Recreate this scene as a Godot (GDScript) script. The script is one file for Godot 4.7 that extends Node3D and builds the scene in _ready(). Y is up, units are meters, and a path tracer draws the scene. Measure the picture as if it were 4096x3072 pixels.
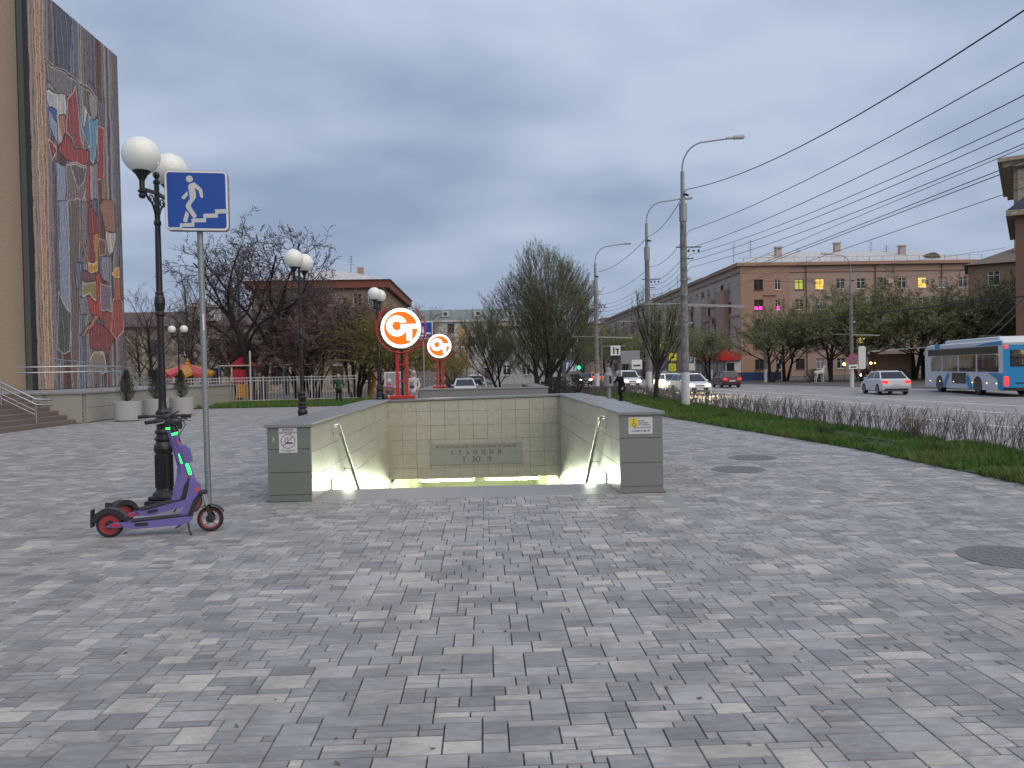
extends Node3D

var rng := RandomNumberGenerator.new()
var M := {}
var taken := {}
var T := {}

class MB:
	var v := PackedVector3Array()
	var n := PackedVector3Array()
	var uv := PackedVector2Array()
	var xf := Transform3D.IDENTITY
	func tri(a: Vector3, b: Vector3, c: Vector3, na := Vector3.ZERO, nb := Vector3.ZERO, nc := Vector3.ZERO):
		var m := (b - a).cross(c - a).normalized()
		v.append(xf * a); v.append(xf * c); v.append(xf * b)
		n.append((xf.basis * (na if na != Vector3.ZERO else m)).normalized())
		n.append((xf.basis * (nc if nc != Vector3.ZERO else m)).normalized())
		n.append((xf.basis * (nb if nb != Vector3.ZERO else m)).normalized())
		uv.append(Vector2.ZERO); uv.append(Vector2.ZERO); uv.append(Vector2.ZERO)
	func quad(a: Vector3, b: Vector3, c: Vector3, d: Vector3):
		tri(a, b, c); tri(a, c, d)
	func quad_uv(a: Vector3, b: Vector3, c: Vector3, d: Vector3, ua: Vector2, ub: Vector2, uc: Vector2, ud: Vector2):
		quad(a, b, c, d)
		var k := uv.size() - 6
		uv[k] = ua; uv[k + 1] = uc; uv[k + 2] = ub; uv[k + 3] = ua; uv[k + 4] = ud; uv[k + 5] = uc
	func box(c: Vector3, s: Vector3, b := Basis.IDENTITY, bev := 0.0):
		var h := s * 0.5
		if bev <= 0.0:
			var p := []
			for i in 8:
				p.append(c + b * Vector3(h.x if i & 1 else -h.x, h.y if i & 2 else -h.y, h.z if i & 4 else -h.z))
			quad(p[0], p[2], p[3], p[1]); quad(p[4], p[5], p[7], p[6])
			quad(p[0], p[4], p[6], p[2]); quad(p[1], p[3], p[7], p[5])
			quad(p[2], p[6], p[7], p[3]); quad(p[0], p[1], p[5], p[4])
			return
		var e := Vector3(minf(bev, h.x * 0.9), minf(bev, h.y * 0.9), minf(bev, h.z * 0.9))
		var f := func(x, y, z, ax): # corner with the axis ax left full
			var q := Vector3(x * (h.x - (0.0 if ax == 0 else e.x)), y * (h.y - (0.0 if ax == 1 else e.y)), z * (h.z - (0.0 if ax == 2 else e.z)))
			return c + b * q
		for s1 in [-1.0, 1.0]:
			var Q := func(a1, a2, a3, a4):
				if s1 > 0: quad(a1, a2, a3, a4)
				else: quad(a4, a3, a2, a1)
			Q.call(f.call(s1, -1, -1, 0), f.call(s1, 1, -1, 0), f.call(s1, 1, 1, 0), f.call(s1, -1, 1, 0))
			Q.call(f.call(-1, s1, -1, 1), f.call(-1, s1, 1, 1), f.call(1, s1, 1, 1), f.call(1, s1, -1, 1))
			Q.call(f.call(-1, -1, s1, 2), f.call(1, -1, s1, 2), f.call(1, 1, s1, 2), f.call(-1, 1, s1, 2))
		for sx in [-1.0, 1.0]:
			for sy in [-1.0, 1.0]:
				var fl: bool = sx * sy > 0
				var q4 := [f.call(sx, sy, -1, 0), f.call(sx, sy, -1, 1), f.call(sx, sy, 1, 1), f.call(sx, sy, 1, 0)]
				if fl: quad(q4[0], q4[1], q4[2], q4[3])
				else: quad(q4[3], q4[2], q4[1], q4[0])
				q4 = [f.call(-1, sx, sy, 1), f.call(-1, sx, sy, 2), f.call(1, sx, sy, 2), f.call(1, sx, sy, 1)]
				if fl: quad(q4[0], q4[1], q4[2], q4[3])
				else: quad(q4[3], q4[2], q4[1], q4[0])
				q4 = [f.call(sy, -1, sx, 2), f.call(sy, -1, sx, 0), f.call(sy, 1, sx, 0), f.call(sy, 1, sx, 2)]
				if fl: quad(q4[0], q4[1], q4[2], q4[3])
				else: quad(q4[3], q4[2], q4[1], q4[0])
				for sz in [-1.0, 1.0]:
					var t3 := [f.call(sx, sy, sz, 0), f.call(sx, sy, sz, 1), f.call(sx, sy, sz, 2)]
					if sx * sy * sz > 0: tri(t3[0], t3[1], t3[2])
					else: tri(t3[0], t3[2], t3[1])
	func bar(a: Vector3, b: Vector3, w: float, h: float, up := Vector3.UP):
		var z := (b - a).normalized()
		if absf(z.dot(up)) > 0.98: up = Vector3.RIGHT
		var x := up.cross(z).normalized()
		box((a + b) * 0.5, Vector3(w, h, a.distance_to(b)), Basis(x, z.cross(x), z))
	func tube(pts: Array, rad, seg := 8, caps := true):
		var rings := []
		var nrm := []
		var ref := Vector3.UP
		for i in pts.size():
			var d: Vector3 = (pts[mini(i + 1, pts.size() - 1)] - pts[maxi(i - 1, 0)]).normalized()
			if i == 0:
				if absf(d.y) > 0.9: ref = Vector3.RIGHT
			var x := ref.cross(d).normalized()
			var y := d.cross(x)
			ref = y
			if i == 0: ref = y
			var r: float = rad[i] if rad is Array else rad
			var ring := []
			var rn := []
			for k in seg:
				var a := TAU * k / seg
				var o := x * cos(a) + y * sin(a)
				ring.append(pts[i] + o * r); rn.append(o)
			rings.append(ring); nrm.append(rn)
		for i in pts.size() - 1:
			for k in seg:
				var k2 := (k + 1) % seg
				tri(rings[i][k], rings[i][k2], rings[i + 1][k2], nrm[i][k], nrm[i][k2], nrm[i + 1][k2])
				tri(rings[i][k], rings[i + 1][k2], rings[i + 1][k], nrm[i][k], nrm[i + 1][k2], nrm[i + 1][k])
		if caps:
			for k in range(1, seg - 1):
				tri(rings[0][0], rings[0][k + 1], rings[0][k])
				var l: Array = rings[pts.size() - 1]
				tri(l[0], l[k], l[k + 1])
	func lathe(prof: Array, seg := 20, at := Transform3D.IDENTITY, flat := false):
		for i in prof.size() - 1:
			var p: Vector2 = prof[i]
			var q: Vector2 = prof[i + 1]
			var t := q - p
			if t.length() < 1e-6: continue
			var nn := Vector2(t.y, -t.x).normalized()
			for k in seg:
				var a := TAU * k / seg
				var b := TAU * (k + 1) / seg
				var pa := at * Vector3(p.x * cos(a), p.y, -p.x * sin(a))
				var pb := at * Vector3(p.x * cos(b), p.y, -p.x * sin(b))
				var qa := at * Vector3(q.x * cos(a), q.y, -q.x * sin(a))
				var qb := at * Vector3(q.x * cos(b), q.y, -q.x * sin(b))
				var na := at.basis * Vector3(nn.x * cos(a), nn.y, -nn.x * sin(a))
				var nb := at.basis * Vector3(nn.x * cos(b), nn.y, -nn.x * sin(b))
				if flat:
					na = Vector3.ZERO; nb = Vector3.ZERO
				if p.x > 1e-5: tri(pa, pb, qb, na, nb, nb)
				if q.x > 1e-5: tri(pa, qb, qa, na, nb, na)
	func sphere(c: Vector3, r: Vector3, seg := 20, rows := 12):
		for i in rows:
			var t0 := PI * i / rows - PI / 2
			var t1 := PI * (i + 1) / rows - PI / 2
			for k in seg:
				var a := TAU * k / seg
				var b := TAU * (k + 1) / seg
				var q := []
				for w in [[t0, a], [t0, b], [t1, b], [t1, a]]:
					q.append(Vector3(cos(w[0]) * cos(w[1]), sin(w[0]), -cos(w[0]) * sin(w[1])))
				if i > 0: tri(c + r * q[0], c + r * q[1], c + r * q[2], (q[0] / r).normalized(), (q[1] / r).normalized(), (q[2] / r).normalized())
				if i < rows - 1: tri(c + r * q[0], c + r * q[2], c + r * q[3], (q[0] / r).normalized(), (q[2] / r).normalized(), (q[3] / r).normalized())
	func prism(poly: PackedVector2Array, z0: float, z1: float, at := Transform3D.IDENTITY):
		# outline in x, y (counter-clockwise seen from +z), from z0 to z1
		if Geometry2D.is_polygon_clockwise(poly):
			poly = poly.duplicate()
			poly.reverse()
		var ix := Geometry2D.triangulate_polygon(poly)
		for i in range(0, ix.size(), 3):
			var p := [poly[ix[i]], poly[ix[i + 1]], poly[ix[i + 2]]]
			if (p[1] - p[0]).cross(p[2] - p[0]) < 0: p = [p[0], p[2], p[1]]
			tri(at * Vector3(p[0].x, p[0].y, z1), at * Vector3(p[1].x, p[1].y, z1), at * Vector3(p[2].x, p[2].y, z1))
			tri(at * Vector3(p[0].x, p[0].y, z0), at * Vector3(p[2].x, p[2].y, z0), at * Vector3(p[1].x, p[1].y, z0))
		for i in poly.size():
			var a := poly[i]
			var b := poly[(i + 1) % poly.size()]
			quad(at * Vector3(a.x, a.y, z0), at * Vector3(b.x, b.y, z0), at * Vector3(b.x, b.y, z1), at * Vector3(a.x, a.y, z1))
	func wall(o: Vector3, rt: Vector3, w: float, h: float, holes: Array, dep: float):
		# wall face seen against its normal rt x up, with openings [x, y, w, h] that have reveals
		var up := Vector3.UP
		var nn := rt.cross(up)
		var xs := [0.0, w]
		var ys := [0.0, h]
		for q in holes:
			xs.append_array([q[0], q[0] + q[2]]); ys.append_array([q[1], q[1] + q[3]])
		xs.sort(); ys.sort()
		for i in xs.size() - 1:
			if xs[i + 1] - xs[i] < 1e-4: continue
			var y_run := -1.0
			var spans := []
			for j in ys.size() - 1:
				if ys[j + 1] - ys[j] < 1e-4: continue
				var cx: float = (xs[i] + xs[i + 1]) / 2
				var cy: float = (ys[j] + ys[j + 1]) / 2
				var inside := false
				for q in holes:
					if cx > q[0] and cx < q[0] + q[2] and cy > q[1] and cy < q[1] + q[3]:
						inside = true; break
				if not inside:
					if spans and absf(spans[-1][1] - ys[j]) < 1e-4: spans[-1][1] = ys[j + 1]
					else: spans.append([ys[j], ys[j + 1]])
			for s in spans:
				quad(o + rt * xs[i] + up * s[0], o + rt * xs[i + 1] + up * s[0], o + rt * xs[i + 1] + up * s[1], o + rt * xs[i] + up * s[1])
		for q in holes:
			var a: Vector3 = o + rt * q[0] + up * q[1]
			var b: Vector3 = a + rt * q[2]
			var c: Vector3 = b + up * q[3]
			var d: Vector3 = a + up * q[3]
			var k := -nn * dep
			quad(a, a + k, b + k, b); quad(c, c + k, d + k, d); quad(b, b + k, c + k, c); quad(d, d + k, a + k, a)
	func mesh(mat: Material) -> ArrayMesh:
		var am := ArrayMesh.new()
		add_to(am, mat)
		return am
	func add_to(am: ArrayMesh, mat: Material, cols := PackedColorArray()):
		if v.is_empty(): return
		var arr := []
		arr.resize(Mesh.ARRAY_MAX)
		arr[Mesh.ARRAY_VERTEX] = v
		arr[Mesh.ARRAY_NORMAL] = n
		arr[Mesh.ARRAY_TEX_UV] = uv
		if cols.size() == v.size(): arr[Mesh.ARRAY_COLOR] = cols
		am.add_surface_from_arrays(Mesh.PRIMITIVE_TRIANGLES, arr)
		am.surface_set_material(am.get_surface_count() - 1, mat)

func numbered(s: String) -> String:
	var k: int = taken.get(s, 0)
	taken[s] = k + 1
	return s if k == 0 else "%s_%03d" % [s, k]
func tag(o: Node3D, label: String, category := "", group := "", kind := ""):
	if label: o.set_meta("label", label)
	if category: o.set_meta("category", category)
	if group: o.set_meta("group", group)
	if kind: o.set_meta("kind", kind)
	return o
func thing(called: String, label: String, category: String, at := Vector3.ZERO, turn := 0.0, group := "") -> Node3D:
	var o := Node3D.new()
	o.name = numbered(called)
	add_child(o)
	o.position = at
	o.rotation.y = turn
	tag(o, label, category, group)
	return o
func part(called: String, mb, mat: Material, parent: Node3D) -> MeshInstance3D:
	var o := MeshInstance3D.new()
	o.name = numbered(called) if parent == self else called
	o.mesh = mb.mesh(mat) if mb is MB else mb
	parent.add_child(o, true)
	return o
func single(called: String, mb, mat: Material, label: String, category: String, group := "") -> MeshInstance3D:
	return tag(part(called, mb, mat, self), label, category, group)
func struct(called: String, mb, mat: Material) -> MeshInstance3D:
	return tag(part(called, mb, mat, self), "", "", "", "structure")
func copy(root: Node3D, at: Vector3, turn: float, label := "", scl := 1.0) -> Node3D:
	var r: Node3D = root.duplicate()
	r.name = numbered(root.name.rstrip("0123456789").rstrip("_") if root.name.contains("_0") else String(root.name))
	add_child(r)
	r.position = at
	r.rotation.y = turn
	r.scale = Vector3.ONE * scl
	if label: r.set_meta("label", label)
	return r
func lettering(txt: String, size: float, mat: Material, parent: Node3D, at: Vector3, turn := 0.0, font := "Droid Sans", bold := 400, depth := 0.004, called := "lettering") -> MeshInstance3D:
	var f := SystemFont.new()
	f.font_names = PackedStringArray([font])
	f.font_weight = bold
	var t := TextMesh.new()
	t.text = txt
	t.font = f
	t.font_size = 32
	t.pixel_size = size / 23.0
	t.depth = depth
	t.material = mat
	var o := MeshInstance3D.new()
	o.name = called
	o.mesh = t
	parent.add_child(o, true)
	o.position = at
	o.rotation.y = turn
	return o

func noise_tex(key: String, freq: float, lo: float, hi: float, sd := 1, octaves := 4, size := 512, a := 0.25, b := 0.75, tint_lo := Color.WHITE, tint_hi := Color.WHITE, as_normal := false) -> NoiseTexture2D:
	if T.has(key): return T[key]
	var f := FastNoiseLite.new()
	f.seed = sd
	f.noise_type = FastNoiseLite.TYPE_SIMPLEX_SMOOTH
	f.frequency = freq
	f.fractal_octaves = octaves
	var t := NoiseTexture2D.new()
	t.width = size; t.height = size
	t.seamless = true
	t.noise = f
	if as_normal:
		t.as_normal_map = true
		t.bump_strength = hi
	else:
		var g := Gradient.new()
		g.offsets = PackedFloat32Array([a, b])
		g.colors = PackedColorArray([Color(lo * tint_lo.r, lo * tint_lo.g, lo * tint_lo.b), Color(hi * tint_hi.r, hi * tint_hi.g, hi * tint_hi.b)])
		t.color_ramp = g
	T[key] = t
	return t
func lin(r: float, g: float, b: float) -> Color:
	return Color(r, g, b).linear_to_srgb()
func mat(key: String, c: Color, rough := 0.8, metal := 0.0, tex: Texture2D = null, scl := Vector3.ONE, bump: Texture2D = null, bump_k := 1.0) -> StandardMaterial3D:
	var m := StandardMaterial3D.new()
	m.resource_name = key
	m.albedo_color = c
	m.roughness = rough
	m.metallic = metal
	if tex:
		m.albedo_texture = tex
	if bump:
		m.normal_enabled = true
		m.normal_texture = bump
		m.normal_scale = bump_k
	if tex or bump:
		m.uv1_triplanar = true
		m.uv1_world_triplanar = true
		m.uv1_scale = scl
	M[key] = m
	return m
func glow(key: String, c: Color, energy: float) -> StandardMaterial3D:
	var m := mat(key, lin(0.7, 0.7, 0.7) * Color(c.r, c.g, c.b), 0.5)
	m.emission_enabled = true
	m.emission = c
	m.emission_energy_multiplier = energy
	return m
func circle2(r: float, seg: int, cx := 0.0, cy := 0.0, a0 := 0.0, a1 := TAU) -> PackedVector2Array:
	var p := PackedVector2Array()
	var full := absf(a1 - a0 - TAU) < 1e-4
	for i in (seg if full else seg + 1):
		var a := a0 + (a1 - a0) * i / seg
		p.append(Vector2(cx + r * cos(a), cy + r * sin(a)))
	return p
func round_rect(w: float, h: float, r: float, seg := 4, cx := 0.0, cy := 0.0) -> PackedVector2Array:
	var p := PackedVector2Array()
	for c in [[1, 1, 0.0], [-1, 1, PI / 2], [-1, -1, PI], [1, -1, PI * 1.5]]:
		for i in seg + 1:
			var a: float = c[2] + PI / 2 * i / seg
			p.append(Vector2(cx + c[0] * (w / 2 - r) + r * cos(a), cy + c[1] * (h / 2 - r) + r * sin(a)))
	return p
func stroke2(pts: Array, w: float) -> Array:
	# a polyline with round ends as one outline
	var pl := PackedVector2Array(pts)
	return Geometry2D.offset_polyline(pl, w / 2, Geometry2D.JOIN_ROUND, Geometry2D.END_ROUND)
func V(x: float, y: float, z: float) -> Vector3:
	return Vector3(x, y, z)

func sky_picture() -> ImageTexture:
	var w := 1024
	var h := 512
	var im := Image.create(w, h, false, Image.FORMAT_RGBF)
	var f := FastNoiseLite.new()
	f.seed = 41
	f.frequency = 1.0
	f.fractal_octaves = 5
	f.fractal_gain = 0.5
	var f2 := FastNoiseLite.new()
	f2.seed = 9
	f2.frequency = 1.0
	f2.fractal_octaves = 3
	var dark := Vector3(0.192, 0.249, 0.350)
	var light := Vector3(0.332, 0.388, 0.492)
	for y in h:
		var el := PI / 2 - PI * (y + 0.5) / h
		for x in w:
			if el <= 0.0:
				im.set_pixel(x, y, Color(0.23, 0.25, 0.28))
				continue
			var az := TAU * (x + 0.5) / w
			var k := 1.0 / (sin(el) + 0.16)
			var px := cos(az) * cos(el) * k
			var pz := sin(az) * cos(el) * k
			var a := f.get_noise_2d(px * 1.05, pz * 0.95)
			var b := f2.get_noise_2d(px * 0.3 + 7.0, pz * 0.3)
			var t := clampf(0.54 + a * 0.95 + b * 0.3 + 0.22 * smoothstep(0.02, 0.6, el) - 0.04, 0.0, 1.0)
			t = lerpf(0.36, t, smoothstep(-0.03, 0.24, el))
			var c := dark.lerp(light, t) * (1.0 + 0.25 * sin(el))
			im.set_pixel(x, y, Color(c.x, c.y, c.z))
	return ImageTexture.create_from_image(im)

func light_and_camera():
	var cam := Camera3D.new()
	cam.name = "camera"
	add_child(cam)
	cam.position = V(0, 1.6, 0)
	cam.basis = Basis(Vector3.UP, -0.03606) * Basis(Vector3.RIGHT, -0.01755) * Basis(Vector3.BACK, -0.019)
	cam.fov = 53.06
	cam.far = 2000.0
	cam.current = true
	var e := Environment.new()
	e.background_mode = Environment.BG_SKY
	var s := Sky.new()
	var pm := PanoramaSkyMaterial.new()
	pm.panorama = sky_picture()
	s.sky_material = pm
	e.sky = s
	e.background_energy_multiplier = 1.0
	e.tonemap_mode = Environment.TONE_MAPPER_LINEAR
	e.tonemap_exposure = 1.4
	e.sdfgi_enabled = true
	e.ssao_enabled = true
	e.ssil_enabled = true
	var we := WorldEnvironment.new()
	we.name = "surroundings"
	we.environment = e
	add_child(we)
	var sun := DirectionalLight3D.new()
	sun.name = "sun"
	sun.light_color = Color(1.0, 0.91, 0.80)
	sun.light_energy = 0.5
	sun.light_angular_distance = 80.0
	sun.shadow_enabled = true
	add_child(sun)
	sun.look_at_from_position(V(0, 0, 0), V(-0.55, -0.8, -0.6))

func rects_minus(o: Rect2, holes: Array) -> Array:
	var out := [o]
	for h in holes:
		var nx := []
		for r in out:
			if not r.intersects(h):
				nx.append(r); continue
			var x0: float = maxf(r.position.x, h.position.x)
			var x1: float = minf(r.end.x, h.end.x)
			if h.position.x > r.position.x: nx.append(Rect2(r.position.x, r.position.y, h.position.x - r.position.x, r.size.y))
			if h.end.x < r.end.x: nx.append(Rect2(h.end.x, r.position.y, r.end.x - h.end.x, r.size.y))
			if h.position.y > r.position.y: nx.append(Rect2(x0, r.position.y, x1 - x0, h.position.y - r.position.y))
			if h.end.y < r.end.y: nx.append(Rect2(x0, h.end.y, x1 - x0, r.end.y - h.end.y))
		out = nx
	return out
func sheet(o: Rect2, holes: Array, y: float) -> MB:
	# rectangles in x and depth (depth runs to -z)
	var mb := MB.new()
	for r in rects_minus(o, holes):
		mb.quad(V(r.position.x, y, -r.position.y), V(r.end.x, y, -r.position.y), V(r.end.x, y, -r.end.y), V(r.position.x, y, -r.end.y))
	return mb
func ribbon(pl: Array, w0: float, w1: float, y: float) -> MB:
	# strip along a line of [x, depth], from w0 to w1 sideways
	var mb := MB.new()
	for i in pl.size() - 1:
		mb.quad(V(pl[i][0] + w0, y, -pl[i][1]), V(pl[i][0] + w1, y, -pl[i][1]), V(pl[i + 1][0] + w1, y, -pl[i + 1][1]), V(pl[i + 1][0] + w0, y, -pl[i + 1][1]))
	return mb
func along(pl: Array, z: float) -> float:
	for i in pl.size() - 1:
		if z <= pl[i + 1][1] or i == pl.size() - 2:
			var t: float = (z - pl[i][1]) / (pl[i + 1][1] - pl[i][1])
			return lerpf(pl[i][0], pl[i + 1][0], t)
	return pl[0][0]

const WELL := Rect2(-2.74, 9.76, 5.01, 8.24)
const WELL2 := Rect2(-2.4, 28.2, 4.76, 9.0)
var lawn_edge := [[7.6, -12.0], [7.05, 5.0], [6.95, 10.0], [6.95, 14.5], [6.3, 20.0], [5.8, 25.0], [5.75, 31.0], [6.9, 34.0], [7.2, 70.0]]
var hedge_line := [[9.8, -12.0], [9.3, 13.8], [8.8, 19.2], [8.55, 29.0], [8.6, 75.0]]
var far_kerb := [[41.0, -20.0], [37.5, 32.0], [33.0, 56.5], [28.2, 84.0], [26.0, 130.0], [25.0, 320.0]]

func ground_materials():
	var grain := noise_tex("grain", 0.09, 0.78, 1.0, 3, 4)
	var patch := noise_tex("patch", 0.012, 0.74, 1.0, 5, 5)
	mat("earth", lin(0.12, 0.105, 0.085), 0.95, 0.0, patch, V(0.3, 0.3, 0.3))
	mat("bed", lin(0.075, 0.075, 0.078), 0.95, 0.0, grain, V(2, 2, 2))
	mat("asphalt", lin(0.285, 0.285, 0.295), 0.62, 0.0, noise_tex("road", 0.02, 0.88, 1.0, 8, 6), V(0.11, 0.11, 0.04), noise_tex("roadn", 0.2, 0, 1.2, 4, 3, 512, 0, 1, Color.WHITE, Color.WHITE, true), 0.4)
	mat("alley", lin(0.20, 0.19, 0.185), 0.8, 0.0, patch, V(0.25, 0.25, 0.25))
	mat("paint", lin(0.80, 0.80, 0.80), 0.7, 0.0, noise_tex("worn", 0.05, 0.7, 1.0, 12, 4), V(1, 1, 1))
	mat("kerb", lin(0.36, 0.36, 0.37), 0.8, 0.0, grain, V(1.2, 1.2, 1.2))
	mat("lawn", lin(0.045, 0.085, 0.018), 0.95, 0.0, noise_tex("turf", 0.03, 0.55, 1.0, 15, 4), V(0.8, 0.8, 0.8))
	mat("granite", lin(0.34, 0.345, 0.355), 0.5, 0.0, noise_tex("speck", 0.16, 0.72, 1.0, 21, 3), V(2.5, 2.5, 2.5))

func tile_mesh(w: float, d: float, m: Material, y := 0.0) -> ArrayMesh:
	var mb := MB.new()
	put_tile(mb, 0, 0, w, d, y)
	return mb.mesh(m)
func put_tile(mb: MB, x: float, z: float, w: float, d: float, y: float):
	var g := 0.0017
	var b := 0.003
	var x0 := x + g
	var x1 := x + w - g
	var z0 := -z - g
	var z1 := -z - d + g
	var l := y - 0.012
	mb.quad(V(x0 + b, y, z0 - b), V(x1 - b, y, z0 - b), V(x1 - b, y, z1 + b), V(x0 + b, y, z1 + b))
	mb.quad(V(x0, l, z0), V(x1, l, z0), V(x1 - b, y, z0 - b), V(x0 + b, y, z0 - b))
	mb.quad(V(x1, l, z0), V(x1, l, z1), V(x1 - b, y, z1 + b), V(x1 - b, y, z0 - b))
	mb.quad(V(x1, l, z1), V(x0, l, z1), V(x0 + b, y, z1 + b), V(x1 - b, y, z1 + b))
	mb.quad(V(x0, l, z1), V(x0, l, z0), V(x0 + b, y, z0 - b), V(x0 + b, y, z1 + b))

func paving():
	rng.seed = 77
	# colours of the concrete pavers, each cast from two pigments that run into one another
	var tones := [
		[V(0.263, 0.272, 0.284), V(0.317, 0.325, 0.337)], [V(0.225, 0.235, 0.247), V(0.276, 0.284, 0.295)],
		[V(0.280, 0.289, 0.299), V(0.372, 0.369, 0.365)], [V(0.317, 0.324, 0.330), V(0.407, 0.401, 0.389)],
		[V(0.198, 0.205, 0.217), V(0.241, 0.250, 0.260)], [V(0.389, 0.384, 0.369), V(0.470, 0.455, 0.427)],
		[V(0.255, 0.266, 0.281), V(0.336, 0.336, 0.338)], [V(0.322, 0.328, 0.338), V(0.372, 0.375, 0.381)]]
	var weight := [22, 18, 14, 12, 10, 7, 12, 9]
	var mats := []
	var bump := noise_tex("pavn", 0.12, 0, 1.5, 31, 4, 512, 0, 1, Color.WHITE, Color.WHITE, true)
	for i in tones.size():
		var lo := lin(tones[i][0].x, tones[i][0].y, tones[i][0].z)
		var hi := lin(tones[i][1].x, tones[i][1].y, tones[i][1].z)
		var t := noise_tex("tile%d" % i, 0.020 + 0.004 * (i % 3), 1.0, 1.0, 50 + i, 6, 512, 0.30, 0.70, lo, hi)
		var m := mat("paver%d" % i, Color.WHITE, 0.55, 0.0, t, V(0.5 + 0.05 * i, 1, 1.5 + 0.13 * i), bump, 0.35)
		m.detail_enabled = true
		m.detail_blend_mode = BaseMaterial3D.BLEND_MODE_MUL
		m.detail_albedo = noise_tex("grime", 0.02, 0.89, 1.0, 58, 6, 512, 0.3, 0.62)
		m.detail_uv_layer = BaseMaterial3D.DETAIL_UV_2
		m.uv2_triplanar = true
		m.uv2_world_triplanar = true
		m.uv2_scale = V(0.13, 0.13, 0.16)
		mats.append(m)
	var pav := tag(Node3D.new(), "", "", "", "structure") as Node3D
	pav.name = numbered("pavement")
	add_child(pav)
	var holes := [WELL, WELL2]
	part("bed", sheet(Rect2(-40, -14, 49.4, 60), holes, -0.012), M.bed, pav)
	var c := 0.057
	var X0 := -15.2
	var Z0 := 2.4
	var nx := 391
	var nz := 540
	var occ := PackedByteArray()
	occ.resize(nx * nz)
	for j in nz:
		var z := Z0 + (j + 0.5) * c
		var xe := along(lawn_edge, z) + 0.12
		for i in nx:
			var x := X0 + (i + 0.5) * c
			if x > xe or (x > -2.78 and x < 2.31 and z > 9.74 and z < 18.05) or (x > -2.44 and x < 2.4 and z > 28.16): occ[j * nx + i] = 1
			elif absf(x) > z * 0.8 + 3.0: occ[j * nx + i] = 1
			elif z > 7.6 and z < 9.75 and (absf(x + 2.66) < 0.05 or absf(x - 2.24) < 0.05): occ[j * nx + i] = 1
	var kinds := [[3, 3, 4], [4, 2, 8], [3, 2, 8], [2, 2, 5], [4, 3, 4], [2, 1, 3], [3, 1, 6], [4, 1, 7], [5, 2, 4], [5, 1, 5], [4, 4, 1]]
	var total := 0
	for k in kinds: total += k[2]
	var tiles := []
	for j in nz:
		for i in nx:
			if occ[j * nx + i]: continue
			var w := 1
			var d := 1
			for attempt in 6:
				var r := rng.randi_range(0, total - 1)
				var kk = kinds[0]
				for k in kinds:
					r -= k[2]
					if r < 0:
						kk = k; break
				if i + kk[0] > nx or j + kk[1] > nz: continue
				var ok := true
				for b in kk[1]:
					for a in kk[0]:
						if occ[(j + b) * nx + i + a]:
							ok = false; break
					if not ok: break
				if ok:
					w = kk[0]; d = kk[1]; break
			if w == 1 and d == 1:
				while w < 4 and i + w < nx and not occ[j * nx + i + w]: w += 1
			for b in d:
				for a in w: occ[(j + b) * nx + i + a] = 1
			var q := rng.randi_range(0, 103)
			var mi := 0
			for k in weight.size():
				q -= weight[k]
				if q < 0:
					mi = k; break
			tiles.append([X0 + i * c, Z0 + j * c, w * c, d * c, mi])
	# the 300 that show largest are single parts
	var order := []
	for k in tiles.size():
		var t = tiles[k]
		var zc: float = t[1] + t[3] / 2
		var xc: float = t[0] + t[2] / 2
		var inside: bool = zc > 3.1 and absf(xc - 0.036 * zc) < zc * 0.665
		order.append([t[2] * t[3] / pow(zc, 3) if inside else 0.0, k])
	order.sort_custom(func(a, b): return a[0] > b[0])
	var chosen := {}
	for k in 300: chosen[order[k][1]] = true
	var cache := {}
	var fields := []
	for k in mats.size(): fields.append(MB.new())
	for k in tiles.size():
		var t = tiles[k]
		if chosen.has(k):
			var key := "%d_%d_%d" % [int(t[2] * 100), int(t[3] * 100), t[4]]
			if not cache.has(key): cache[key] = tile_mesh(t[2], t[3], mats[t[4]])
			var o := part("paver", cache[key], null, pav)
			o.position = V(t[0], rng.randf_range(-0.001, 0.0012), -t[1])
		else:
			put_tile(fields[t[4]], t[0], t[1], t[2], t[3], rng.randf_range(-0.001, 0.0012))
	var am := ArrayMesh.new()
	for k in mats.size(): fields[k].add_to(am, mats[k])
	var f := part("paver_field", am, null, pav)
	f.set_meta("kind", "stuff")
	# beyond: pavers too far away to tell apart
	var far := sheet(Rect2(-40, 33.2, 49.4, 12.8), [WELL2], -0.004)
	for s in [-1, 1]:
		pass
	for r in [[-40.0, -14.0, -15.2, 33.2], [7.12 - 22.3, -14.0, 7.0, 2.4]]:
		far.quad(V(r[0], -0.004, -r[1]), V(r[2], -0.004, -r[1]), V(r[2], -0.004, -r[3]), V(r[0], -0.004, -r[3]))
	# wedges outside the view beside the near pavers
	for s in [-1.0, 1.0]:
		var a := V(s * (2.4 * 0.8 + 1.4), -0.005, -2.4)
		var b := V(s * (17.25 * 0.8 + 1.4) if s < 0 else 7.0, -0.005, -17.25 if s < 0 else -7.0)
		var q := V(-15.2 if s < 0 else 7.0, -0.005, -2.4)
		if s < 0: far.tri(q, a, b)
		else: far.tri(a, q, b)
	part("far_pavers", far, mat("far_pav", lin(0.345, 0.35, 0.36), 0.55, 0.0, noise_tex("fartile", 0.035, 0.78, 1.0, 71, 4), V(0.4, 0.4, 1.3)), pav)
	for q in [[-2.66, 7.6], [2.24, 7.6]]:
		var mb := MB.new()
		mb.box(V(q[0], -0.05, -8.67), V(0.15, 0.102, 2.14), Basis.IDENTITY, 0.006)
		part("edging_strip", mb, M.granite, pav)

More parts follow.
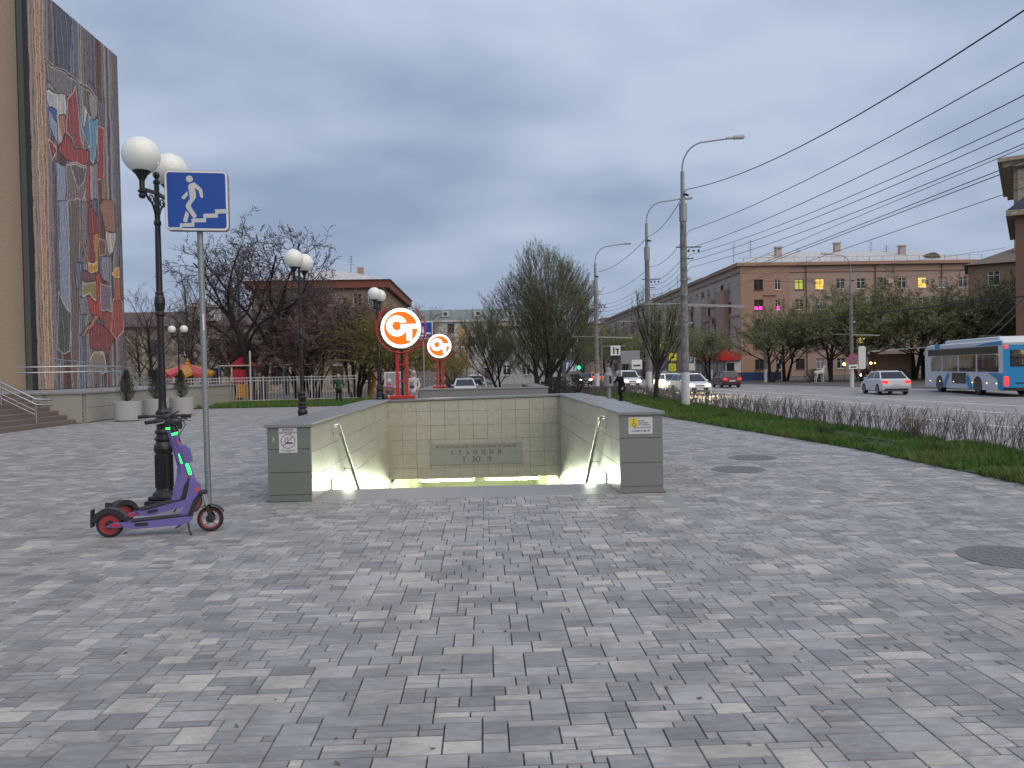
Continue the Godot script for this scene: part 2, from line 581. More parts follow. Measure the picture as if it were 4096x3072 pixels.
func roads_and_lawns():
	struct("ground", sheet(Rect2(-700, -120, 1400, 1100), [Rect2(-3.2, 9, 6.4, 29)], -0.62), M.earth)
	# plaza edge beyond the second stairwell falls to the alley
	var al := MB.new()
	al.quad(V(-7, -0.016, -45.9), V(7.4, -0.016, -45.9), V(7.4, -0.5, -62), V(-7, -0.5, -62))
	al.quad(V(-7, -0.5, -62), V(7.4, -0.5, -62), V(7.4, -0.5, -212), V(-7, -0.5, -212))
	struct("alley", al, M.alley)
	var lg := MB.new()
	lg.quad(V(-40, -0.02, -45.95), V(-7.02, -0.02, -45.95), V(-7.02, -0.5, -70), V(-40, -0.5, -70))
	lg.quad(V(-40, -0.5, -70), V(-7.02, -0.5, -70), V(-7.02, -0.5, -200), V(-40, -0.5, -200))
	struct("park_ground", lg, M.earth)
	# road
	var rd := MB.new()
	for i in far_kerb.size() - 1:
		var a = far_kerb[i]
		var b = far_kerb[i + 1]
		rd.quad(V(9.6, -0.35, -a[1]), V(a[0], -0.35, -a[1]), V(b[0], -0.35, -b[1]), V(9.6, -0.35, -b[1]))
	struct("road", rd, M.asphalt)
	var rows := [[[[16.6, 4.0], [15.4, 23.0], [13.9, 42.0], [13.4, 70.0], [13.2, 160.0]], 0], [[[21.0, 4.0], [19.5, 28.0], [18.3, 40.6], [16.9, 70.0], [16.4, 160.0]], 0], [[[26.0, 4.0], [23.0, 32.0], [21.4, 46.0], [19.7, 65.0], [18.6, 160.0]], 1], [[[30.5, 4.0], [27.0, 35.0], [24.2, 60.0], [22.0, 160.0]], 0]]
	for r in rows:
		if r[1] == 1:
			struct("solid_line", ribbon(r[0], -0.15, 0.15, -0.345), M.paint)
			continue
		var z := 8.0
		while z < 110.0:
			struct("lane_dash", ribbon([[along(r[0], z), z], [along(r[0], z + 3.0), z + 3.0]], -0.15, 0.15, -0.345), M.paint)
			z += 4.05 if r != rows[3] else 8.0
	# near kerb, far kerb and far pavement
	var k := MB.new()
	for i in hedge_line.size() - 1:
		var a = hedge_line[i]
		var b = hedge_line[i + 1]
		var ka := V(a[0] + 0.75, -0.2, -a[1])
		var kb := V(b[0] + 0.75, -0.2, -b[1])
		k.quad(ka, ka + V(0.15, 0, 0), kb + V(0.15, 0, 0), kb)
		k.quad(ka + V(0.15, 0, 0), ka + V(0.15, -0.2, 0), kb + V(0.15, -0.2, 0), kb + V(0.15, 0, 0))
	struct("kerb", k, M.kerb)
	var fk := MB.new()
	var fp := MB.new()
	for i in far_kerb.size() - 1:
		var a := V(far_kerb[i][0], -0.2, -far_kerb[i][1])
		var b := V(far_kerb[i + 1][0], -0.2, -far_kerb[i + 1][1])
		var o := V(0.15, 0, 0)
		fk.quad(a, a + o, b + o, b)
		fk.quad(a + V(0, -0.2, 0), a, b, b + V(0, -0.2, 0))
		fp.quad(a + o, V(120, -0.21, a.z), V(120, -0.21, b.z), b + o)
	struct("far_kerb", fk, M.kerb)
	struct("far_pavement", fp, M.earth)
	# lawns
	var lw := MB.new()
	var vg := MB.new()
	for i in 60:
		var z0 := -12.0 + 87.0 * i / 60
		var z1 := -12.0 + 87.0 * (i + 1) / 60
		var xs := []
		for z in [z0, z1]: xs.append([along(lawn_edge, z), along(hedge_line, z)])
		for j in 6:
			var q := []
			for e in [[0, j], [0, j + 1], [1, j + 1], [1, j]]:
				var t: float = e[1] / 6.0
				q.append(V(lerpf(xs[e[0]][0], xs[e[0]][1], t), 0.035 * sin(PI * t) + 0.012 * sin(i * 1.7 + j * 2.1 + (1.7 if e[0] else 0.0)) * sin(PI * t) + 0.012, -(z0 if e[0] == 0 else z1)))
			lw.quad(q[0], q[1], q[2], q[3])
		vg.quad(V(xs[0][1], 0.012, -z0), V(xs[0][1] + 0.75, -0.198, -z0), V(xs[1][1] + 0.75, -0.198, -z1), V(xs[1][1], 0.012, -z1))
	struct("lawn", lw, M.lawn)
	struct("verge", vg, M.alley)
	var l2 := MB.new()
	l2.quad(V(-40, 0.02, -38.0), V(-6.5, 0.02, -38.6), V(-6.5, 0.02, -45.9), V(-40, 0.02, -45.9))
	struct("park_lawn", l2, M.lawn)
	struct("lawn_kerb", ribbon([[-40.0, 37.85], [-6.5, 38.45]], 0, 0.01, 0.03), M.kerb)
	grass()

func grass():
	rng.seed = 5
	var cols := [Color(0.05, 0.135, 0.018), Color(0.065, 0.165, 0.022), Color(0.10, 0.165, 0.03), Color(0.04, 0.105, 0.016)]
	var mb := MB.new()
	for i in 9:
		var a := rng.randf() * TAU
		var r := rng.randf() * 0.04
		var p := V(cos(a) * r, 0, sin(a) * r)
		var h := rng.randf_range(0.05, 0.11)
		var t := V(cos(a), 0, sin(a)) * rng.randf_range(0.01, 0.06)
		var s := V(-sin(a + 0.6), 0, cos(a + 0.6)) * 0.005
		mb.tri(p - s, p + s, p + t + V(0, h, 0))
	var m := mat("grass_blade", Color.WHITE, 0.8)
	m.vertex_color_use_as_albedo = true
	var mesh := mb.mesh(m)
	for reg in [0, 1]:
		var spots := []
		var count := 30000 if reg == 0 else 9000
		var fn := FastNoiseLite.new()
		fn.seed = 4
		fn.frequency = 0.5
		for i in count:
			var x: float
			var z: float
			if reg == 0:
				z = 6.0 + 50.0 * pow(rng.randf(), 1.35)
				x = lerpf(along(lawn_edge, z) - 0.05, along(hedge_line, z) + 0.06, rng.randf())
			else:
				z = rng.randf_range(38.4, 45.8)
				x = rng.randf_range(-27, -6.6)
			var t := fn.get_noise_2d(x, z)
			if t < -0.18 and rng.randf() < 0.8: continue
			var b := Basis(Vector3.UP, rng.randf() * TAU).scaled(Vector3.ONE * rng.randf_range(0.5, 1.15) * (1.0 + 0.6 * t) * (1.0 + 0.02 * z))
			var c: Color = cols[rng.randi() % 4]
			if t > 0.25: c = c.lerp(Color(0.14, 0.15, 0.045), 0.5)
			spots.append([Transform3D(b, V(x, 0.015, -z)), c * rng.randf_range(0.75, 1.25)])
		var mm := MultiMesh.new()
		mm.transform_format = MultiMesh.TRANSFORM_3D
		mm.use_colors = true
		mm.mesh = mesh
		mm.instance_count = spots.size()
		for i in spots.size():
			mm.set_instance_transform(i, spots[i][0])
			mm.set_instance_color(i, spots[i][1])
		var o := MultiMeshInstance3D.new()
		o.name = numbered("grass")
		o.multimesh = mm
		add_child(o)
		tag(o, ["short dark green grass on the strip between pavement and bare hedge", "patchy grass in front of the grey playground fence"][reg], "grass", "", "stuff")

func hedge():
	rng.seed = 12
	var mb := MB.new()
	var z := 9.0
	while z < 60.0:
		var x := along(hedge_line, z) + rng.randf_range(-0.16, 0.2)
		var h := rng.randf_range(0.40, 0.72)
		var lean := V(rng.randf_range(-0.2, 0.2), 0, rng.randf_range(-0.34, 0.34))
		var p := V(x, -0.02, -z)
		var r := 0.0052 + 0.0001 * z
		mb.tube([p, p + lean * 0.4 + V(0, h * 0.5, 0), p + lean + V(0, h, 0)], [r, r * 0.8, r * 0.5], 3, false)
		for k in rng.randi_range(2, 4):
			var t := rng.randf_range(0.3, 0.95)
			var q := p + lean * t + V(0, h * t, 0)
			mb.tube([q, q + V(rng.randf_range(-0.12, 0.12), rng.randf_range(0.06, 0.2), rng.randf_range(-0.14, 0.14))], [r * 0.6, r * 0.3], 3, false)
		z += rng.randf_range(0.011, 0.03) * (1.0 + z * 0.012)
	var o := single("bare_hedge", mb, mat("hedge_twig", lin(0.16, 0.135, 0.135), 0.9), "low clipped leafless hedge between the lawn and the road kerb", "hedge")
	o.set_meta("kind", "stuff")
	# the dry yellow shrub and small evergreen seedlings on the lawn
	var shrub := thing("dry_shrub", "yellowish dry shrub growing beside the leafless hedge", "shrub", V(8.75, 0.0, -15.4))
	var st := MB.new()
	var lf := MB.new()
	for i in 46:
		var a := rng.randf() * TAU
		var d := V(cos(a), 0, sin(a)) * rng.randf_range(0.05, 0.3)
		var h := rng.randf_range(0.25, 0.75)
		st.tube([V(d.x * 0.2, 0, d.z * 0.2), V(d.x * 0.6, h * 0.6, d.z * 0.6), V(d.x, h, d.z)], [0.007, 0.005, 0.003], 3, false)
		for k in 10:
			var t := rng.randf_range(0.3, 1.0)
			var q := V(d.x * t, h * t, d.z * t) + V(rng.randf_range(-0.05, 0.05), rng.randf_range(-0.03, 0.03), rng.randf_range(-0.05, 0.05))
			var s := V(rng.randf_range(-1, 1), rng.randf_range(-1, 1), rng.randf_range(-1, 1)) * 0.022
			lf.tri(q, q + s, q + V(s.z, -s.x, s.y) + V(0, 0.02, 0))
	part("stem", st, M.hedge_twig, shrub)
	part("foliage", lf, mat("dry_leaf", lin(0.27, 0.20, 0.06), 0.9), shrub)
	var sp := [[7.5, 16.8, 0.32], [7.9, 13.2, 0.26], [7.2, 23.0, 0.3], [8.4, 26.0, 0.36], [7.6, 29.5, 0.3]]
	for i in sp.size():
		var s := thing("grass_clump", "tall dark green grass clump on the strip by the hedge", "plant", V(sp[i][0], 0.02, -sp[i][1]), 0.0, "dark clumps in the lawn strip")
		var g := MB.new()
		for k in 260:
			var a := rng.randf() * TAU
			var r := sqrt(rng.randf()) * 0.28
			var p := V(cos(a) * r, 0, sin(a) * r)
			var h: float = sp[i][2] * (1.1 - r * 2.2) * rng.randf_range(0.6, 1.1)
			var sd := V(-sin(a), 0, cos(a)) * 0.007
			g.tri(p - sd, p + sd, p * 1.3 + V(0, h, 0))
		part("blades", g, mat("clump", lin(0.035, 0.07, 0.022), 0.9), s)

func manholes():
	var iron := mat("iron", lin(0.19, 0.195, 0.205), 0.65, 0.1, T.grain, V(4, 4, 4))
	for q in [[4.28, 6.1, "round cast iron manhole cover in the open pavement"], [3.9, 11.75, "round manhole cover in the pavement beside the lawn edge"], [4.65, 13.2, "second manhole cover in the pavement close to the lawn edge"]]:
		var o := thing("manhole_cover", q[2], "manhole", V(q[0], 0.002, -q[1]))
		var a := MB.new()
		a.lathe([Vector2(0.40, -0.01), Vector2(0.40, 0.004), Vector2(0.335, 0.004), Vector2(0.33, -0.004)], 32)
		part("rim", a, iron, o)
		var b := MB.new()
		b.lathe([Vector2(0.325, -0.006), Vector2(0.325, 0.003), Vector2(0.0, 0.003)], 32)
		part("lid", b, iron, o)
		for r in 5:
			for k in 4 + r * 4:
				var an := TAU * k / (4 + r * 4)
				var s := MB.new()
				s.box(V(0, 0, 0), V(0.035, 0.006, 0.022), Basis.IDENTITY, 0.002)
				var stud := part("stud", s if k == 0 and r == 0 else o.get_meta("stud_mesh"), iron, o)
				if not o.has_meta("stud_mesh"): o.set_meta("stud_mesh", stud.mesh)
				stud.position = V(cos(an) * (0.05 + r * 0.058), 0.004, sin(an) * (0.05 + r * 0.058))
				stud.rotation.y = -an
		o.remove_meta("stud_mesh")

func litter():
	# dry leaves, butts and grit blown about the pavement
	rng.seed = 44
	var mb := MB.new()
	for i in 420:
		var z := 3.0 + 26.0 * pow(rng.randf(), 1.3)
		var x := rng.randf_range(-0.62, 0.6) * z
		if x > along(lawn_edge, z) - 0.2 or (x > -2.9 and x < 2.4 and z > 9.6 and z < 18.2): continue
		if rng.randf() < 0.4: x = along(lawn_edge, z) - 0.03 - 0.25 * absf(rng.randfn(0.0, 1.0))
		if x > -2.9 and x < 2.4 and z > 9.6: continue
		var a := rng.randf() * TAU
		var s := rng.randf_range(0.006, 0.02)
		var u := V(cos(a), 0, sin(a)) * s
		var w := V(-sin(a), 0, cos(a)) * s * rng.randf_range(0.3, 0.8)
		var p := V(x, 0.003, -z)
		mb.tri(p - u, p + w, p + u + V(0, s * 0.5, 0)); mb.tri(p - u, p + u + V(0, s * 0.5, 0), p - w)
	var o := single("litter", mb, mat("litter_brown", lin(0.13, 0.10, 0.075), 0.9), "scattered dry leaf bits and grit lying on the pavement", "litter")
	o.set_meta("kind", "stuff")

func stairwell():
	var beige := [
		mat("wall_tile_a", lin(0.42, 0.405, 0.345), 0.34, 0.0, noise_tex("marble", 0.012, 0.96, 1.0, 91, 3), V(0.9, 0.9, 0.9)),
		mat("wall_tile_b", lin(0.412, 0.397, 0.336), 0.38, 0.0, T.marble, V(0.7, 0.7, 0.7)),
		mat("wall_tile_c", lin(0.43, 0.416, 0.357), 0.32, 0.0, T.marble, V(1.1, 1.1, 1.1))]
	var grout := mat("grout", lin(0.17, 0.155, 0.12), 0.95, 0.0, T.grain, V(3, 3, 3))
	var gl := mat("granite_green", lin(0.25, 0.30, 0.255), 0.42, 0.0, noise_tex("gspeck", 0.12, 0.6, 1.0, 23, 4), V(1.8, 1.8, 1.8))
	var gr := mat("granite_grey", lin(0.31, 0.318, 0.31), 0.5, 0.0, T.gspeck, V(1.8, 1.8, 1.8))
	var cop := mat("coping", lin(0.36, 0.375, 0.365), 0.3, 0.0, T.gspeck, V(1.4, 1.4, 1.4))
	var o := thing("underpass_entrance", "tiled stairwell of an underpass with granite end pillars and lit steps going down", "stairwell")
	var HL := 0.98
	var HR := 1.045
	var ct := 0.045
	# wall cores
	var c := MB.new()
	c.box(V(-2.465, (HL - ct - 4.0) / 2, -13.89), V(0.51, HL - ct + 4.0, 8.2))
	part("side_wall", c, grout, o)
	c = MB.new()
	c.box(V(1.99, (HR - ct - 4.0) / 2, -13.89), V(0.52, HR - ct + 4.0, 8.2))
	part("side_wall", c, grout, o)
	c = MB.new()
	c.prism(PackedVector2Array([Vector2(-2.21, -0.82), Vector2(1.73, -0.82), Vector2(1.73, HR - ct - 0.002), Vector2(-2.21, HL - ct - 0.002)]), -17.99, -17.52)
	part("lintel_wall", c, grout, o)
	# granite slabs on the outside and on the pillars
	for s in [0, 1]:
		var x: float = [-2.475, 1.995][s]
		var h: float = [HL, HR][s] - ct
		var hs := [0.0, 0.085, 0.085 + (h - 0.085) * 0.335, 0.085 + (h - 0.085) * 0.68, h]
		for k in 4:
			var b := MB.new()
			b.box(V(x, (hs[k] + hs[k + 1]) / 2 - 0.001, -9.775), V(0.53 if s == 0 else 0.55, hs[k + 1] - hs[k] - 0.006, 0.03), Basis.IDENTITY, 0.003)
			part("granite_slab", b, [gl, gr][s], o)
		for k in 7:
			var b := MB.new()
			b.box(V([-2.73, 2.26][s], h / 2, -9.8 - 1.17 * (k + 0.5)), V(0.02, h - 0.006, 1.164), Basis.IDENTITY, 0.003)
			part("granite_slab", b, [gl, gr][s], o)
	# coping stones
	for s in [0, 1]:
		for k in 7:
			var z0 := 9.735 + k * 1.184
			var b := MB.new()
			b.box(V([-2.475, 1.995][s], [HL, HR][s] - ct / 2, -(z0 + 0.592)), V(0.6, ct, 1.18), Basis.IDENTITY, 0.006)
			part("coping_stone", b, cop, o)
	var tilt := Basis(Vector3.BACK, atan2(HR - HL, 4.47))
	for k in 4:
		var b := MB.new()
		var x := -2.17 + 3.87 * (k + 0.5) / 4
		b.box(V(x, lerpf(HL, HR, (x + 2.475) / 4.47) - ct / 2 - 0.001, -17.75), V(3.87 / 4 - 0.004, ct, 0.56), tilt, 0.006)
		part("coping_stone", b, cop, o)
	# tiles on the inner faces
	var ts := 0.322
	var bx := {}
	var tile := func(w: float, h: float, m: Material) -> ArrayMesh:
		var key := "%d %d %s" % [int(w * 1000), int(h * 1000), m.resource_name]
		if not bx.has(key):
			var b := MB.new()
			b.box(V(0, 0, 0), V(w - 0.005, h - 0.005, 0.016), Basis.IDENTITY, 0.002)
			bx[key] = b.mesh(m)
		return bx[key]
	rng.seed = 3
	var plaque := Rect2(-1.26, -0.52, 2.1, 0.48)
	for r in 6:
		for k in 13:
			var x0 := -2.2 + k * ts
			var w := minf(ts, 1.72 - x0)
			if w < 0.03: continue
			var y1 := 0.93 + (0.06 * (x0 + 2.2) / 3.9 if r == 0 else 0.0)
			var top := y1 if r == 0 else 0.93 - r * ts + 0.1
			var bot := 0.93 - (r + 1) * ts + 0.1
			if r == 5: bot = -0.822
			for q in rects_minus(Rect2(x0, bot, w, top - bot), [plaque]):
				if q.size.x < 0.02 or q.size.y < 0.02: continue
				var t := part("wall_tile", tile.call(q.size.x, q.size.y, beige[rng.randi() % 3]), null, o)
				t.position = V(q.get_center().x, q.get_center().y, -17.51 + rng.randf_range(-0.0015, 0.0015))
	for s in [0, 1]:
		for r in 8:
			for k in 12:
				var z0 := 9.79 + k * 0.643
				var top: float = [HL, HR][s] - ct - r * ts - 0.003
				if top < -0.2 - (z0 - 10.7) * 0.32 - ts: continue
				var t := part("wall_tile", tile.call(0.643, ts, beige[rng.randi() % 3]), null, o)
				t.position = V([-2.205, 1.725][s], top - ts / 2, -z0 - 0.3215)
				t.rotation.y = PI / 2 if s == 0 else -PI / 2
	# threshold and steps
	var st := MB.new()
	st.box(V(-0.24, -0.1, -10.23), V(3.9, 0.2, 0.93), Basis.IDENTITY, 0.004)
	part("threshold_slab", st, M.granite, o)
	for k in 21:
		st = MB.new()
		st.box(V(-0.24, -0.187 * (k + 1) - 0.1, -10.7 - 0.28 * (k + 0.5)), V(3.9, 0.2, 0.29), Basis.IDENTITY, 0.004)
		part("step", st, M.granite, o)
	# passage under the square
	var tn := MB.new()
	tn.quad(V(-2.2, -3.93, -16.5), V(1.72, -3.93, -16.5), V(1.72, -3.93, -28.0), V(-2.2, -3.93, -28.0))
	part("passage_floor", tn, M.granite, o)
	var ceil := mat("passage_paint", lin(0.70, 0.72, 0.52), 0.8, 0.0, T.grain, V(1, 1, 1))
	tn = MB.new()
	tn.box(V(-0.24, -0.725, -23.0), V(3.94, 0.2, 10.0))
	part("passage_ceiling", tn, ceil, o)
	tn = MB.new()
	tn.box(V(-2.26, -2.5, -23.0), V(0.1, 3.0, 10.0)); tn.box(V(1.78, -2.5, -23.0), V(0.1, 3.0, 10.0)); tn.box(V(-0.24, -2.5, -28.0), V(4.2, 3.0, 0.1))
	part("passage_wall", tn, ceil, o)
	tn = MB.new()
	tn.box(V(-0.24, -4.1, -19.0), V(4.1, 0.2, 18.2))
	part("foundation", tn, grout, o)
	tn = MB.new()
	tn.box(V(-0.24, -2.2, -9.68), V(5.0, 3.8, 0.1))
	part("foundation", tn, grout, o)
	# station plaque
	var pq := thing("station_plaque", "grey stone plaque with cut lettering on the tiled back wall of the stairwell", "plaque", V(-0.21, -0.28, -17.5))
	var pb := MB.new()
	pb.box(V(0, 0, 0), V(2.1, 0.48, 0.024), Basis.IDENTITY, 0.004)
	part("slab", pb, mat("plaque_stone", lin(0.50, 0.53, 0.485), 0.4, 0.0, T.gspeck, V(2, 2, 2)), pq)
	var cut := mat("cut_letter", lin(0.13, 0.13, 0.11), 0.8)
	lettering("ВОЛГОГРАДСКИЙ  СКОРОСТНОЙ  ТРАМВАЙ", 0.0575, cut, pq, V(0, 0.17, 0.013), 0, "Droid Serif", 700)
	lettering("С  Т  А  Н  Ц  И  Я", 0.10, cut, pq, V(0, 0.04, 0.013), 0, "Droid Serif", 700)
	lettering("Т   Ю   З", 0.125, cut, pq, V(0, -0.125, 0.013), 0, "Droid Serif", 700)
	# handrails
	var steel := mat("steel", lin(0.55, 0.55, 0.56), 0.22, 1.0)
	for s in [0, 1]:
		var x: float = [-2.1, 1.62][s]
		var z0: float = [11.1, 10.75][s]
		var y0: float = [0.87, 0.93][s]
		var rl := thing("handrail", ["polished steel handrail on the left hand wall going down the stairwell", "polished steel handrail on the stairwell wall under the wheelchair notice"][s], "handrail", V(0, 0, 0))
		var dir := V(0, -0.72, -1).normalized()
		var b := MB.new()
		var a := V(x, y0, -z0)
		b.tube([V(x + (-0.06 if s == 0 else 0.06), y0 - 0.01, -z0 + 0.06), V(x, y0, -z0 + 0.06), a, a + dir * 0.1, a + dir * 6.6], 0.025, 12)
		part("rail", b, steel, rl)
		for k in 4:
			var p := a + dir * (0.12 + k * 1.0 if k < 2 else 0.12 + k * 1.3)
			b = MB.new()
			var wx: float = [-2.196, 1.716][s]
			b.tube([p + V(0, -0.02, 0), p + V(0, -0.09, 0), V(wx, p.y - 0.09, p.z)], 0.008, 6)
			b.tube([V(wx, p.y - 0.09, p.z), V(wx + (0.008 if s == 0 else -0.008), p.y - 0.09, p.z)], 0.032, 10)
			part("bracket", b, steel, rl)
	# fluorescent tubes under the lintel and two wall lamps on the stairs
	var tube_glow := glow("tube_glow", Color(0.96, 1.0, 0.88), 2.6)
	var casing := mat("casing", lin(0.7, 0.7, 0.68), 0.5)
	for q in [[-0.92, 18.2], [0.62, 18.2], [-0.92, 21.2], [0.62, 21.2], [-0.92, 24.6], [0.62, 24.6]]:
		var f := thing("fluorescent_lamp", "glowing white fluorescent tube under the passage lintel" if q[1] < 19.0 else "fluorescent tube deeper inside the underpass ceiling", "lamp", V(q[0], -0.965, -q[1]), 0.0, "fluorescent tubes of the underpass")
		var b := MB.new()
		b.box(V(0, 0.09, 0), V(1.32, 0.05, 0.1), Basis.IDENTITY, 0.006)
		b.box(V(0, 0.135, 0), V(0.1, 0.05, 0.06))
		for e in [-0.63, 0.63]: b.box(V(e, 0.03, 0), V(0.03, 0.1, 0.06))
		part("housing", b, casing, f)
		b = MB.new()
		b.tube([V(-0.62, 0, 0), V(0.62, 0, 0)], 0.03, 12)
		part("tube", b, tube_glow, f)
		for e in [-0.31, 0.31]:
			var l := OmniLight3D.new()
			l.name = "tube_light"
			l.light_color = Color(0.95, 1.0, 0.86)
			l.light_energy = 1.9 if q[1] < 19.0 else 0.9
			l.light_size = 0.12
			l.omni_range = 25.0
			l.omni_attenuation = 2.0
			l.shadow_enabled = true
			f.add_child(l, true)
			l.position = V(e, -0.06, 0.08)
	for s in [0, 1]:
		var f := thing("wall_lamp", ["small white bulkhead lamp low on the tiled wall beside the left handrail", "small white bulkhead lamp low on the tiled wall below the wheelchair notice"][s], "lamp", V([-2.195, 1.715][s], [0.03, 0.045][s], [-11.1, -11.0][s]))
		var sx := 1.0 if s == 0 else -1.0
		var b := MB.new()
		b.box(V(sx * 0.012, 0, 0), V(0.024, 0.15, 0.3), Basis.IDENTITY, 0.006)
		part("base", b, casing, f)
		b = MB.new()
		b.box(V(sx * 0.045, 0, 0), V(0.045, 0.1, 0.24), Basis.IDENTITY, 0.018)
		part("lamp_shade", b, tube_glow, f)
		for e in [-0.09, 0.09]:
			var l := OmniLight3D.new()
			l.name = "lamp_light"
			l.light_color = Color(0.95, 1.0, 0.88)
			l.light_energy = 0.07
			l.light_size = 0.08
			l.omni_range = 20.0
			l.omni_attenuation = 2.0
			l.shadow_enabled = true
			f.add_child(l, true)
			l.position = V(sx * 0.22, 0.02, e)
	stickers()
	# the second stairwell further on
	var w2 := thing("far_underpass_entrance", "second low granite walled stairwell with pale coping behind the first one", "stairwell")
	var b2 := MB.new()
	var top := 0.93
	b2.box(V(-0.02, (top - 3.0) / 2, -28.475), V(4.7, top + 3.0, 0.5))
	b2.box(V(-2.12, (top - 3.0) / 2, -32.96), V(0.5, top + 3.0, 8.44))
	b2.box(V(2.08, (top - 3.0) / 2, -32.96), V(0.5, top + 3.0, 8.44))
	part("wall", b2, grout, w2)
	for k in 5:
		var b := MB.new()
		b.box(V(-2.37 + 4.7 * (k + 0.5) / 5, top / 2, -28.215), V(4.7 / 5 - 0.005, top - 0.01, 0.02), Basis.IDENTITY, 0.003)
		part("granite_slab", b, gr, w2)
	for s in [-1, 1]:
		for k in 6:
			var b := MB.new()
			b.box(V(-0.02 + s * 2.36, top / 2, -28.23 - 1.49 * (k + 0.5)), V(0.02, top - 0.01, 1.48), Basis.IDENTITY, 0.003)
			part("granite_slab", b, gr, w2)
			b = MB.new()
			b.box(V(-0.02 + s * 2.1, top + 0.025, -28.75 - 1.41 * (k + 0.5)), V(0.58, 0.05, 1.4), Basis.IDENTITY, 0.006)
			part("coping_stone", b, cop, w2)
	for k in 4:
		var b := MB.new()
		b.box(V(-0.02 - 2.39 + 4.78 * (k + 0.5) / 4, top + 0.025, -28.46), V(4.78 / 4 - 0.005, 0.05, 0.57), Basis.IDENTITY, 0.006)
		part("coping_stone", b, cop, w2)
	var s2 := MB.new()
	for k in 14: s2.box(V(-0.02, -0.18 * (14 - k) - 0.1, -36.9 + 0.3 * (14 - k)), V(3.7, 0.2, 0.31))
	s2.box(V(-0.02, -3.0, -33), V(4.6, 0.1, 9.0))
	part("steps", s2, M.granite, w2)

func stickers():
	var paper := mat("paper", lin(0.72, 0.72, 0.75), 0.6, 0.0, T.grain, V(3, 3, 3))
	var ink := mat("ink", lin(0.02, 0.02, 0.035), 0.7)
	var red := mat("no_red", lin(0.15, 0.05, 0.09), 0.7)
	var s := thing("no_smoking_notice", "white paper no smoking notice on the greenish granite pillar", "notice", V(-2.48, 0.775, -9.757))
	var b := MB.new()
	b.box(V(0, 0, 0), V(0.228, 0.315, 0.003), Basis(Vector3.BACK, 0.008))
	part("sheet", b, paper, s)
	lettering("КУРИТЬ", 0.026, ink, s, V(0, 0.13, 0.002), 0, "Droid Sans", 700, 0.001)
	lettering("ЗАПРЕЩЕНО", 0.026, ink, s, V(0, 0.097, 0.002), 0, "Droid Sans", 700, 0.001)
	var ring := MB.new()
	for k in 40:
		var a0 := TAU * k / 40
		var a1 := TAU * (k + 1) / 40
		var f := func(a, r): return V(cos(a) * r, -0.012 + sin(a) * r, 0.003)
		ring.quad(f.call(a0, 0.083), f.call(a0, 0.091), f.call(a1, 0.091), f.call(a1, 0.083))
	ring.xf = Transform3D(Basis(Vector3.BACK, PI / 4), V(0, -0.012, 0))
	ring.quad(V(-0.086, -0.005, 0.0036), V(0.086, -0.005, 0.0036), V(0.086, 0.005, 0.0036), V(-0.086, 0.005, 0.0036))
	part("prohibition_ring", ring, red, s)
	var cg := MB.new()
	cg.box(V(0.013, -0.034, 0.0022), V(0.095, 0.018, 0.0015))
	for q in stroke2([Vector2(-0.05, -0.02), Vector2(-0.03, -0.005), Vector2(-0.035, 0.02), Vector2(-0.012, 0.04), Vector2(0.002, 0.03), Vector2(-0.005, 0.012), Vector2(-0.02, 0.005)], 0.006): cg.prism(q, 0.0015, 0.003)
	part("cigarette", cg, ink, s)
	lettering("штраф  предусмотрен", 0.011, ink, s, V(0, -0.125, 0.002), 0, "Droid Sans", 700, 0.001)
	lettering("КоАП РФ", 0.010, ink, s, V(0, -0.143, 0.002), 0, "Droid Sans", 700, 0.001)
	# wheelchair notice
	s = thing("wheelchair_notice", "white notice with yellow wheelchair symbol on the grey granite pillar", "notice", V(1.985, 0.865, -9.757))
	b = MB.new()
	b.prism(round_rect(0.31, 0.215, 0.012), -0.0015, 0.0015)
	part("sheet", b, paper, s)
	b = MB.new()
	b.prism(round_rect(0.108, 0.112, 0.012, 4, -0.09, 0.04), 0.001, 0.0026)
	part("yellow_panel", b, mat("sign_yellow", lin(0.66, 0.52, 0.04), 0.6), s)
	b = MB.new()
	b.prism(circle2(0.009, 12, -0.09, 0.077), 0.002, 0.0036)
	for pl in [[Vector2(-0.092, 0.058), Vector2(-0.092, 0.03), Vector2(-0.07, 0.028), Vector2(-0.06, 0.006), Vector2(-0.052, 0.01)]]:
		for q in stroke2(pl, 0.007): b.prism(q, 0.002, 0.0036)
	for q in stroke2(Array(circle2(0.022, 16, -0.085, 0.013, 2.3, TAU + 0.1)), 0.006): b.prism(q, 0.002, 0.0036)
	part("wheelchair_symbol", b, ink, s)
	lettering("Вызов", 0.017, ink, s, V(0.01, 0.062, 0.002), 0, "Droid Sans", 700, 0.001)
	lettering("персонала", 0.017, ink, s, V(0.035, 0.036, 0.002), 0, "Droid Sans", 700, 0.001)
	lettering("по телефону", 0.017, ink, s, V(0.048, 0.011, 0.002), 0, "Droid Sans", 700, 0.001)
	lettering("Please call the staff", 0.017, ink, s, V(0.02, -0.026, 0.002), 0, "Droid Sans", 700, 0.001)
	lettering("8 (8442) 33-66-46", 0.021, ink, s, V(0.0, -0.068, 0.002), 0, "Droid Sans", 700, 0.001)
	var gm := MB.new()
	for pl in [[Vector2(-0.012, -0.035), Vector2(-0.004, 0.03), Vector2(0.012, -0.01), Vector2(-0.008, 0.0)], [Vector2(0.0, -0.02), Vector2(0.014, -0.04)]]:
		for q in stroke2(pl, 0.007): gm.prism(q, 0, 0.001)
	var g := single("graffiti_mark", gm, mat("chalk", lin(0.32, 0.5, 0.34), 0.9), "small pale green scrawl on the greenish granite pillar", "graffiti")
	g.position = V(-2.66, 0.79, -9.759)

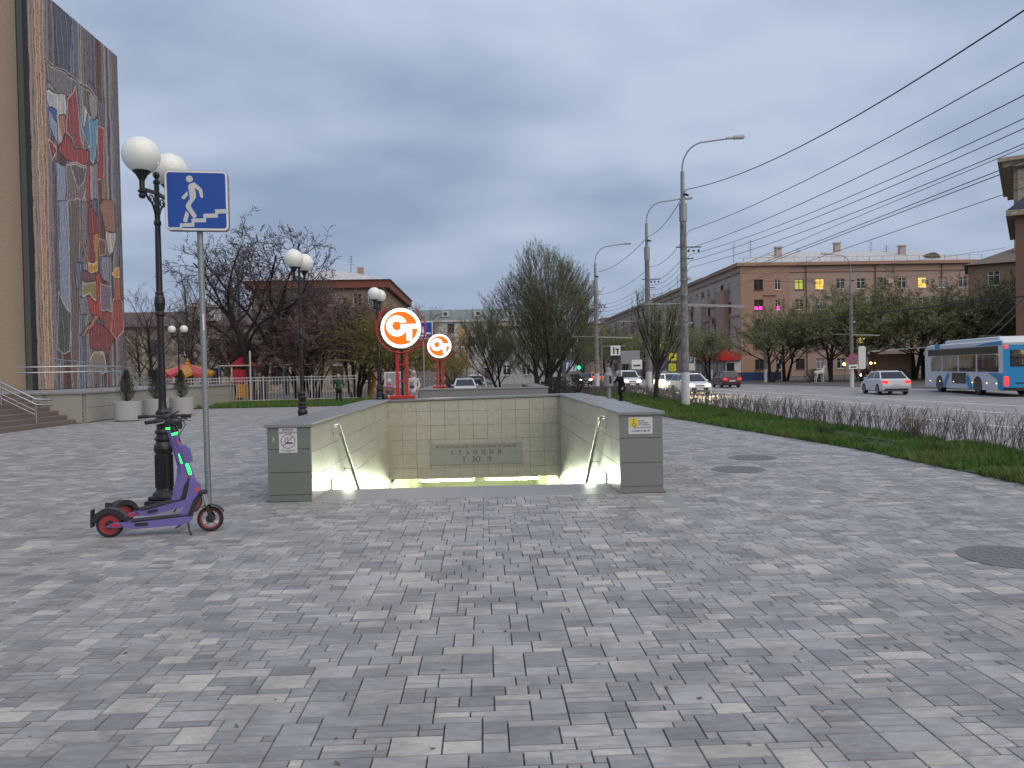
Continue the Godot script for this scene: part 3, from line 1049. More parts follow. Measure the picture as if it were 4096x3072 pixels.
func park_lamp(at: Vector3, turn: float, label: String, globe_r := 0.22) -> Node3D:
	var o := thing("park_lamp", label, "street lamp", at, turn, "black park lamps with two white globes")
	var iron: Material = M.get("black_iron") if M.has("black_iron") else mat("black_iron", lin(0.012, 0.012, 0.014), 0.32, 0.0, T.grain, V(6, 6, 6))
	var opal: Material = M.get("opal") if M.has("opal") else mat("opal", lin(0.74, 0.78, 0.74), 0.18)
	if not o.has_meta("x"):
		opal.subsurf_scatter_enabled = false
	var b := MB.new()
	b.box(V(0, 0.03, 0), V(0.36, 0.06, 0.36), Basis.IDENTITY, 0.01)
	b.box(V(0, 0.085, 0), V(0.3, 0.05, 0.3), Basis.IDENTITY, 0.012)
	b.lathe([Vector2(0.15, 0.1), Vector2(0.14, 0.14), Vector2(0.105, 0.17), Vector2(0.1, 0.2)], 20)
	part("base", b, iron, o)
	b = MB.new()
	b.lathe([Vector2(0.1, 0.19), Vector2(0.098, 0.6), Vector2(0.098, 0.64), Vector2(0.112, 0.66), Vector2(0.118, 0.70), Vector2(0.112, 0.74), Vector2(0.095, 0.77), Vector2(0.085, 0.79), Vector2(0.105, 0.81), Vector2(0.105, 0.83), Vector2(0.085, 0.85), Vector2(0.082, 0.88), Vector2(0.1, 0.9), Vector2(0.1, 0.92), Vector2(0.075, 0.95), Vector2(0.078, 0.99), Vector2(0.098, 1.03), Vector2(0.098, 1.07), Vector2(0.07, 1.1), Vector2(0.085, 1.13), Vector2(0.085, 1.16), Vector2(0.055, 1.2), Vector2(0.05, 1.24), Vector2(0.046, 1.3), Vector2(0.044, 2.36), Vector2(0.062, 2.38), Vector2(0.062, 2.41), Vector2(0.048, 2.43), Vector2(0.06, 2.47), Vector2(0.066, 2.53), Vector2(0.06, 2.6), Vector2(0.048, 2.63), Vector2(0.05, 2.66), Vector2(0.04, 2.68), Vector2(0.034, 3.5), Vector2(0.045, 3.52), Vector2(0.045, 3.55), Vector2(0.034, 3.57), Vector2(0.03, 4.02), Vector2(0.042, 4.03), Vector2(0.042, 4.06), Vector2(0.02, 4.07), Vector2(0.02, 4.09), Vector2(0.036, 4.11), Vector2(0.04, 4.135), Vector2(0.032, 4.165), Vector2(0.0, 4.18)], 20)
	for k in 12:
		var a := TAU * k / 12
		b.tube([V(cos(a) * 0.098, 0.21, sin(a) * 0.098), V(cos(a) * 0.097, 0.62, sin(a) * 0.097)], 0.012, 5)
	part("pole", b, iron, o)
	for s in [-1.0, 1.0]:
		b = MB.new()
		b.tube([V(0, 3.9, 0), V(s * 0.36, 3.87, 0)], 0.018, 8)
		b.bar(V(0, 3.92, 0), V(s * 0.36, 3.89, 0), 0.03, 0.02)
		var sc := []
		for k in 15:
			var t := k / 14.0
			sc.append(V(s * (0.035 + 0.27 * t), 3.6 + 0.3 * pow(t, 0.75) + 0.03 * sin(t * PI * 2.0), 0))
		b.tube(sc, 0.014, 6)
		sc = []
		for k in 15:
			var t := k / 14.0 * TAU * 1.2
			sc.append(V(s * (0.13 + (0.065 - t * 0.006) * cos(t)), 3.8 + (0.065 - t * 0.006) * sin(t), 0))
		b.tube(sc, 0.009, 6)
		part("arm", b, iron, o)
		b = MB.new()
		b.lathe([Vector2(0.0, 3.83), Vector2(0.03, 3.84), Vector2(0.045, 3.87), Vector2(0.03, 3.9), Vector2(0.05, 3.915), Vector2(0.05, 3.93), Vector2(0.03, 3.95), Vector2(0.032, 4.05), Vector2(0.07, 4.12), Vector2(0.105, 4.155), Vector2(0.11, 4.17), Vector2(0.0, 4.17)], 18, Transform3D(Basis.IDENTITY, V(s * 0.36, -0.07, 0)))
		part("lamp_holder", b, iron, o)
		b = MB.new()
		b.sphere(V(s * 0.36, 4.285, 0), Vector3.ONE * globe_r, 32, 20)
		part("globe", b, opal, o)
	return o

func lamps():
	park_lamp(V(-4.06, 0, -9.85), deg_to_rad(86), "black cast iron lamp with two white globes beside the parked scooters")
	park_lamp(V(-4.32, 0, -18.4), deg_to_rad(84), "black cast iron lamp with two white globes left of the stairwell wall")
	park_lamp(V(-3.62, 0, -26.6), deg_to_rad(84), "black cast iron lamp with two white globes behind the red framed round sign")
	var far := park_lamp(V(-17.25, 0, -44.2), deg_to_rad(-8), "small looking black lamp with two white globes behind the planters")
	far.scale = Vector3.ONE * 1.0

func underpass_sign():
	var grey := mat("galvanised", lin(0.34, 0.37, 0.38), 0.45, 0.5, noise_tex("galv", 0.05, 0.75, 1.0, 61, 4), V(2, 2, 2))
	var o := thing("underpass_sign", "square blue sign with white figure walking down stairs on a grey pole", "road sign", V(-3.5, 0, -9.8), deg_to_rad(9))
	var b := MB.new()
	b.tube([V(0, 0, 0), V(-0.02, 3.5, 0)], 0.036, 16)
	part("pole", b, grey, o)
	b = MB.new()
	b.prism(round_rect(0.745, 0.745, 0.06, 6), -0.09, 0.0)
	var box := part("sign_box", b, mat("sign_edge", lin(0.16, 0.17, 0.19), 0.4, 0.3), o)
	box.position = V(-0.03, 3.78, 0.09)
	box.rotation.z = 0.006
	b = MB.new()
	b.prism(round_rect(0.735, 0.735, 0.055, 6), 0.0, 0.003)
	part("white_border", b, mat("sign_white", lin(0.66, 0.69, 0.70), 0.4), box)
	b = MB.new()
	b.prism(round_rect(0.685, 0.685, 0.03, 4), 0.002, 0.005)
	part("blue_panel", b, mat("sign_blue", lin(0.002, 0.06, 0.33), 0.6), box)
	# figure, in units of the photograph's zoom (side 1270 from 180 to 1450)
	var P := func(x, y): return Vector2((x - 825.0) / 1270.0 * 0.735, (828.0 - y) / 1270.0 * 0.735)
	b = MB.new()
	b.prism(circle2(0.041, 20, P.call(692, 372).x, P.call(692, 372).y), 0.004, 0.0075)
	b.prism(PackedVector2Array([P.call(660, 520), P.call(700, 475), P.call(770, 447), P.call(805, 455), P.call(935, 575), P.call(945, 600), P.call(962, 745), P.call(945, 772), P.call(915, 770), P.call(898, 745), P.call(872, 620), P.call(795, 560), P.call(815, 700), P.call(812, 765), P.call(790, 800), P.call(705, 925), P.call(715, 980), P.call(815, 1150), P.call(805, 1190), P.call(770, 1205), P.call(740, 1195), P.call(610, 990), P.call(602, 950), P.call(612, 910), P.call(690, 790)]), 0.004, 0.0075)
	b.prism(PackedVector2Array([P.call(642, 635), P.call(525, 755), P.call(530, 795), P.call(560, 808), P.call(590, 800), P.call(655, 715)]), 0.004, 0.0075)
	b.prism(PackedVector2Array([P.call(605, 1045), P.call(660, 1125), P.call(625, 1275), P.call(595, 1300), P.call(550, 1285), P.call(538, 1250)]), 0.004, 0.0075)
	b.prism(PackedVector2Array([P.call(225, 1410), P.call(472, 1400), P.call(470, 1320), P.call(710, 1310), P.call(708, 1217), P.call(950, 1208), P.call(950, 1112), P.call(1190, 1102), P.call(1190, 1012), P.call(1445, 1003), P.call(1447, 1095), P.call(1245, 1105), P.call(1245, 1190), P.call(1003, 1197), P.call(1005, 1290), P.call(765, 1297), P.call(765, 1388), P.call(517, 1398), P.call(517, 1460), P.call(235, 1468)]), 0.004, 0.0075)
	part("walking_figure", b, mat("figure_grey", lin(0.50, 0.51, 0.52), 0.4), box)
	b = MB.new()
	b.box(V(0.0, 2.28, 0.033), V(0.022, 0.21, 0.004))
	part("sticker", b, M.sign_white, o)
	for y in [3.55, 3.95]:
		b = MB.new()
		b.box(V(-0.02, y, 0.0), V(0.1, 0.03, 0.09), Basis.IDENTITY, 0.004)
		part("clamp", b, grey, o)

func scooter(at: Vector3, turn: float, label: String, bend: float) -> Node3D:
	var o := thing("electric_scooter", label, "scooter", at, turn, "purple rental scooters")
	var first := not M.has("violet")
	if first:
		mat("violet", lin(0.19, 0.15, 0.46), 0.38, 0.0, T.grain, V(5, 5, 5))
		mat("rubber", lin(0.018, 0.018, 0.02), 0.7, 0.0, T.grain, V(9, 9, 9))
		mat("black_plastic", lin(0.022, 0.022, 0.026), 0.42)
		mat("rim_red", lin(0.33, 0.035, 0.035), 0.45)
		mat("reflector_red", lin(0.5, 0.03, 0.03), 0.25)
		mat("badge", lin(0.55, 0.09, 0.03), 0.4)
		glow("green_led", Color(0.16, 1.0, 0.38), 1.9)
		mat("alu", lin(0.45, 0.45, 0.47), 0.3, 0.9)
	# x runs forward, the wheels stand at x = 0 and x = 0.98
	var wheel := func(x: float, spokes: bool):
		var w := MB.new()
		var ax := Transform3D(Basis(Vector3.RIGHT, PI / 2), V(x, 0.128, 0))
		w.lathe([Vector2(0.098, -0.024), Vector2(0.118, -0.026), Vector2(0.128, -0.012), Vector2(0.13, 0.0), Vector2(0.128, 0.012), Vector2(0.118, 0.026), Vector2(0.098, 0.024), Vector2(0.094, 0.0), Vector2(0.098, -0.024)], 32, ax)
		var t := part("wheel", w, M.rubber, o)
		w = MB.new()
		w.lathe([Vector2(0.088, -0.02), Vector2(0.099, -0.022), Vector2(0.099, 0.022), Vector2(0.088, 0.02), Vector2(0.086, 0.0), Vector2(0.088, -0.02)], 32, ax)
		if not spokes: w.lathe([Vector2(0.09, -0.014), Vector2(0.0, -0.014)], 24, ax); w.lathe([Vector2(0.0, 0.014), Vector2(0.09, 0.014)], 24, ax)
		part("rim", w, M.rim_red, t)
		w = MB.new()
		w.lathe([Vector2(0.0, -0.036), Vector2(0.04, -0.034), Vector2(0.046, 0.0), Vector2(0.04, 0.034), Vector2(0.0, 0.036)], 18, ax)
		part("hub", w, M.black_plastic, t)
		if spokes:
			for k in 5:
				for d in [-0.1, 0.1]:
					w = MB.new()
					var a: float = TAU * k / 5 + d + 0.3
					w.bar(V(x + cos(a) * 0.035, 0.128 + sin(a) * 0.035, 0), V(x + cos(a) * 0.09, 0.128 + sin(a) * 0.09, 0), 0.008, 0.012)
					part("spoke", w, M.alu, t)
	wheel.call(0.0, false)
	# deck: a long box beam, higher in front
	var b := MB.new()
	b.prism(PackedVector2Array([Vector2(0.14, 0.105), Vector2(0.26, 0.08), Vector2(0.70, 0.095), Vector2(0.76, 0.12), Vector2(0.78, 0.175), Vector2(0.72, 0.178), Vector2(0.24, 0.148), Vector2(0.12, 0.15)]), -0.085, 0.085)
	part("deck", b, M.violet, o)
	b = MB.new()
	b.prism(PackedVector2Array([Vector2(0.2, 0.153), Vector2(0.77, 0.182), Vector2(0.77, 0.188), Vector2(0.2, 0.160)]), -0.08, 0.08)
	part("deck_mat", b, M.rubber, o)
	for s in [-1.0, 1.0]:
		b = MB.new()
		b.prism(PackedVector2Array([Vector2(-0.03, 0.115), Vector2(0.05, 0.155), Vector2(0.16, 0.15), Vector2(0.24, 0.13), Vector2(0.16, 0.105), Vector2(0.04, 0.10)]), s * 0.055 - 0.012, s * 0.055 + 0.012)
		part("rear_arm", b, M.violet, o)
		b = MB.new()
		b.prism(round_rect(0.1, 0.026, 0.012, 4, 0.06, 0.128), s * 0.07 - 0.004, s * 0.07 + 0.004)
		part("side_reflector", b, M.reflector_red, o)
		b = MB.new()
		b.prism(round_rect(0.13, 0.03, 0.012, 4, 0.31, 0.125), s * 0.088 - 0.004, s * 0.088 + 0.004)
		part("latch_cover", b, M.black_plastic, o)
	# rear fender
	b = MB.new()
	var n := 12
	for k in n:
		var a0 := PI * 0.06 + PI * 0.86 * k / n
		var a1 := PI * 0.06 + PI * 0.86 * (k + 1) / n
		for q in [[0.15, 0.158]]:
			var f := func(a, r, z): return V(cos(a) * r * 1.12, 0.125 + sin(a) * r * 1.08, z)
			b.quad(f.call(a0, q[1], 0.05), f.call(a1, q[1], 0.05), f.call(a1, q[1], -0.05), f.call(a0, q[1], -0.05))
			b.quad(f.call(a0, q[0], -0.05), f.call(a1, q[0], -0.05), f.call(a1, q[0], 0.05), f.call(a0, q[0], 0.05))
			for s in [-1.0, 1.0]:
				var r2 := 0.108 if a0 > 0.3 else 0.13
				if s > 0: b.quad(f.call(a0, r2, 0.05), f.call(a1, r2, 0.05), f.call(a1, q[1], 0.05), f.call(a0, q[1], 0.05))
				else: b.quad(f.call(a0, q[1], -0.05), f.call(a1, q[1], -0.05), f.call(a1, r2, -0.05), f.call(a0, r2, -0.05))
	b.prism(PackedVector2Array([Vector2(-0.17, 0.11), Vector2(-0.15, 0.115), Vector2(-0.15, 0.29), Vector2(-0.165, 0.285)]), -0.05, 0.05)
	part("rear_fender", b, M.black_plastic, o)
	# front: steering tube leans back, fork carries the wheel
	var foot := V(0.80, 0.30, 0)
	var head := V(0.63, 1.02, 0)
	var d := (head - foot).normalized()
	b = MB.new()
	b.prism(PackedVector2Array([Vector2(0.665, 0.17), Vector2(0.735, 0.165), Vector2(0.862, 0.43), Vector2(0.85, 0.50), Vector2(0.80, 0.56), Vector2(0.76, 0.54), Vector2(0.755, 0.46)]), -0.035, 0.035)
	part("neck", b, M.violet, o)
	b = MB.new()
	b.tube([V(0.80, 0.5, 0), head], [0.034, 0.028], 14)
	part("stem", b, M.violet, o)
	b = MB.new()
	b.prism(PackedVector2Array([Vector2(0.735, 0.72), Vector2(0.76, 0.71), Vector2(0.79, 0.73), Vector2(0.765, 0.86), Vector2(0.73, 0.905), Vector2(0.69, 0.90)]), -0.04, 0.04)
	part("phone_box", b, M.violet, o)
	for s in [-1.0, 1.0]:
		b = MB.new()
		b.xf = Transform3D(Basis(Vector3.BACK, 0.27), V(0.757, 0.655, 0))
		b.prism(round_rect(0.03, 0.125, 0.014, 4), s * 0.03 - 0.008, s * 0.03 + 0.008)
		part("led_strip", b, M.green_led, o)
		b = MB.new()
		b.prism(circle2(0.022, 14, 0.835, 0.445), s * 0.036 - 0.002, s * 0.036 + 0.002)
		part("badge", b, M.badge, o)
		b = MB.new()
		b.prism(circle2(0.016, 10, 0.668, 0.93), s * 0.03 - 0.003, s * 0.03 + 0.003)
		b.prism(circle2(0.013, 10, 0.765, 0.235), s * 0.036 - 0.002, s * 0.036 + 0.002)
		part("logo_dot", b, M.badge, o)
	b = MB.new()
	b.tube([head - d * 0.012, head + d * 0.012], 0.033, 14)
	part("led_ring", b, M.green_led, o)
	# turned front end
	var fe := Node3D.new()
	b = MB.new()
	b.tube([head + d * 0.012, head + d * 0.1], [0.034, 0.03], 12)
	b.sphere(head + d * 0.13 + V(0.03, 0, 0), V(0.075, 0.05, 0.06), 16, 10)
	b.box(head + d * 0.1 + V(0.07, -0.02, 0), V(0.05, 0.06, 0.06), Basis.IDENTITY, 0.012)
	part("control_head", b, M.black_plastic, o)
	var hb := head + d * 0.13
	var cr := cos(bend)
	var sr := sin(bend)
	var hp := func(x, y, z): return hb + V(x * cr + z * sr, y, -x * sr + z * cr)
	b = MB.new()
	b.tube([hp.call(-0.05, 0.01, -0.25), hp.call(-0.01, 0.015, -0.14), hp.call(0.02, 0.0, 0), hp.call(-0.01, 0.015, 0.14), hp.call(-0.05, 0.01, 0.25)], 0.014, 10)
	part("handlebar", b, M.black_plastic, o)
	for s in [-1.0, 1.0]:
		b = MB.new()
		b.tube([hp.call(-0.03, 0.012, s * 0.18), hp.call(-0.065, 0.006, s * 0.29)], 0.02, 10)
		part("grip", b, M.rubber, o)
		b = MB.new()
		b.tube([hp.call(0.02, 0.01, s * 0.13), hp.call(0.045, 0.0, s * 0.17), hp.call(0.03, -0.01, s * 0.26)], 0.007, 6)
		part("brake_lever", b, M.alu, o)
		b = MB.new()
		b.tube([hp.call(0.03, 0.02, s * 0.12), hp.call(0.12, -0.04, s * 0.06), hp.call(0.1, -0.14, 0.02), head + V(0.05, -0.1, 0.0)], 0.005, 5)
		part("cable", b, M.black_plastic, o)
	b = MB.new()
	b.box(hp.call(0.03, 0.075, 0.0), V(0.11, 0.012, 0.075), Basis(Vector3.BACK, 0.5), 0.004)
	part("phone_mount", b, M.black_plastic, o)
	# fork, front fender, wheel
	for s in [-1.0, 1.0]:
		b = MB.new()
		b.tube([V(0.895, 0.40, s * 0.045), V(0.925, 0.27, s * 0.045)], 0.014, 8)
		part("shock", b, M.alu, o)
		b = MB.new()
		b.prism(PackedVector2Array([Vector2(0.91, 0.28), Vector2(0.94, 0.28), Vector2(0.965, 0.2), Vector2(1.0, 0.14), Vector2(0.99, 0.11), Vector2(0.965, 0.11), Vector2(0.93, 0.19)]), s * 0.05 - 0.008, s * 0.05 + 0.008)
		part("fork_leg", b, M.black_plastic, o)
	b = MB.new()
	b.box(V(0.885, 0.405, 0), V(0.075, 0.05, 0.12), Basis(Vector3.BACK, 0.22), 0.012)
	part("fork_crown", b, M.black_plastic, o)
	b = MB.new()
	for k in 9:
		var a0 := PI * 0.15 + PI * 0.62 * k / 9
		var a1 := PI * 0.15 + PI * 0.62 * (k + 1) / 9
		var f := func(a, r, z): return V(0.95 + cos(a) * r, 0.128 + sin(a) * r, z)
		b.quad(f.call(a0, 0.152, 0.04), f.call(a1, 0.152, 0.04), f.call(a1, 0.152, -0.04), f.call(a0, 0.152, -0.04))
		b.quad(f.call(a0, 0.145, -0.04), f.call(a1, 0.145, -0.04), f.call(a1, 0.145, 0.04), f.call(a0, 0.145, 0.04))
	part("front_fender", b, M.black_plastic, o)
	b = MB.new()
	b.prism(PackedVector2Array([Vector2(0.76, 0.15), Vector2(0.84, 0.30), Vector2(0.89, 0.40), Vector2(0.87, 0.42), Vector2(0.80, 0.34), Vector2(0.745, 0.2)]), -0.05, 0.05)
	part("folding_joint", b, M.black_plastic, o)
	wheel.call(0.95, true)
	b = MB.new()
	b.tube([V(0.74, 0.13, 0.06), V(0.77, 0.03, 0.13), V(0.79, 0.004, 0.16)], 0.011, 8)
	b.tube([V(0.74, 0.13, 0.02), V(0.62, 0.06, 0.06)], 0.008, 6)
	part("kickstand", b, M.black_plastic, o)
	return o

func scooters():
	scooter(V(-3.79, 0, -7.86), 0.19, "purple electric rental scooter standing nearest the sign pole with green light strip", -0.5)
	scooter(V(-3.90, 0, -8.36), 1.1, "purple electric rental scooter leaning close to the black lamp foot behind the other", 0.5)

func station_sign(at: Vector3, label: String):
	var o := thing("station_sign", label, "sign", at, 0.0, "round glowing station signs")
	var red: Material = M.get("sign_red") if M.has("sign_red") else mat("sign_red", lin(0.45, 0.02, 0.018), 0.45)
	if not M.has("glow_white"):
		glow("glow_white", Color(1.0, 0.985, 0.97), 1.25)
		glow("glow_orange", Color(1.0, 0.40, 0.0), 0.85).albedo_color = lin(0.35, 0.06, 0.0)
		mat("letter_edge", lin(0.30, 0.14, 0.08), 0.6)
	var b := MB.new()
	b.box(V(0, 0.035, 0), V(0.56, 0.07, 0.34), Basis.IDENTITY, 0.012)
	part("foot", b, red, o)
	for x in [-0.105, 0.105]:
		b = MB.new()
		b.box(V(x, 0.58, 0), V(0.07, 1.04, 0.07), Basis.IDENTITY, 0.006)
		part("post", b, red, o)
	for y in [0.4, 0.78]:
		b = MB.new()
		b.box(V(0, y, 0), V(0.15, 0.035, 0.035))
		part("crossbar", b, red, o)
	b = MB.new()
	b.tube([V(0, 0.07, -0.02), V(0, 1.16, -0.02)], 0.028, 10)
	part("inner_pole", b, M.black_iron, o)
	b = MB.new()
	for zz in [-0.09, 0.09]:
		var pts := []
		for k in 41:
			var a := deg_to_rad(128.0 + (412.0 - 128.0) * k / 40.0)
			pts.append(V(cos(a) * 0.56, 1.61 + sin(a) * 0.56, zz))
		b.tube(pts, 0.013, 6)
	for a in [130.0, 180.0, 225.0, 262.0, 278.0, 315.0, 360.0, 410.0]:
		var c := V(cos(deg_to_rad(a)), sin(deg_to_rad(a)), 0)
		b.bar(V(0, 1.61, -0.09) + c * 0.56, V(0, 1.61, 0.09) + c * 0.56, 0.03, 0.03)
		if a in [180.0, 360.0, 225.0, 315.0]: b.bar(V(0, 1.61, 0) + c * 0.44, V(0, 1.61, 0) + c * 0.56, 0.02, 0.02)
	part("ring_frame", b, red, o)
	b = MB.new()
	var dz := Transform3D(Basis(Vector3.RIGHT, PI / 2), V(0, 1.61, 0))
	b.lathe([Vector2(0.452, -0.075), Vector2(0.462, -0.07), Vector2(0.462, 0.07), Vector2(0.452, 0.075)], 48, dz)
	part("drum", b, mat("drum_grey", lin(0.5, 0.5, 0.5), 0.5), o)
	for s in [1.0, -1.0]:
		var face := Transform3D(Basis(Vector3.UP, 0.0 if s > 0 else PI), V(0, 1.61, s * 0.07))
		b = MB.new()
		b.prism(circle2(0.455, 64), 0.0, 0.008, face)
		part("lightbox", b, M.glow_white, o)
		b = MB.new()
		b.prism(circle2(0.382, 64), 0.007, 0.013, face)
		part("orange_light_panel", b, M.glow_orange, o)
		# letters, measured on the photograph with a radius of 305 for the white disc
		var u := 0.455 / 305.0
		var L := func(x, y): return Vector2((x - 490.0) * u, (470.0 - y) * u)
		var cc: Vector2 = L.call(430, 435)
		var arc := PackedVector2Array()
		for k in 41:
			var a := deg_to_rad(21.0 + 317.0 * k / 40)
			arc.append(cc + Vector2(cos(a), sin(a)) * 160 * u)
		for k in 41:
			var a := deg_to_rad(322.0 - 280.0 * k / 40)
			arc.append(cc + Vector2(cos(a), sin(a)) * 70 * u)
		b = MB.new()
		b.prism(arc, 0.012, 0.019, face)
		part("letter_light", b, M.glow_white, o)
		var tp := PackedVector2Array([L.call(484, 404), L.call(746, 404), L.call(746, 486), L.call(668, 486), L.call(668, 668), L.call(572, 668), L.call(572, 486), L.call(484, 486)])
		b = MB.new()
		b.prism(tp, 0.012, 0.021, face)
		part("letter_outline", b, M.letter_edge, o)
		tp = PackedVector2Array([L.call(490, 409), L.call(740, 409), L.call(740, 480), L.call(662, 480), L.call(662, 662), L.call(578, 662), L.call(578, 480), L.call(490, 480)])
		b = MB.new()
		b.prism(tp, 0.02, 0.024, face)
		part("letter_light", b, M.glow_white, o)
	var l := AreaLight3D.new()
	l.name = "sign_light"
	l.light_color = Color(1.0, 0.8, 0.6)
	l.light_energy = 0.5
	l.area_size = Vector2(0.8, 0.8)
	l.shadow_enabled = true
	l.area_range = 30.0
	o.add_child(l)
	l.position = V(0, 1.61, 0.11)
	l.rotation.y = PI

func station_signs():
	station_sign(V(-1.88, 1.005, -17.74), "round orange and white letter sign in red frame on the first stairwell wall")
	station_sign(V(-1.69, 0.98, -29.6), "round orange and white letter sign in red frame on the second stairwell")

func fill_poly(im: Image, poly: Array, c: Color, edge: Color):
	var w := im.get_width()
	var h := im.get_height()
	var y0 := h
	var y1 := 0
	for p in poly:
		y0 = mini(y0, int(p[1])); y1 = maxi(y1, int(p[1]) + 1)
	for y in range(maxi(y0, 0), mini(y1, h)):
		var xs := []
		for i in poly.size():
			var a = poly[i]
			var b = poly[(i + 1) % poly.size()]
			if (a[1] <= y) != (b[1] <= y): xs.append(a[0] + (y - a[1]) * (b[0] - a[0]) / (b[1] - a[1]))
		xs.sort()
		for k in range(0, xs.size() - 1, 2):
			for x in range(maxi(int(xs[k]), 0), mini(int(xs[k + 1]) + 1, w)):
				# folds drawn into the field
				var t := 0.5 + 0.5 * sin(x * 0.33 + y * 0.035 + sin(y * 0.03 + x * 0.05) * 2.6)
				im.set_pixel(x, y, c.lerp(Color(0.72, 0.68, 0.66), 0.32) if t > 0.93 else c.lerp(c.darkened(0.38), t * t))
	for i in poly.size():
		var a = poly[i]
		var b = poly[(i + 1) % poly.size()]
		var n := int(maxf(absf(b[0] - a[0]), absf(b[1] - a[1]))) + 1
		for k in n:
			var x := int(lerpf(a[0], b[0], float(k) / n))
			var y := int(lerpf(a[1], b[1], float(k) / n))
			for q in 4:
				var xx := x + (q & 1)
				var yy := y + (q >> 1)
				if xx >= 0 and yy >= 0 and xx < w and yy < h: im.set_pixel(xx, yy, edge)

func mural_picture() -> ImageTexture:
	var w := 448
	var h := 896
	var im := Image.create(w, h, false, Image.FORMAT_RGB8)
	rng.seed = 8
	var bands := []
	var x := 0
	var cs := [Color8(140, 134, 134), Color8(118, 114, 120), Color8(92, 88, 94), Color8(128, 128, 136), Color8(110, 100, 100), Color8(84, 88, 102), Color8(116, 108, 108), Color8(104, 116, 134), Color8(96, 72, 70)]
	while x < w:
		var bw := rng.randi_range(4, 17)
		var c: Color = cs[rng.randi() % cs.size()]
		if x < 60: c = [Color8(176, 148, 128), Color8(160, 138, 122), Color8(142, 128, 118)][rng.randi() % 3]
		if x > 415: c = Color8(104, 104, 110)
		bands.append([x, bw, c])
		x += bw
	var fn := FastNoiseLite.new()
	fn.seed = 3
	fn.frequency = 0.02
	for b in bands:
		for y in h:
			var off := fn.get_noise_2d(b[0], y) * 3.0
			for i in b[1]:
				var xx := clampi(int(b[0] + i + off), 0, w - 1)
				var t: float = float(i) / b[1]
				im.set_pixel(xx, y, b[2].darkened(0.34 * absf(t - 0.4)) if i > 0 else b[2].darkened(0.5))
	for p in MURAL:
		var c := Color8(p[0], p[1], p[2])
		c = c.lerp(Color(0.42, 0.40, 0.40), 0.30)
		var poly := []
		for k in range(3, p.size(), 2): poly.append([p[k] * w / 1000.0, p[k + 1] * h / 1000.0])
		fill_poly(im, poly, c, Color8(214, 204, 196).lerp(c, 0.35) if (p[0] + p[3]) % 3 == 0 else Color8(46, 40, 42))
	# outlines run unevenly, as they do in hand laid stone
	var w1 := FastNoiseLite.new()
	w1.seed = 17
	w1.frequency = 0.014
	w1.fractal_octaves = 3
	var src := im.duplicate() as Image
	for y in h:
		for xx in w:
			var dx := w1.get_noise_2d(xx, y) * 4.0
			var dy := w1.get_noise_2d(xx + 500.0, y) * 9.0
			im.set_pixel(xx, y, src.get_pixel(clampi(int(xx + dx), 0, w - 1), clampi(int(y + dy), 0, h - 1)))
	# small stones of the mosaic
	for y in h:
		for xx in w:
			var k := 1.0 + 0.3 * (float(hash(Vector2i(xx / 2, y / 2)) % 1000) / 1000.0)
			var c := im.get_pixel(xx, y)
			im.set_pixel(xx, y, Color(c.r * k, c.g * k, c.b * k))
	return ImageTexture.create_from_image(im)

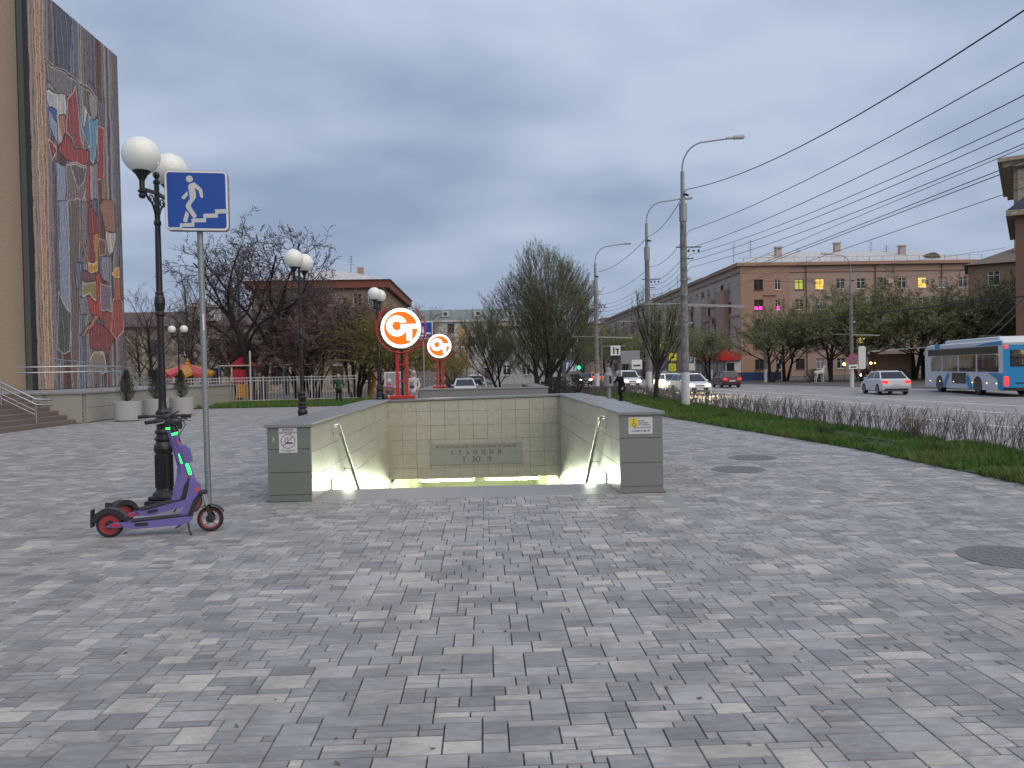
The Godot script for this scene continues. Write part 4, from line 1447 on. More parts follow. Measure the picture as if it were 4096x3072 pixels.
func theatre():
	var tan_m := mat("tan_plaster", lin(0.40, 0.31, 0.225), 0.9, 0.0, noise_tex("plaster", 0.05, 0.88, 1.0, 33, 5), V(0.5, 0.5, 0.5))
	var green_m := mat("green_mosaic", lin(0.115, 0.14, 0.12), 0.7, 0.0, noise_tex("mosaic", 0.2, 0.5, 1.0, 35, 3), V(0.7, 0.35, 0.7))
	var dark_m := mat("dark_mosaic", lin(0.035, 0.04, 0.042), 0.7, 0.0, T.mosaic, V(0.7, 0.35, 0.7))
	var o := thing("theatre_building", "tan theatre with tall mosaic mural of figures and draped curtains on its end wall", "building")
	var b := MB.new()
	b.box(V(-37.02, 9.6, -39.7), V(33.0, 19.6, 7.8))
	part("tan_wall", b, tan_m, o)
	b = MB.new()
	b.box(V(-20.22, 10.3, -35.12), V(0.24, 18.3, 0.2))
	part("green_strip", b, green_m, o)
	b = MB.new()
	b.box(V(-20.05, 10.3, -35.15), V(0.1, 18.3, 0.22))
	part("dark_strip", b, dark_m, o)
	b = MB.new()
	b.box(V(-20.27, 10.3, -39.5), V(0.5, 18.3, 8.5))
	part("mural_slab", b, dark_m, o)
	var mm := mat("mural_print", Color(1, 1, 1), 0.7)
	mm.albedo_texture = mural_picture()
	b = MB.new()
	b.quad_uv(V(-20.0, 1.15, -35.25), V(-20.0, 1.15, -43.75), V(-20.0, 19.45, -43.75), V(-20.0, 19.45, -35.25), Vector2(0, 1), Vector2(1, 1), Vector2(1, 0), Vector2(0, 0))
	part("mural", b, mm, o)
	# plinth clad with concrete slabs
	var conc := mat("concrete_cladding", lin(0.36, 0.355, 0.31), 0.8, 0.0, T.plaster, V(0.8, 0.8, 0.8))
	b = MB.new()
	b.box(V(-26.0, 0.5, -36.3), V(23.3, 1.12, 16.9))
	part("plinth", b, M.kerb, o)
	for k in 12:
		for r in 2:
			if k == 0 and r == 9: continue
			b = MB.new()
			var z0 := 28.2 + k * 1.35
			b.box(V(-14.33, 0.03 + 0.52 * (r + 0.5), -z0 - 0.67), V(0.04, 0.512, 1.335), Basis.IDENTITY, 0.006)
			part("cladding_slab", b, conc, o)
	for k in 2:
		b = MB.new()
		b.box(V(-14.9 - 1.35 * k, 0.55, -27.83), V(1.2, 1.02, 0.04), Basis.IDENTITY, 0.006)
		part("cladding_slab", b, conc, o)
	b = MB.new()
	b.box(V(-14.42, 0.53, -27.95), V(0.16, 1.04, 0.2), Basis.IDENTITY, 0.01)
	part("peeling_post", b, mat("peeling", lin(0.42, 0.41, 0.38), 0.9, 0.0, noise_tex("peel", 0.05, 0.2, 1.0, 37, 4, 512, 0.45, 0.55), V(1, 0.6, 1)), o)
	b = MB.new()
	b.box(V(-26.0, 1.09, -36.3), V(23.5, 0.06, 17.1))
	part("plinth_top", b, M.granite, o)
	# entrance stairs rising towards the doors
	var st := thing("theatre_stairs", "reddish grey stone stairs rising to the theatre at the left edge", "stairs")
	var red_st := mat("stair_stone", lin(0.25, 0.20, 0.18), 0.7, 0.0, T.gspeck, V(2, 2, 2))
	for k in 7:
		b = MB.new()
		var y := 0.16 * (k + 1)
		b.box(V(-19.0 - 0.30 * k, y - 0.5, -19.9), V(9.0, 1.0, 15.8 - 0.0 * k), Basis.IDENTITY, 0.008)
		part("step", b, red_st, st)
	var steel: Material = M.steel
	# railing on the stairs: runs along the flight at the far end
	var rl := thing("stair_railing", "double steel railing beside the reddish theatre stairs", "railing")
	for off in [0.0, -0.17]:
		b = MB.new()
		b.tube([V(-14.1, 0.93 + off, -25.6), V(-14.6, 0.95 + off, -25.6), V(-16.8, 2.1 + off, -25.6), V(-19.0, 2.15 + off, -25.6)], 0.032, 8)
		part("rail", b, steel, rl)
	for off in [0.38, 0.52]:
		b = MB.new()
		b.tube([V(-14.6, 0.95 - off, -25.6), V(-16.8, 2.1 - off, -25.6)], 0.014, 6)
		part("thin_rail", b, steel, rl)
	for k in 3:
		b = MB.new()
		var x := -14.62 - k * 1.1
		b.tube([V(x, 0.16 * floorf((-14.5 - x) / 0.30 + 1.0) - 0.02, -25.6), V(x, 0.95 + (-14.6 - x) * 0.523, -25.6)], 0.028, 8)
		part("post", b, steel, rl)
	# ramp with railings along the plinth, falling away from the stairs
	var rm := thing("ramp_railing", "double steel railing round the landing and ramp below the mural", "railing")
	for q in [[-14.5, 0.0], [-16.0, 0.18]]:
		for off in [0.0, -0.2]:
			b = MB.new()
			var x: float = q[0]
			b.tube([V(x - 2.4, 2.05 + off, -28.4 - q[1] * 3), V(x, 2.05 + off, -28.4 - q[1] * 3), V(x, 2.05 + off, -31.5), V(x, 1.35 + off, -35.2), V(x, 1.05 + off, -39)] if q[1] == 0.0 else [V(x, 2.35 + off, -29.0), V(x, 2.2 + off, -33.0), V(x, 1.5 + off, -37.0), V(x, 1.2 + off, -41.0)], 0.024, 8)
			part("rail", b, steel, rm)
		for k in 9:
			b = MB.new()
			var z := -28.5 - k * 1.2
			var yt := 2.05 if z > -31.5 else 2.05 + (z + 31.5) * 0.19
			if q[1] > 0: yt = 2.3 if z > -33.0 else 2.2 + (z + 33.0) * 0.175
			b.tube([V(q[0], 1.1, z), V(q[0], maxf(yt, 1.15), z)], 0.018, 8)
			part("post", b, steel, rm)
	# planters with small conifers
	rng.seed = 31
	var pc := mat("planter_concrete", lin(0.40, 0.41, 0.42), 0.85, 0.0, T.plaster, V(1.5, 1.5, 1.5))
	var nd := mat("needle", lin(0.045, 0.052, 0.032), 0.9)
	var wood := mat("bark_small", lin(0.08, 0.06, 0.045), 0.95)
	var soil := mat("soil", lin(0.05, 0.04, 0.03), 0.95)
	var first: Node3D
	for q in [[-13.2, 28.9, "rounded concrete planter with small dark conifer standing nearest the theatre stairs"], [-13.15, 31.3, "concrete planter with small dark conifer partly hidden by the black lamp"], [-12.65, 32.6, "concrete planter with small dark conifer right of the black lamp"]]:
		var pl := thing("planter", q[2], "planter", V(q[0], 0, -q[1]), 0.0, "concrete planters with conifers")
		b = MB.new()
		b.lathe([Vector2(0.38, 0.0), Vector2(0.40, 0.04), Vector2(0.455, 0.05), Vector2(0.475, 0.72), Vector2(0.465, 0.74), Vector2(0.42, 0.74), Vector2(0.41, 0.6), Vector2(0.0, 0.6)], 28)
		part("tub", b, pc, pl)
		b = MB.new()
		b.lathe([Vector2(0.412, 0.64), Vector2(0.0, 0.68)], 20)
		part("soil", b, soil, pl)
		var tr := thing("conifer_shrub", "small dark conifer growing in the " + ("planter nearest the theatre stairs" if q[1] < 30 else ("planter behind the black lamp" if q[1] < 32 else "planter right of the black lamp")), "shrub", V(q[0], 0.68, -q[1]), rng.randf() * 6, "conifers in planters")
		if first == null:
			first = tr
			b = MB.new()
			b.tube([V(0, -0.03, 0), V(0.02, 1.1, 0)], [0.025, 0.008], 6)
			part("trunk", b, wood, tr)
			b = MB.new()
			for k in 2600:
				var t := pow(rng.randf(), 0.8)
				var prof := 0.30 * sin(PI * pow(t, 0.62)) + 0.03
				var a := rng.randf() * TAU
				var r := prof * sqrt(rng.randf()) * (1.0 + 0.25 * sin(a * 3 + t * 8))
				var p := V(cos(a) * r, 0.04 + t * 1.12, sin(a) * r)
				var dir := V(cos(a) * 0.5, 1.0, sin(a) * 0.5).normalized() * rng.randf_range(0.05, 0.12)
				var s := V(-sin(a), 0.2, cos(a)) * 0.008
				b.tri(p - s, p + s, p + dir)
			part("foliage", b, nd, tr)
		else:
			for ch in first.get_children(): tr.add_child(ch.duplicate(), true)

const MURAL := [
	[62, 76, 92, 258, 6, 444, 4, 392, 161, 271, 166],
	[110, 108, 114, 152, 172, 461, 157, 419, 221, 262, 244, 160, 228],
	[150, 148, 150, 166, 222, 259, 222, 232, 232, 165, 238],
	[196, 196, 194, 262, 238, 356, 224, 360, 258, 344, 291, 304, 352, 258, 372, 255, 304],
	[178, 186, 198, 164, 244, 264, 236, 259, 277, 187, 280, 168, 264],
	[44, 72, 160, 185, 280, 259, 274, 254, 313, 191, 322],
	[138, 162, 196, 169, 286, 254, 313, 253, 370, 185, 331],
	[176, 110, 74, 279, 287, 345, 277, 340, 320, 304, 349, 286, 314],
	[140, 56, 56, 469, 181, 372, 237, 354, 290, 352, 318, 474, 343, 534, 338, 501, 310, 486, 241],
	[148, 54, 52, 258, 380, 339, 331, 449, 349, 607, 340, 592, 365, 467, 398, 353, 398, 278, 386],
	[196, 176, 160, 345, 327, 474, 340, 594, 338, 545, 345, 439, 342],
	[132, 46, 48, 165, 366, 247, 377, 201, 415],
	[78, 118, 156, 561, 212, 516, 280, 608, 331, 652, 274, 607, 237],
	[84, 146, 184, 606, 240, 721, 234, 686, 314, 654, 360, 618, 353, 619, 294],
	[200, 206, 208, 561, 212, 535, 277, 553, 277, 595, 230],
	[92, 86, 98, 606, 140, 668, 141, 729, 170, 816, 158, 785, 249, 718, 259, 722, 228, 656, 244, 608, 222],
	[150, 140, 136, 620, 176, 718, 160, 709, 224, 656, 244, 615, 221],
	[146, 50, 50, 712, 254, 792, 248, 774, 394, 700, 411],
	[112, 104, 100, 341, 408, 566, 377, 571, 438, 504, 486, 341, 502],
	[88, 82, 82, 386, 408, 565, 383, 534, 431, 460, 462],
	[136, 154, 184, 232, 414, 335, 409, 329, 503, 232, 514],
	[168, 60, 54, 566, 377, 596, 373, 593, 477, 559, 480],
	[166, 156, 164, 601, 370, 654, 363, 641, 472, 596, 476],
	[140, 126, 134, 654, 363, 706, 357, 693, 466, 641, 472],
	[150, 108, 84, 740, 404, 774, 394, 812, 414, 800, 455, 739, 461],
	[132, 152, 180, 247, 512, 348, 501, 341, 880, 309, 896, 260, 808, 233, 737],
	[96, 86, 84, 348, 501, 481, 488, 408, 1000, 333, 999],
	[62, 76, 72, 220, 747, 264, 778, 344, 804, 321, 896, 248, 906, 192, 898],
	[128, 48, 50, 567, 479, 693, 515, 678, 640, 567, 648],
	[120, 112, 120, 494, 486, 567, 479, 555, 575, 514, 642, 468, 592, 487, 546],
	[150, 106, 86, 712, 477, 786, 456, 906, 451, 911, 539, 834, 542, 774, 547],
	[196, 186, 180, 774, 547, 911, 539, 889, 589, 825, 620, 791, 596],
	[188, 124, 70, 618, 567, 687, 558, 674, 663, 618, 673, 636, 633, 620, 602],
	[104, 72, 60, 685, 578, 771, 581, 766, 614, 694, 622],
	[160, 112, 74, 468, 598, 494, 596, 580, 650, 565, 667, 527, 647],
	[206, 150, 58, 553, 655, 669, 645, 660, 670, 564, 676],
	[106, 68, 78, 460, 670, 631, 679, 628, 698, 455, 704],
	[138, 132, 88, 480, 713, 628, 704, 635, 756, 556, 737, 476, 747],
	[168, 60, 52, 631, 679, 701, 678, 700, 805, 628, 811, 538, 779, 529, 742, 635, 759],
	[130, 136, 156, 715, 621, 825, 620, 815, 695, 707, 687],
	[112, 104, 122, 698, 707, 829, 704, 820, 778, 688, 780],
	[126, 54, 56, 547, 817, 698, 819, 855, 855, 760, 903, 538, 890],
	[140, 66, 62, 702, 783, 834, 781, 855, 855, 726, 825],
	[156, 72, 60, 855, 737, 934, 716, 978, 748, 982, 835, 886, 858, 812, 839],
	[176, 96, 66, 893, 677, 948, 674, 964, 735, 869, 743],
	[214, 150, 60, 848, 666, 945, 639, 940, 678],
	[178, 116, 88, 436, 860, 631, 795, 672, 803, 475, 860],
	[136, 122, 100, 533, 925, 618, 898, 714, 917, 709, 957, 544, 950],
	[190, 186, 182, 619, 895, 718, 894, 753, 957, 709, 957, 714, 917],
	[92, 108, 130, 411, 661, 487, 656, 439, 739, 402, 729],
	[120, 124, 138, 431, 752, 501, 752, 522, 798, 444, 804],
	[66, 58, 60, 138, 164, 147, 162, 616, 159, 729, 170, 715, 175, 602, 168, 136, 170],
]

func fence():
	var paint := mat("fence_paint", lin(0.40, 0.41, 0.44), 0.55, 0.2)
	var line := [V(-30.0, 0, -44.0), V(-21.6, 0, -43.4), V(-17.0, 0, -42.8), V(-12.6, 0, -44.4), V(-7.4, 0, -45.6)]
	for i in line.size() - 1:
		var a: Vector3 = line[i]
		var b: Vector3 = line[i + 1]
		var L := a.distance_to(b)
		var n := int(round(L / 2.4))
		for k in n:
			var p := a.lerp(b, float(k) / n)
			var q := a.lerp(b, float(k + 1) / n)
			var o := thing("fence_panel", ["grey metal picket fence panel along the playground grass", "grey metal fence panel left of the lamp by the playground"][1 if i == 0 else 0], "fence", p, atan2(-(q.z - p.z), q.x - p.x), "grey picket fence panels")
			var w := p.distance_to(q)
			var m := MB.new()
			m.box(V(0, 0.78, 0), V(0.07, 1.56, 0.07), Basis.IDENTITY, 0.004)
			part("post", m, paint, o)
			for y in [0.18, 1.3, 1.47]:
				m = MB.new()
				m.box(V(w / 2, y, 0), V(w - 0.07, 0.04, 0.03))
				part("rail", m, paint, o)
			var pm: ArrayMesh
			for s in 15:
				if pm == null:
					m = MB.new()
					m.box(V(0, 0.82, 0), V(0.022, 1.26, 0.022))
					pm = m.mesh(paint)
				var pk := part("picket", pm, null, o)
				pk.position.x = 0.07 + (w - 0.14) * (s + 0.5) / 15

func playground():
	var yel := mat("play_yellow", lin(0.62, 0.30, 0.03), 0.5)
	var red := mat("play_red", lin(0.52, 0.03, 0.04), 0.5)
	var pink := mat("play_pink", lin(0.6, 0.08, 0.12), 0.5)
	var wht := mat("play_white", lin(0.55, 0.55, 0.53), 0.6)
	var blu := mat("play_blue", lin(0.06, 0.16, 0.40), 0.5)
	# carousel with scalloped canopy
	var o := thing("carousel", "small carousel with scalloped orange and pink canopy behind the fence", "carousel", V(-20.1, -0.05, -53.0))
	o.scale = Vector3.ONE * 0.72
	var b := MB.new()
	for k in 12:
		var a0 := TAU * k / 12
		var a1 := TAU * (k + 1) / 12
		var r := 2.5
		var p0 := V(cos(a0) * r, 2.75, sin(a0) * r)
		var p1 := V(cos(a1) * r, 2.75, sin(a1) * r)
		var pm := V(cos((a0 + a1) / 2) * r, 2.45, sin((a0 + a1) / 2) * r)
		var c := MB.new()
		c.tri(V(0, 3.55, 0), p1, pm); c.tri(V(0, 3.55, 0), pm, p0)
		c.tri(V(0, 3.53, 0), pm, p1); c.tri(V(0, 3.53, 0), p0, pm)
		c.quad(p0, pm, pm + V(0, -0.28, 0), p0 + V(0, -0.3, 0)); c.quad(pm, p1, p1 + V(0, -0.3, 0), pm + V(0, -0.28, 0))
		part("canopy_segment", c, yel if k % 2 == 0 else pink, o)
	b.tube([V(0, 0, 0), V(0, 3.6, 0)], 0.12, 10)
	b.lathe([Vector2(0.25, 3.5), Vector2(0.12, 3.7), Vector2(0.16, 3.85), Vector2(0.0, 4.05)], 12)
	part("mast", b, yel, o)
	b = MB.new()
	b.lathe([Vector2(0, 0.35), Vector2(2.2, 0.35), Vector2(2.2, 0.2), Vector2(0, 0.2)].duplicate(), 20)
	b.lathe([Vector2(1.0, -0.3), Vector2(1.0, 0.2)], 16)
	part("platform", b, red, o)
	for k in 6:
		b = MB.new()
		var a := TAU * k / 6
		b.tube([V(cos(a) * 1.9, 0.3, sin(a) * 1.9), V(cos(a) * 1.9, 2.7, sin(a) * 1.9)], 0.035, 6)
		part("canopy_post", b, wht, o)
	# slide tower
	o = thing("slide_tower", "red and yellow playground tower behind the grey pickets", "play equipment", V(-15.9, -0.1, -51.5))
	for x in [-0.6, 0.6]:
		for z in [-0.5, 0.5]:
			b = MB.new()
			b.box(V(x, 1.1, z), V(0.1, 2.4, 0.1))
			part("post", b, wht, o)
	b = MB.new()
	b.box(V(0, 1.25, 0), V(1.3, 0.08, 1.1))
	part("platform", b, red, o)
	b = MB.new()
	b.box(V(0, 1.75, 0.52), V(1.1, 0.7, 0.05))
	part("red_panel", b, red, o)
	b = MB.new()
	b.box(V(0.1, 0.7, 0.55), V(0.8, 0.9, 0.05))
	part("yellow_panel", b, yel, o)
	b = MB.new()
	b.prism(PackedVector2Array([Vector2(-0.8, 2.3), Vector2(0.8, 2.3), Vector2(0, 2.9)]), -0.6, 0.6)
	part("roof", b, red, o)
	for q in [[-14.4, 48.0, 3.2, "white horizontal bar frame left of the split trunk"], [-10.6, 48.6, 3.2, "white post of a horizontal bar right of the split trunk"]]:
		o = thing("exercise_bar", q[3], "play equipment", V(q[0], -0.08, -q[1]))
		b = MB.new()
		b.tube([V(0, 0, 0), V(0, q[2], 0)], 0.06, 8)
		part("post", b, wht, o)
		b = MB.new()
		b.tube([V(0, q[2] - 0.9, 0), V(-1.9, q[2] - 0.9, 0)], 0.035, 6)
		part("bar", b, wht, o)
		b = MB.new()
		b.tube([V(-1.9, 0, 0), V(-1.9, q[2] - 0.85, 0)], 0.05, 6)
		part("post", b, blu, o)
	o = thing("spiral_slide", "yellow striped play tube behind the dark shrub trees", "play equipment", V(-6.9, -0.1, -52.0))
	for k in 3:
		b = MB.new()
		b.tube([V(-0.8 + k * 0.55, 0, 0), V(-0.5 + k * 0.55, 1.2, 0), V(-0.75 + k * 0.5, 2.2, 0)], 0.14, 8)
		part("tube_section", b, yel if k % 2 == 0 else wht, o)
	# notice board and white low boards at the end of the fence
	o = thing("notice_board", "white notice board on two legs at the end of the picket fence", "notice board", V(-5.2, 0, -44.6), 0.15)
	b = MB.new()
	b.box(V(0, 1.2, 0), V(1.1, 0.9, 0.05), Basis.IDENTITY, 0.01)
	part("board", b, wht, o)
	b = MB.new()
	b.box(V(0.0, 1.2, 0.03), V(0.95, 0.75, 0.01))
	part("poster", b, mat("poster", lin(0.42, 0.46, 0.52), 0.7, 0.0, noise_tex("posternoise", 0.06, 0.5, 1.0, 44, 2), V(3, 3, 3)), o)
	for x in [-0.45, 0.45]:
		b = MB.new()
		b.box(V(x, 0.55, 0), V(0.06, 1.1, 0.06))
		part("leg", b, wht, o)
	# plank fence towards the alley
	var wd := mat("old_planks", lin(0.24, 0.23, 0.23), 0.9, 0.0, T.patch, V(3, 0.6, 3))
	o = thing("plank_fence", "weathered grey plank fence behind the person in white", "fence", V(-5.9, -0.1, -46.4), 0.1)
	for k in 17:
		b = MB.new()
		b.box(V(k * 0.18, 0.85 + 0.03 * sin(k * 2.3), 0), V(0.16, 1.8, 0.03))
		part("plank", b, wd, o)

# ---- people: one continuous surface grown round a skeleton of tapered bones
func sd_bone(p: Vector3, b: Array) -> float:
	var a: Vector3 = b[0]
	var ab: Vector3 = b[1] - a
	var t := clampf((p - a).dot(ab) / maxf(ab.length_squared(), 1e-9), 0, 1)
	return (p - a - ab * t).length() - lerpf(b[2], b[3], t)
func skin_mesh(bones: Array, cell: float, k: float, paint: Callable, m: Material) -> ArrayMesh:
	var lo := Vector3.INF
	var hi := -Vector3.INF
	for b in bones:
		for e in [[b[0], b[2]], [b[1], b[3]]]:
			lo = lo.min(e[0] - Vector3.ONE * (e[1] + 2 * cell)); hi = hi.max(e[0] + Vector3.ONE * (e[1] + 2 * cell))
	var nx := int((hi.x - lo.x) / cell) + 2
	var ny := int((hi.y - lo.y) / cell) + 2
	var nz := int((hi.z - lo.z) / cell) + 2
	var f := PackedFloat32Array()
	f.resize(nx * ny * nz)
	f.fill(1.0)
	for b in bones:
		var r: float = maxf(b[2], b[3]) + 3 * cell + k
		var l: Vector3 = (b[0].min(b[1]) - Vector3.ONE * r - lo) / cell
		var h: Vector3 = (b[0].max(b[1]) + Vector3.ONE * r - lo) / cell
		for z in range(maxi(int(l.z), 0), mini(int(h.z) + 1, nz)):
			for y in range(maxi(int(l.y), 0), mini(int(h.y) + 1, ny)):
				for x in range(maxi(int(l.x), 0), mini(int(h.x) + 1, nx)):
					var i := (z * ny + y) * nx + x
					var d := sd_bone(lo + V(x, y, z) * cell, b)
					var e := f[i]
					var hh := maxf(k - absf(d - e), 0.0) / k
					f[i] = minf(d, e) - hh * hh * k * 0.25
	var idx := {}
	var pos := PackedVector3Array()
	var at := func(x, y, z): return f[(z * ny + y) * nx + x]
	for z in nz - 1:
		for y in ny - 1:
			for x in nx - 1:
				var neg := 0
				var s := Vector3.ZERO
				var c := 0
				var vv := []
				for q in 8:
					var val: float = f[((z + (q >> 2)) * ny + y + ((q >> 1) & 1)) * nx + x + (q & 1)]
					vv.append(val)
					if val < 0: neg += 1
				if neg == 0 or neg == 8: continue
				for e in [[0, 1], [2, 3], [4, 5], [6, 7], [0, 2], [1, 3], [4, 6], [5, 7], [0, 4], [1, 5], [2, 6], [3, 7]]:
					if (vv[e[0]] < 0) != (vv[e[1]] < 0):
						var t: float = vv[e[0]] / (vv[e[0]] - vv[e[1]])
						s += V(e[0] & 1, (e[0] >> 1) & 1, e[0] >> 2).lerp(V(e[1] & 1, (e[1] >> 1) & 1, e[1] >> 2), t)
						c += 1
				idx[(z * ny + y) * nx + x] = pos.size()
				pos.append(lo + (V(x, y, z) + s / c) * cell)
	var nor := PackedVector3Array()
	nor.resize(pos.size())
	var tris := PackedInt32Array()
	for z in range(1, nz - 1):
		for y in range(1, ny - 1):
			for x in range(1, nx - 1):
				var a: float = at.call(x, y, z)
				for ax in 3:
					var b2: float = at.call(x + (1 if ax == 0 else 0), y + (1 if ax == 1 else 0), z + (1 if ax == 2 else 0))
					if (a < 0) == (b2 < 0): continue
					var u := (ax + 1) % 3
					var w := (ax + 2) % 3
					var q := []
					for o in [[0, 0], [-1, 0], [-1, -1], [0, -1]]:
						var c3 := [x, y, z]
						c3[u] += o[0]; c3[w] += o[1]
						q.append(idx.get((c3[2] * ny + c3[1]) * nx + c3[0], -1))
					if q.has(-1): continue
					if a < 0: q.reverse()
					# order: front faces clockwise
					for t in [[q[0], q[1], q[2]], [q[0], q[2], q[3]]]:
						tris.append_array(PackedInt32Array(t))
						var nn := (pos[t[2]] - pos[t[0]]).cross(pos[t[1]] - pos[t[0]])
						for j in t: nor[j] += nn
	var cols := PackedColorArray()
	for i in pos.size():
		nor[i] = nor[i].normalized()
		cols.append(paint.call(pos[i], nor[i]))
	var arr := []
	arr.resize(Mesh.ARRAY_MAX)
	arr[Mesh.ARRAY_VERTEX] = pos
	arr[Mesh.ARRAY_NORMAL] = nor
	arr[Mesh.ARRAY_COLOR] = cols
	arr[Mesh.ARRAY_INDEX] = tris
	var am := ArrayMesh.new()
	am.add_surface_from_arrays(Mesh.PRIMITIVE_TRIANGLES, arr)
	am.surface_set_material(0, m)
	return am

func person(label: String, at: Vector3, turn: float, J: Dictionary, coat: Color, trousers: Color, shoe: Color, hair: Color, hat: bool) -> Node3D:
	# J holds joints in metres, the figure facing +z
	var o := thing("person", label, "person", at, turn)
	var m: Material
	if M.has("cloth"): m = M.cloth
	else:
		m = mat("cloth", Color.WHITE, 0.85)
		m.vertex_color_use_as_albedo = true
	var hd: Vector3 = J.head
	var bones := [[J.hip, J.chest, 0.14, 0.15], [J.chest, J.neck, 0.13, 0.06], [J.neck, hd, 0.05, 0.075], [hd + V(0, -0.03, 0.02), hd + V(0, 0.05, 0.0), 0.075, 0.092], [hd + V(0, -0.01, 0.085), hd + V(0, 0.015, 0.08), 0.016, 0.012]]
	for s in [0, 1]:
		var sx := -1.0 if s == 0 else 1.0
		var sh: Vector3 = J.chest + V(sx * 0.165, 0.09, 0)
		var el: Vector3 = J["elbow%d" % s]
		var wr: Vector3 = J["wrist%d" % s]
		bones.append_array([[J.chest + V(0, 0.08, 0), sh, 0.1, 0.07], [sh, el, 0.065, 0.052], [el, wr, 0.05, 0.038]])
		var hdir := (wr - el).normalized()
		bones.append([wr, wr + hdir * 0.08, 0.032, 0.034])
		for fi in 4:
			var sp := V(0, 0, (fi - 1.5) * 0.02)
			bones.append([wr + hdir * 0.08 + sp, wr + hdir * (0.15 - absf(fi - 1.3) * 0.012) + sp + V(-sx * 0.02, 0, 0.01), 0.0105, 0.009])
		bones.append([wr + hdir * 0.04 + V(0, 0, 0.025), wr + hdir * 0.1 + V(0, 0, 0.05), 0.012, 0.01])
		var hp: Vector3 = J.hip + V(sx * 0.085, -0.02, 0)
		var kn: Vector3 = J["knee%d" % s]
		var an: Vector3 = J["ankle%d" % s]
		bones.append_array([[hp, kn, 0.095, 0.068], [kn, an, 0.066, 0.046], [an + V(0, -0.035, -0.03), an + V(0, -0.045, 0.13), 0.042, 0.036]])
	if J.get("skirt", 0.0) > 0.0:
		bones.append([J.hip, J.hip + V(0, -J.skirt, 0.02), 0.16, 0.2])
	var low: float = J.hip.y - J.get("skirt", 0.06)
	var skin := Color(0.42, 0.27, 0.2)
	var paint := func(p: Vector3, _n: Vector3) -> Color:
		if p.y > J.neck.y - 0.01 and p.distance_to(hd) < 0.2: return skin
		for s in 2:
			var wr: Vector3 = J["wrist%d" % s]
			if p.distance_to(wr + (wr - J["elbow%d" % s]).normalized() * 0.1) < 0.105: return skin
			var an: Vector3 = J["ankle%d" % s]
			if p.y < an.y + 0.01 and p.distance_to(an) < 0.22: return shoe
		var c := coat if p.y > low else trousers
		return c
	part("body", skin_mesh(bones, 0.02, 0.045, paint, m), null, o)
	var h := MB.new()
	h.sphere(hd + V(0, 0.045, -0.018), V(0.1, 0.105, 0.108), 16, 10)
	if hat:
		h.lathe([Vector2(0.0, 0.18), Vector2(0.07, 0.16), Vector2(0.105, 0.09), Vector2(0.108, 0.05), Vector2(0.1, 0.04)], 16, Transform3D(Basis.IDENTITY, hd + V(0, -0.01, -0.005)))
	var hm := mat("hair%d" % M.size(), Color(hair.r, hair.g, hair.b).linear_to_srgb(), 0.8)
	part("hat" if hat else "hair", h, hm, o)
	var e := MB.new()
	for s in [-1.0, 1.0]: e.sphere(hd + V(s * 0.032, 0.012, 0.083), V(0.012, 0.007, 0.006), 8, 6)
	part("eyes", e, M.ink, o)
	return o

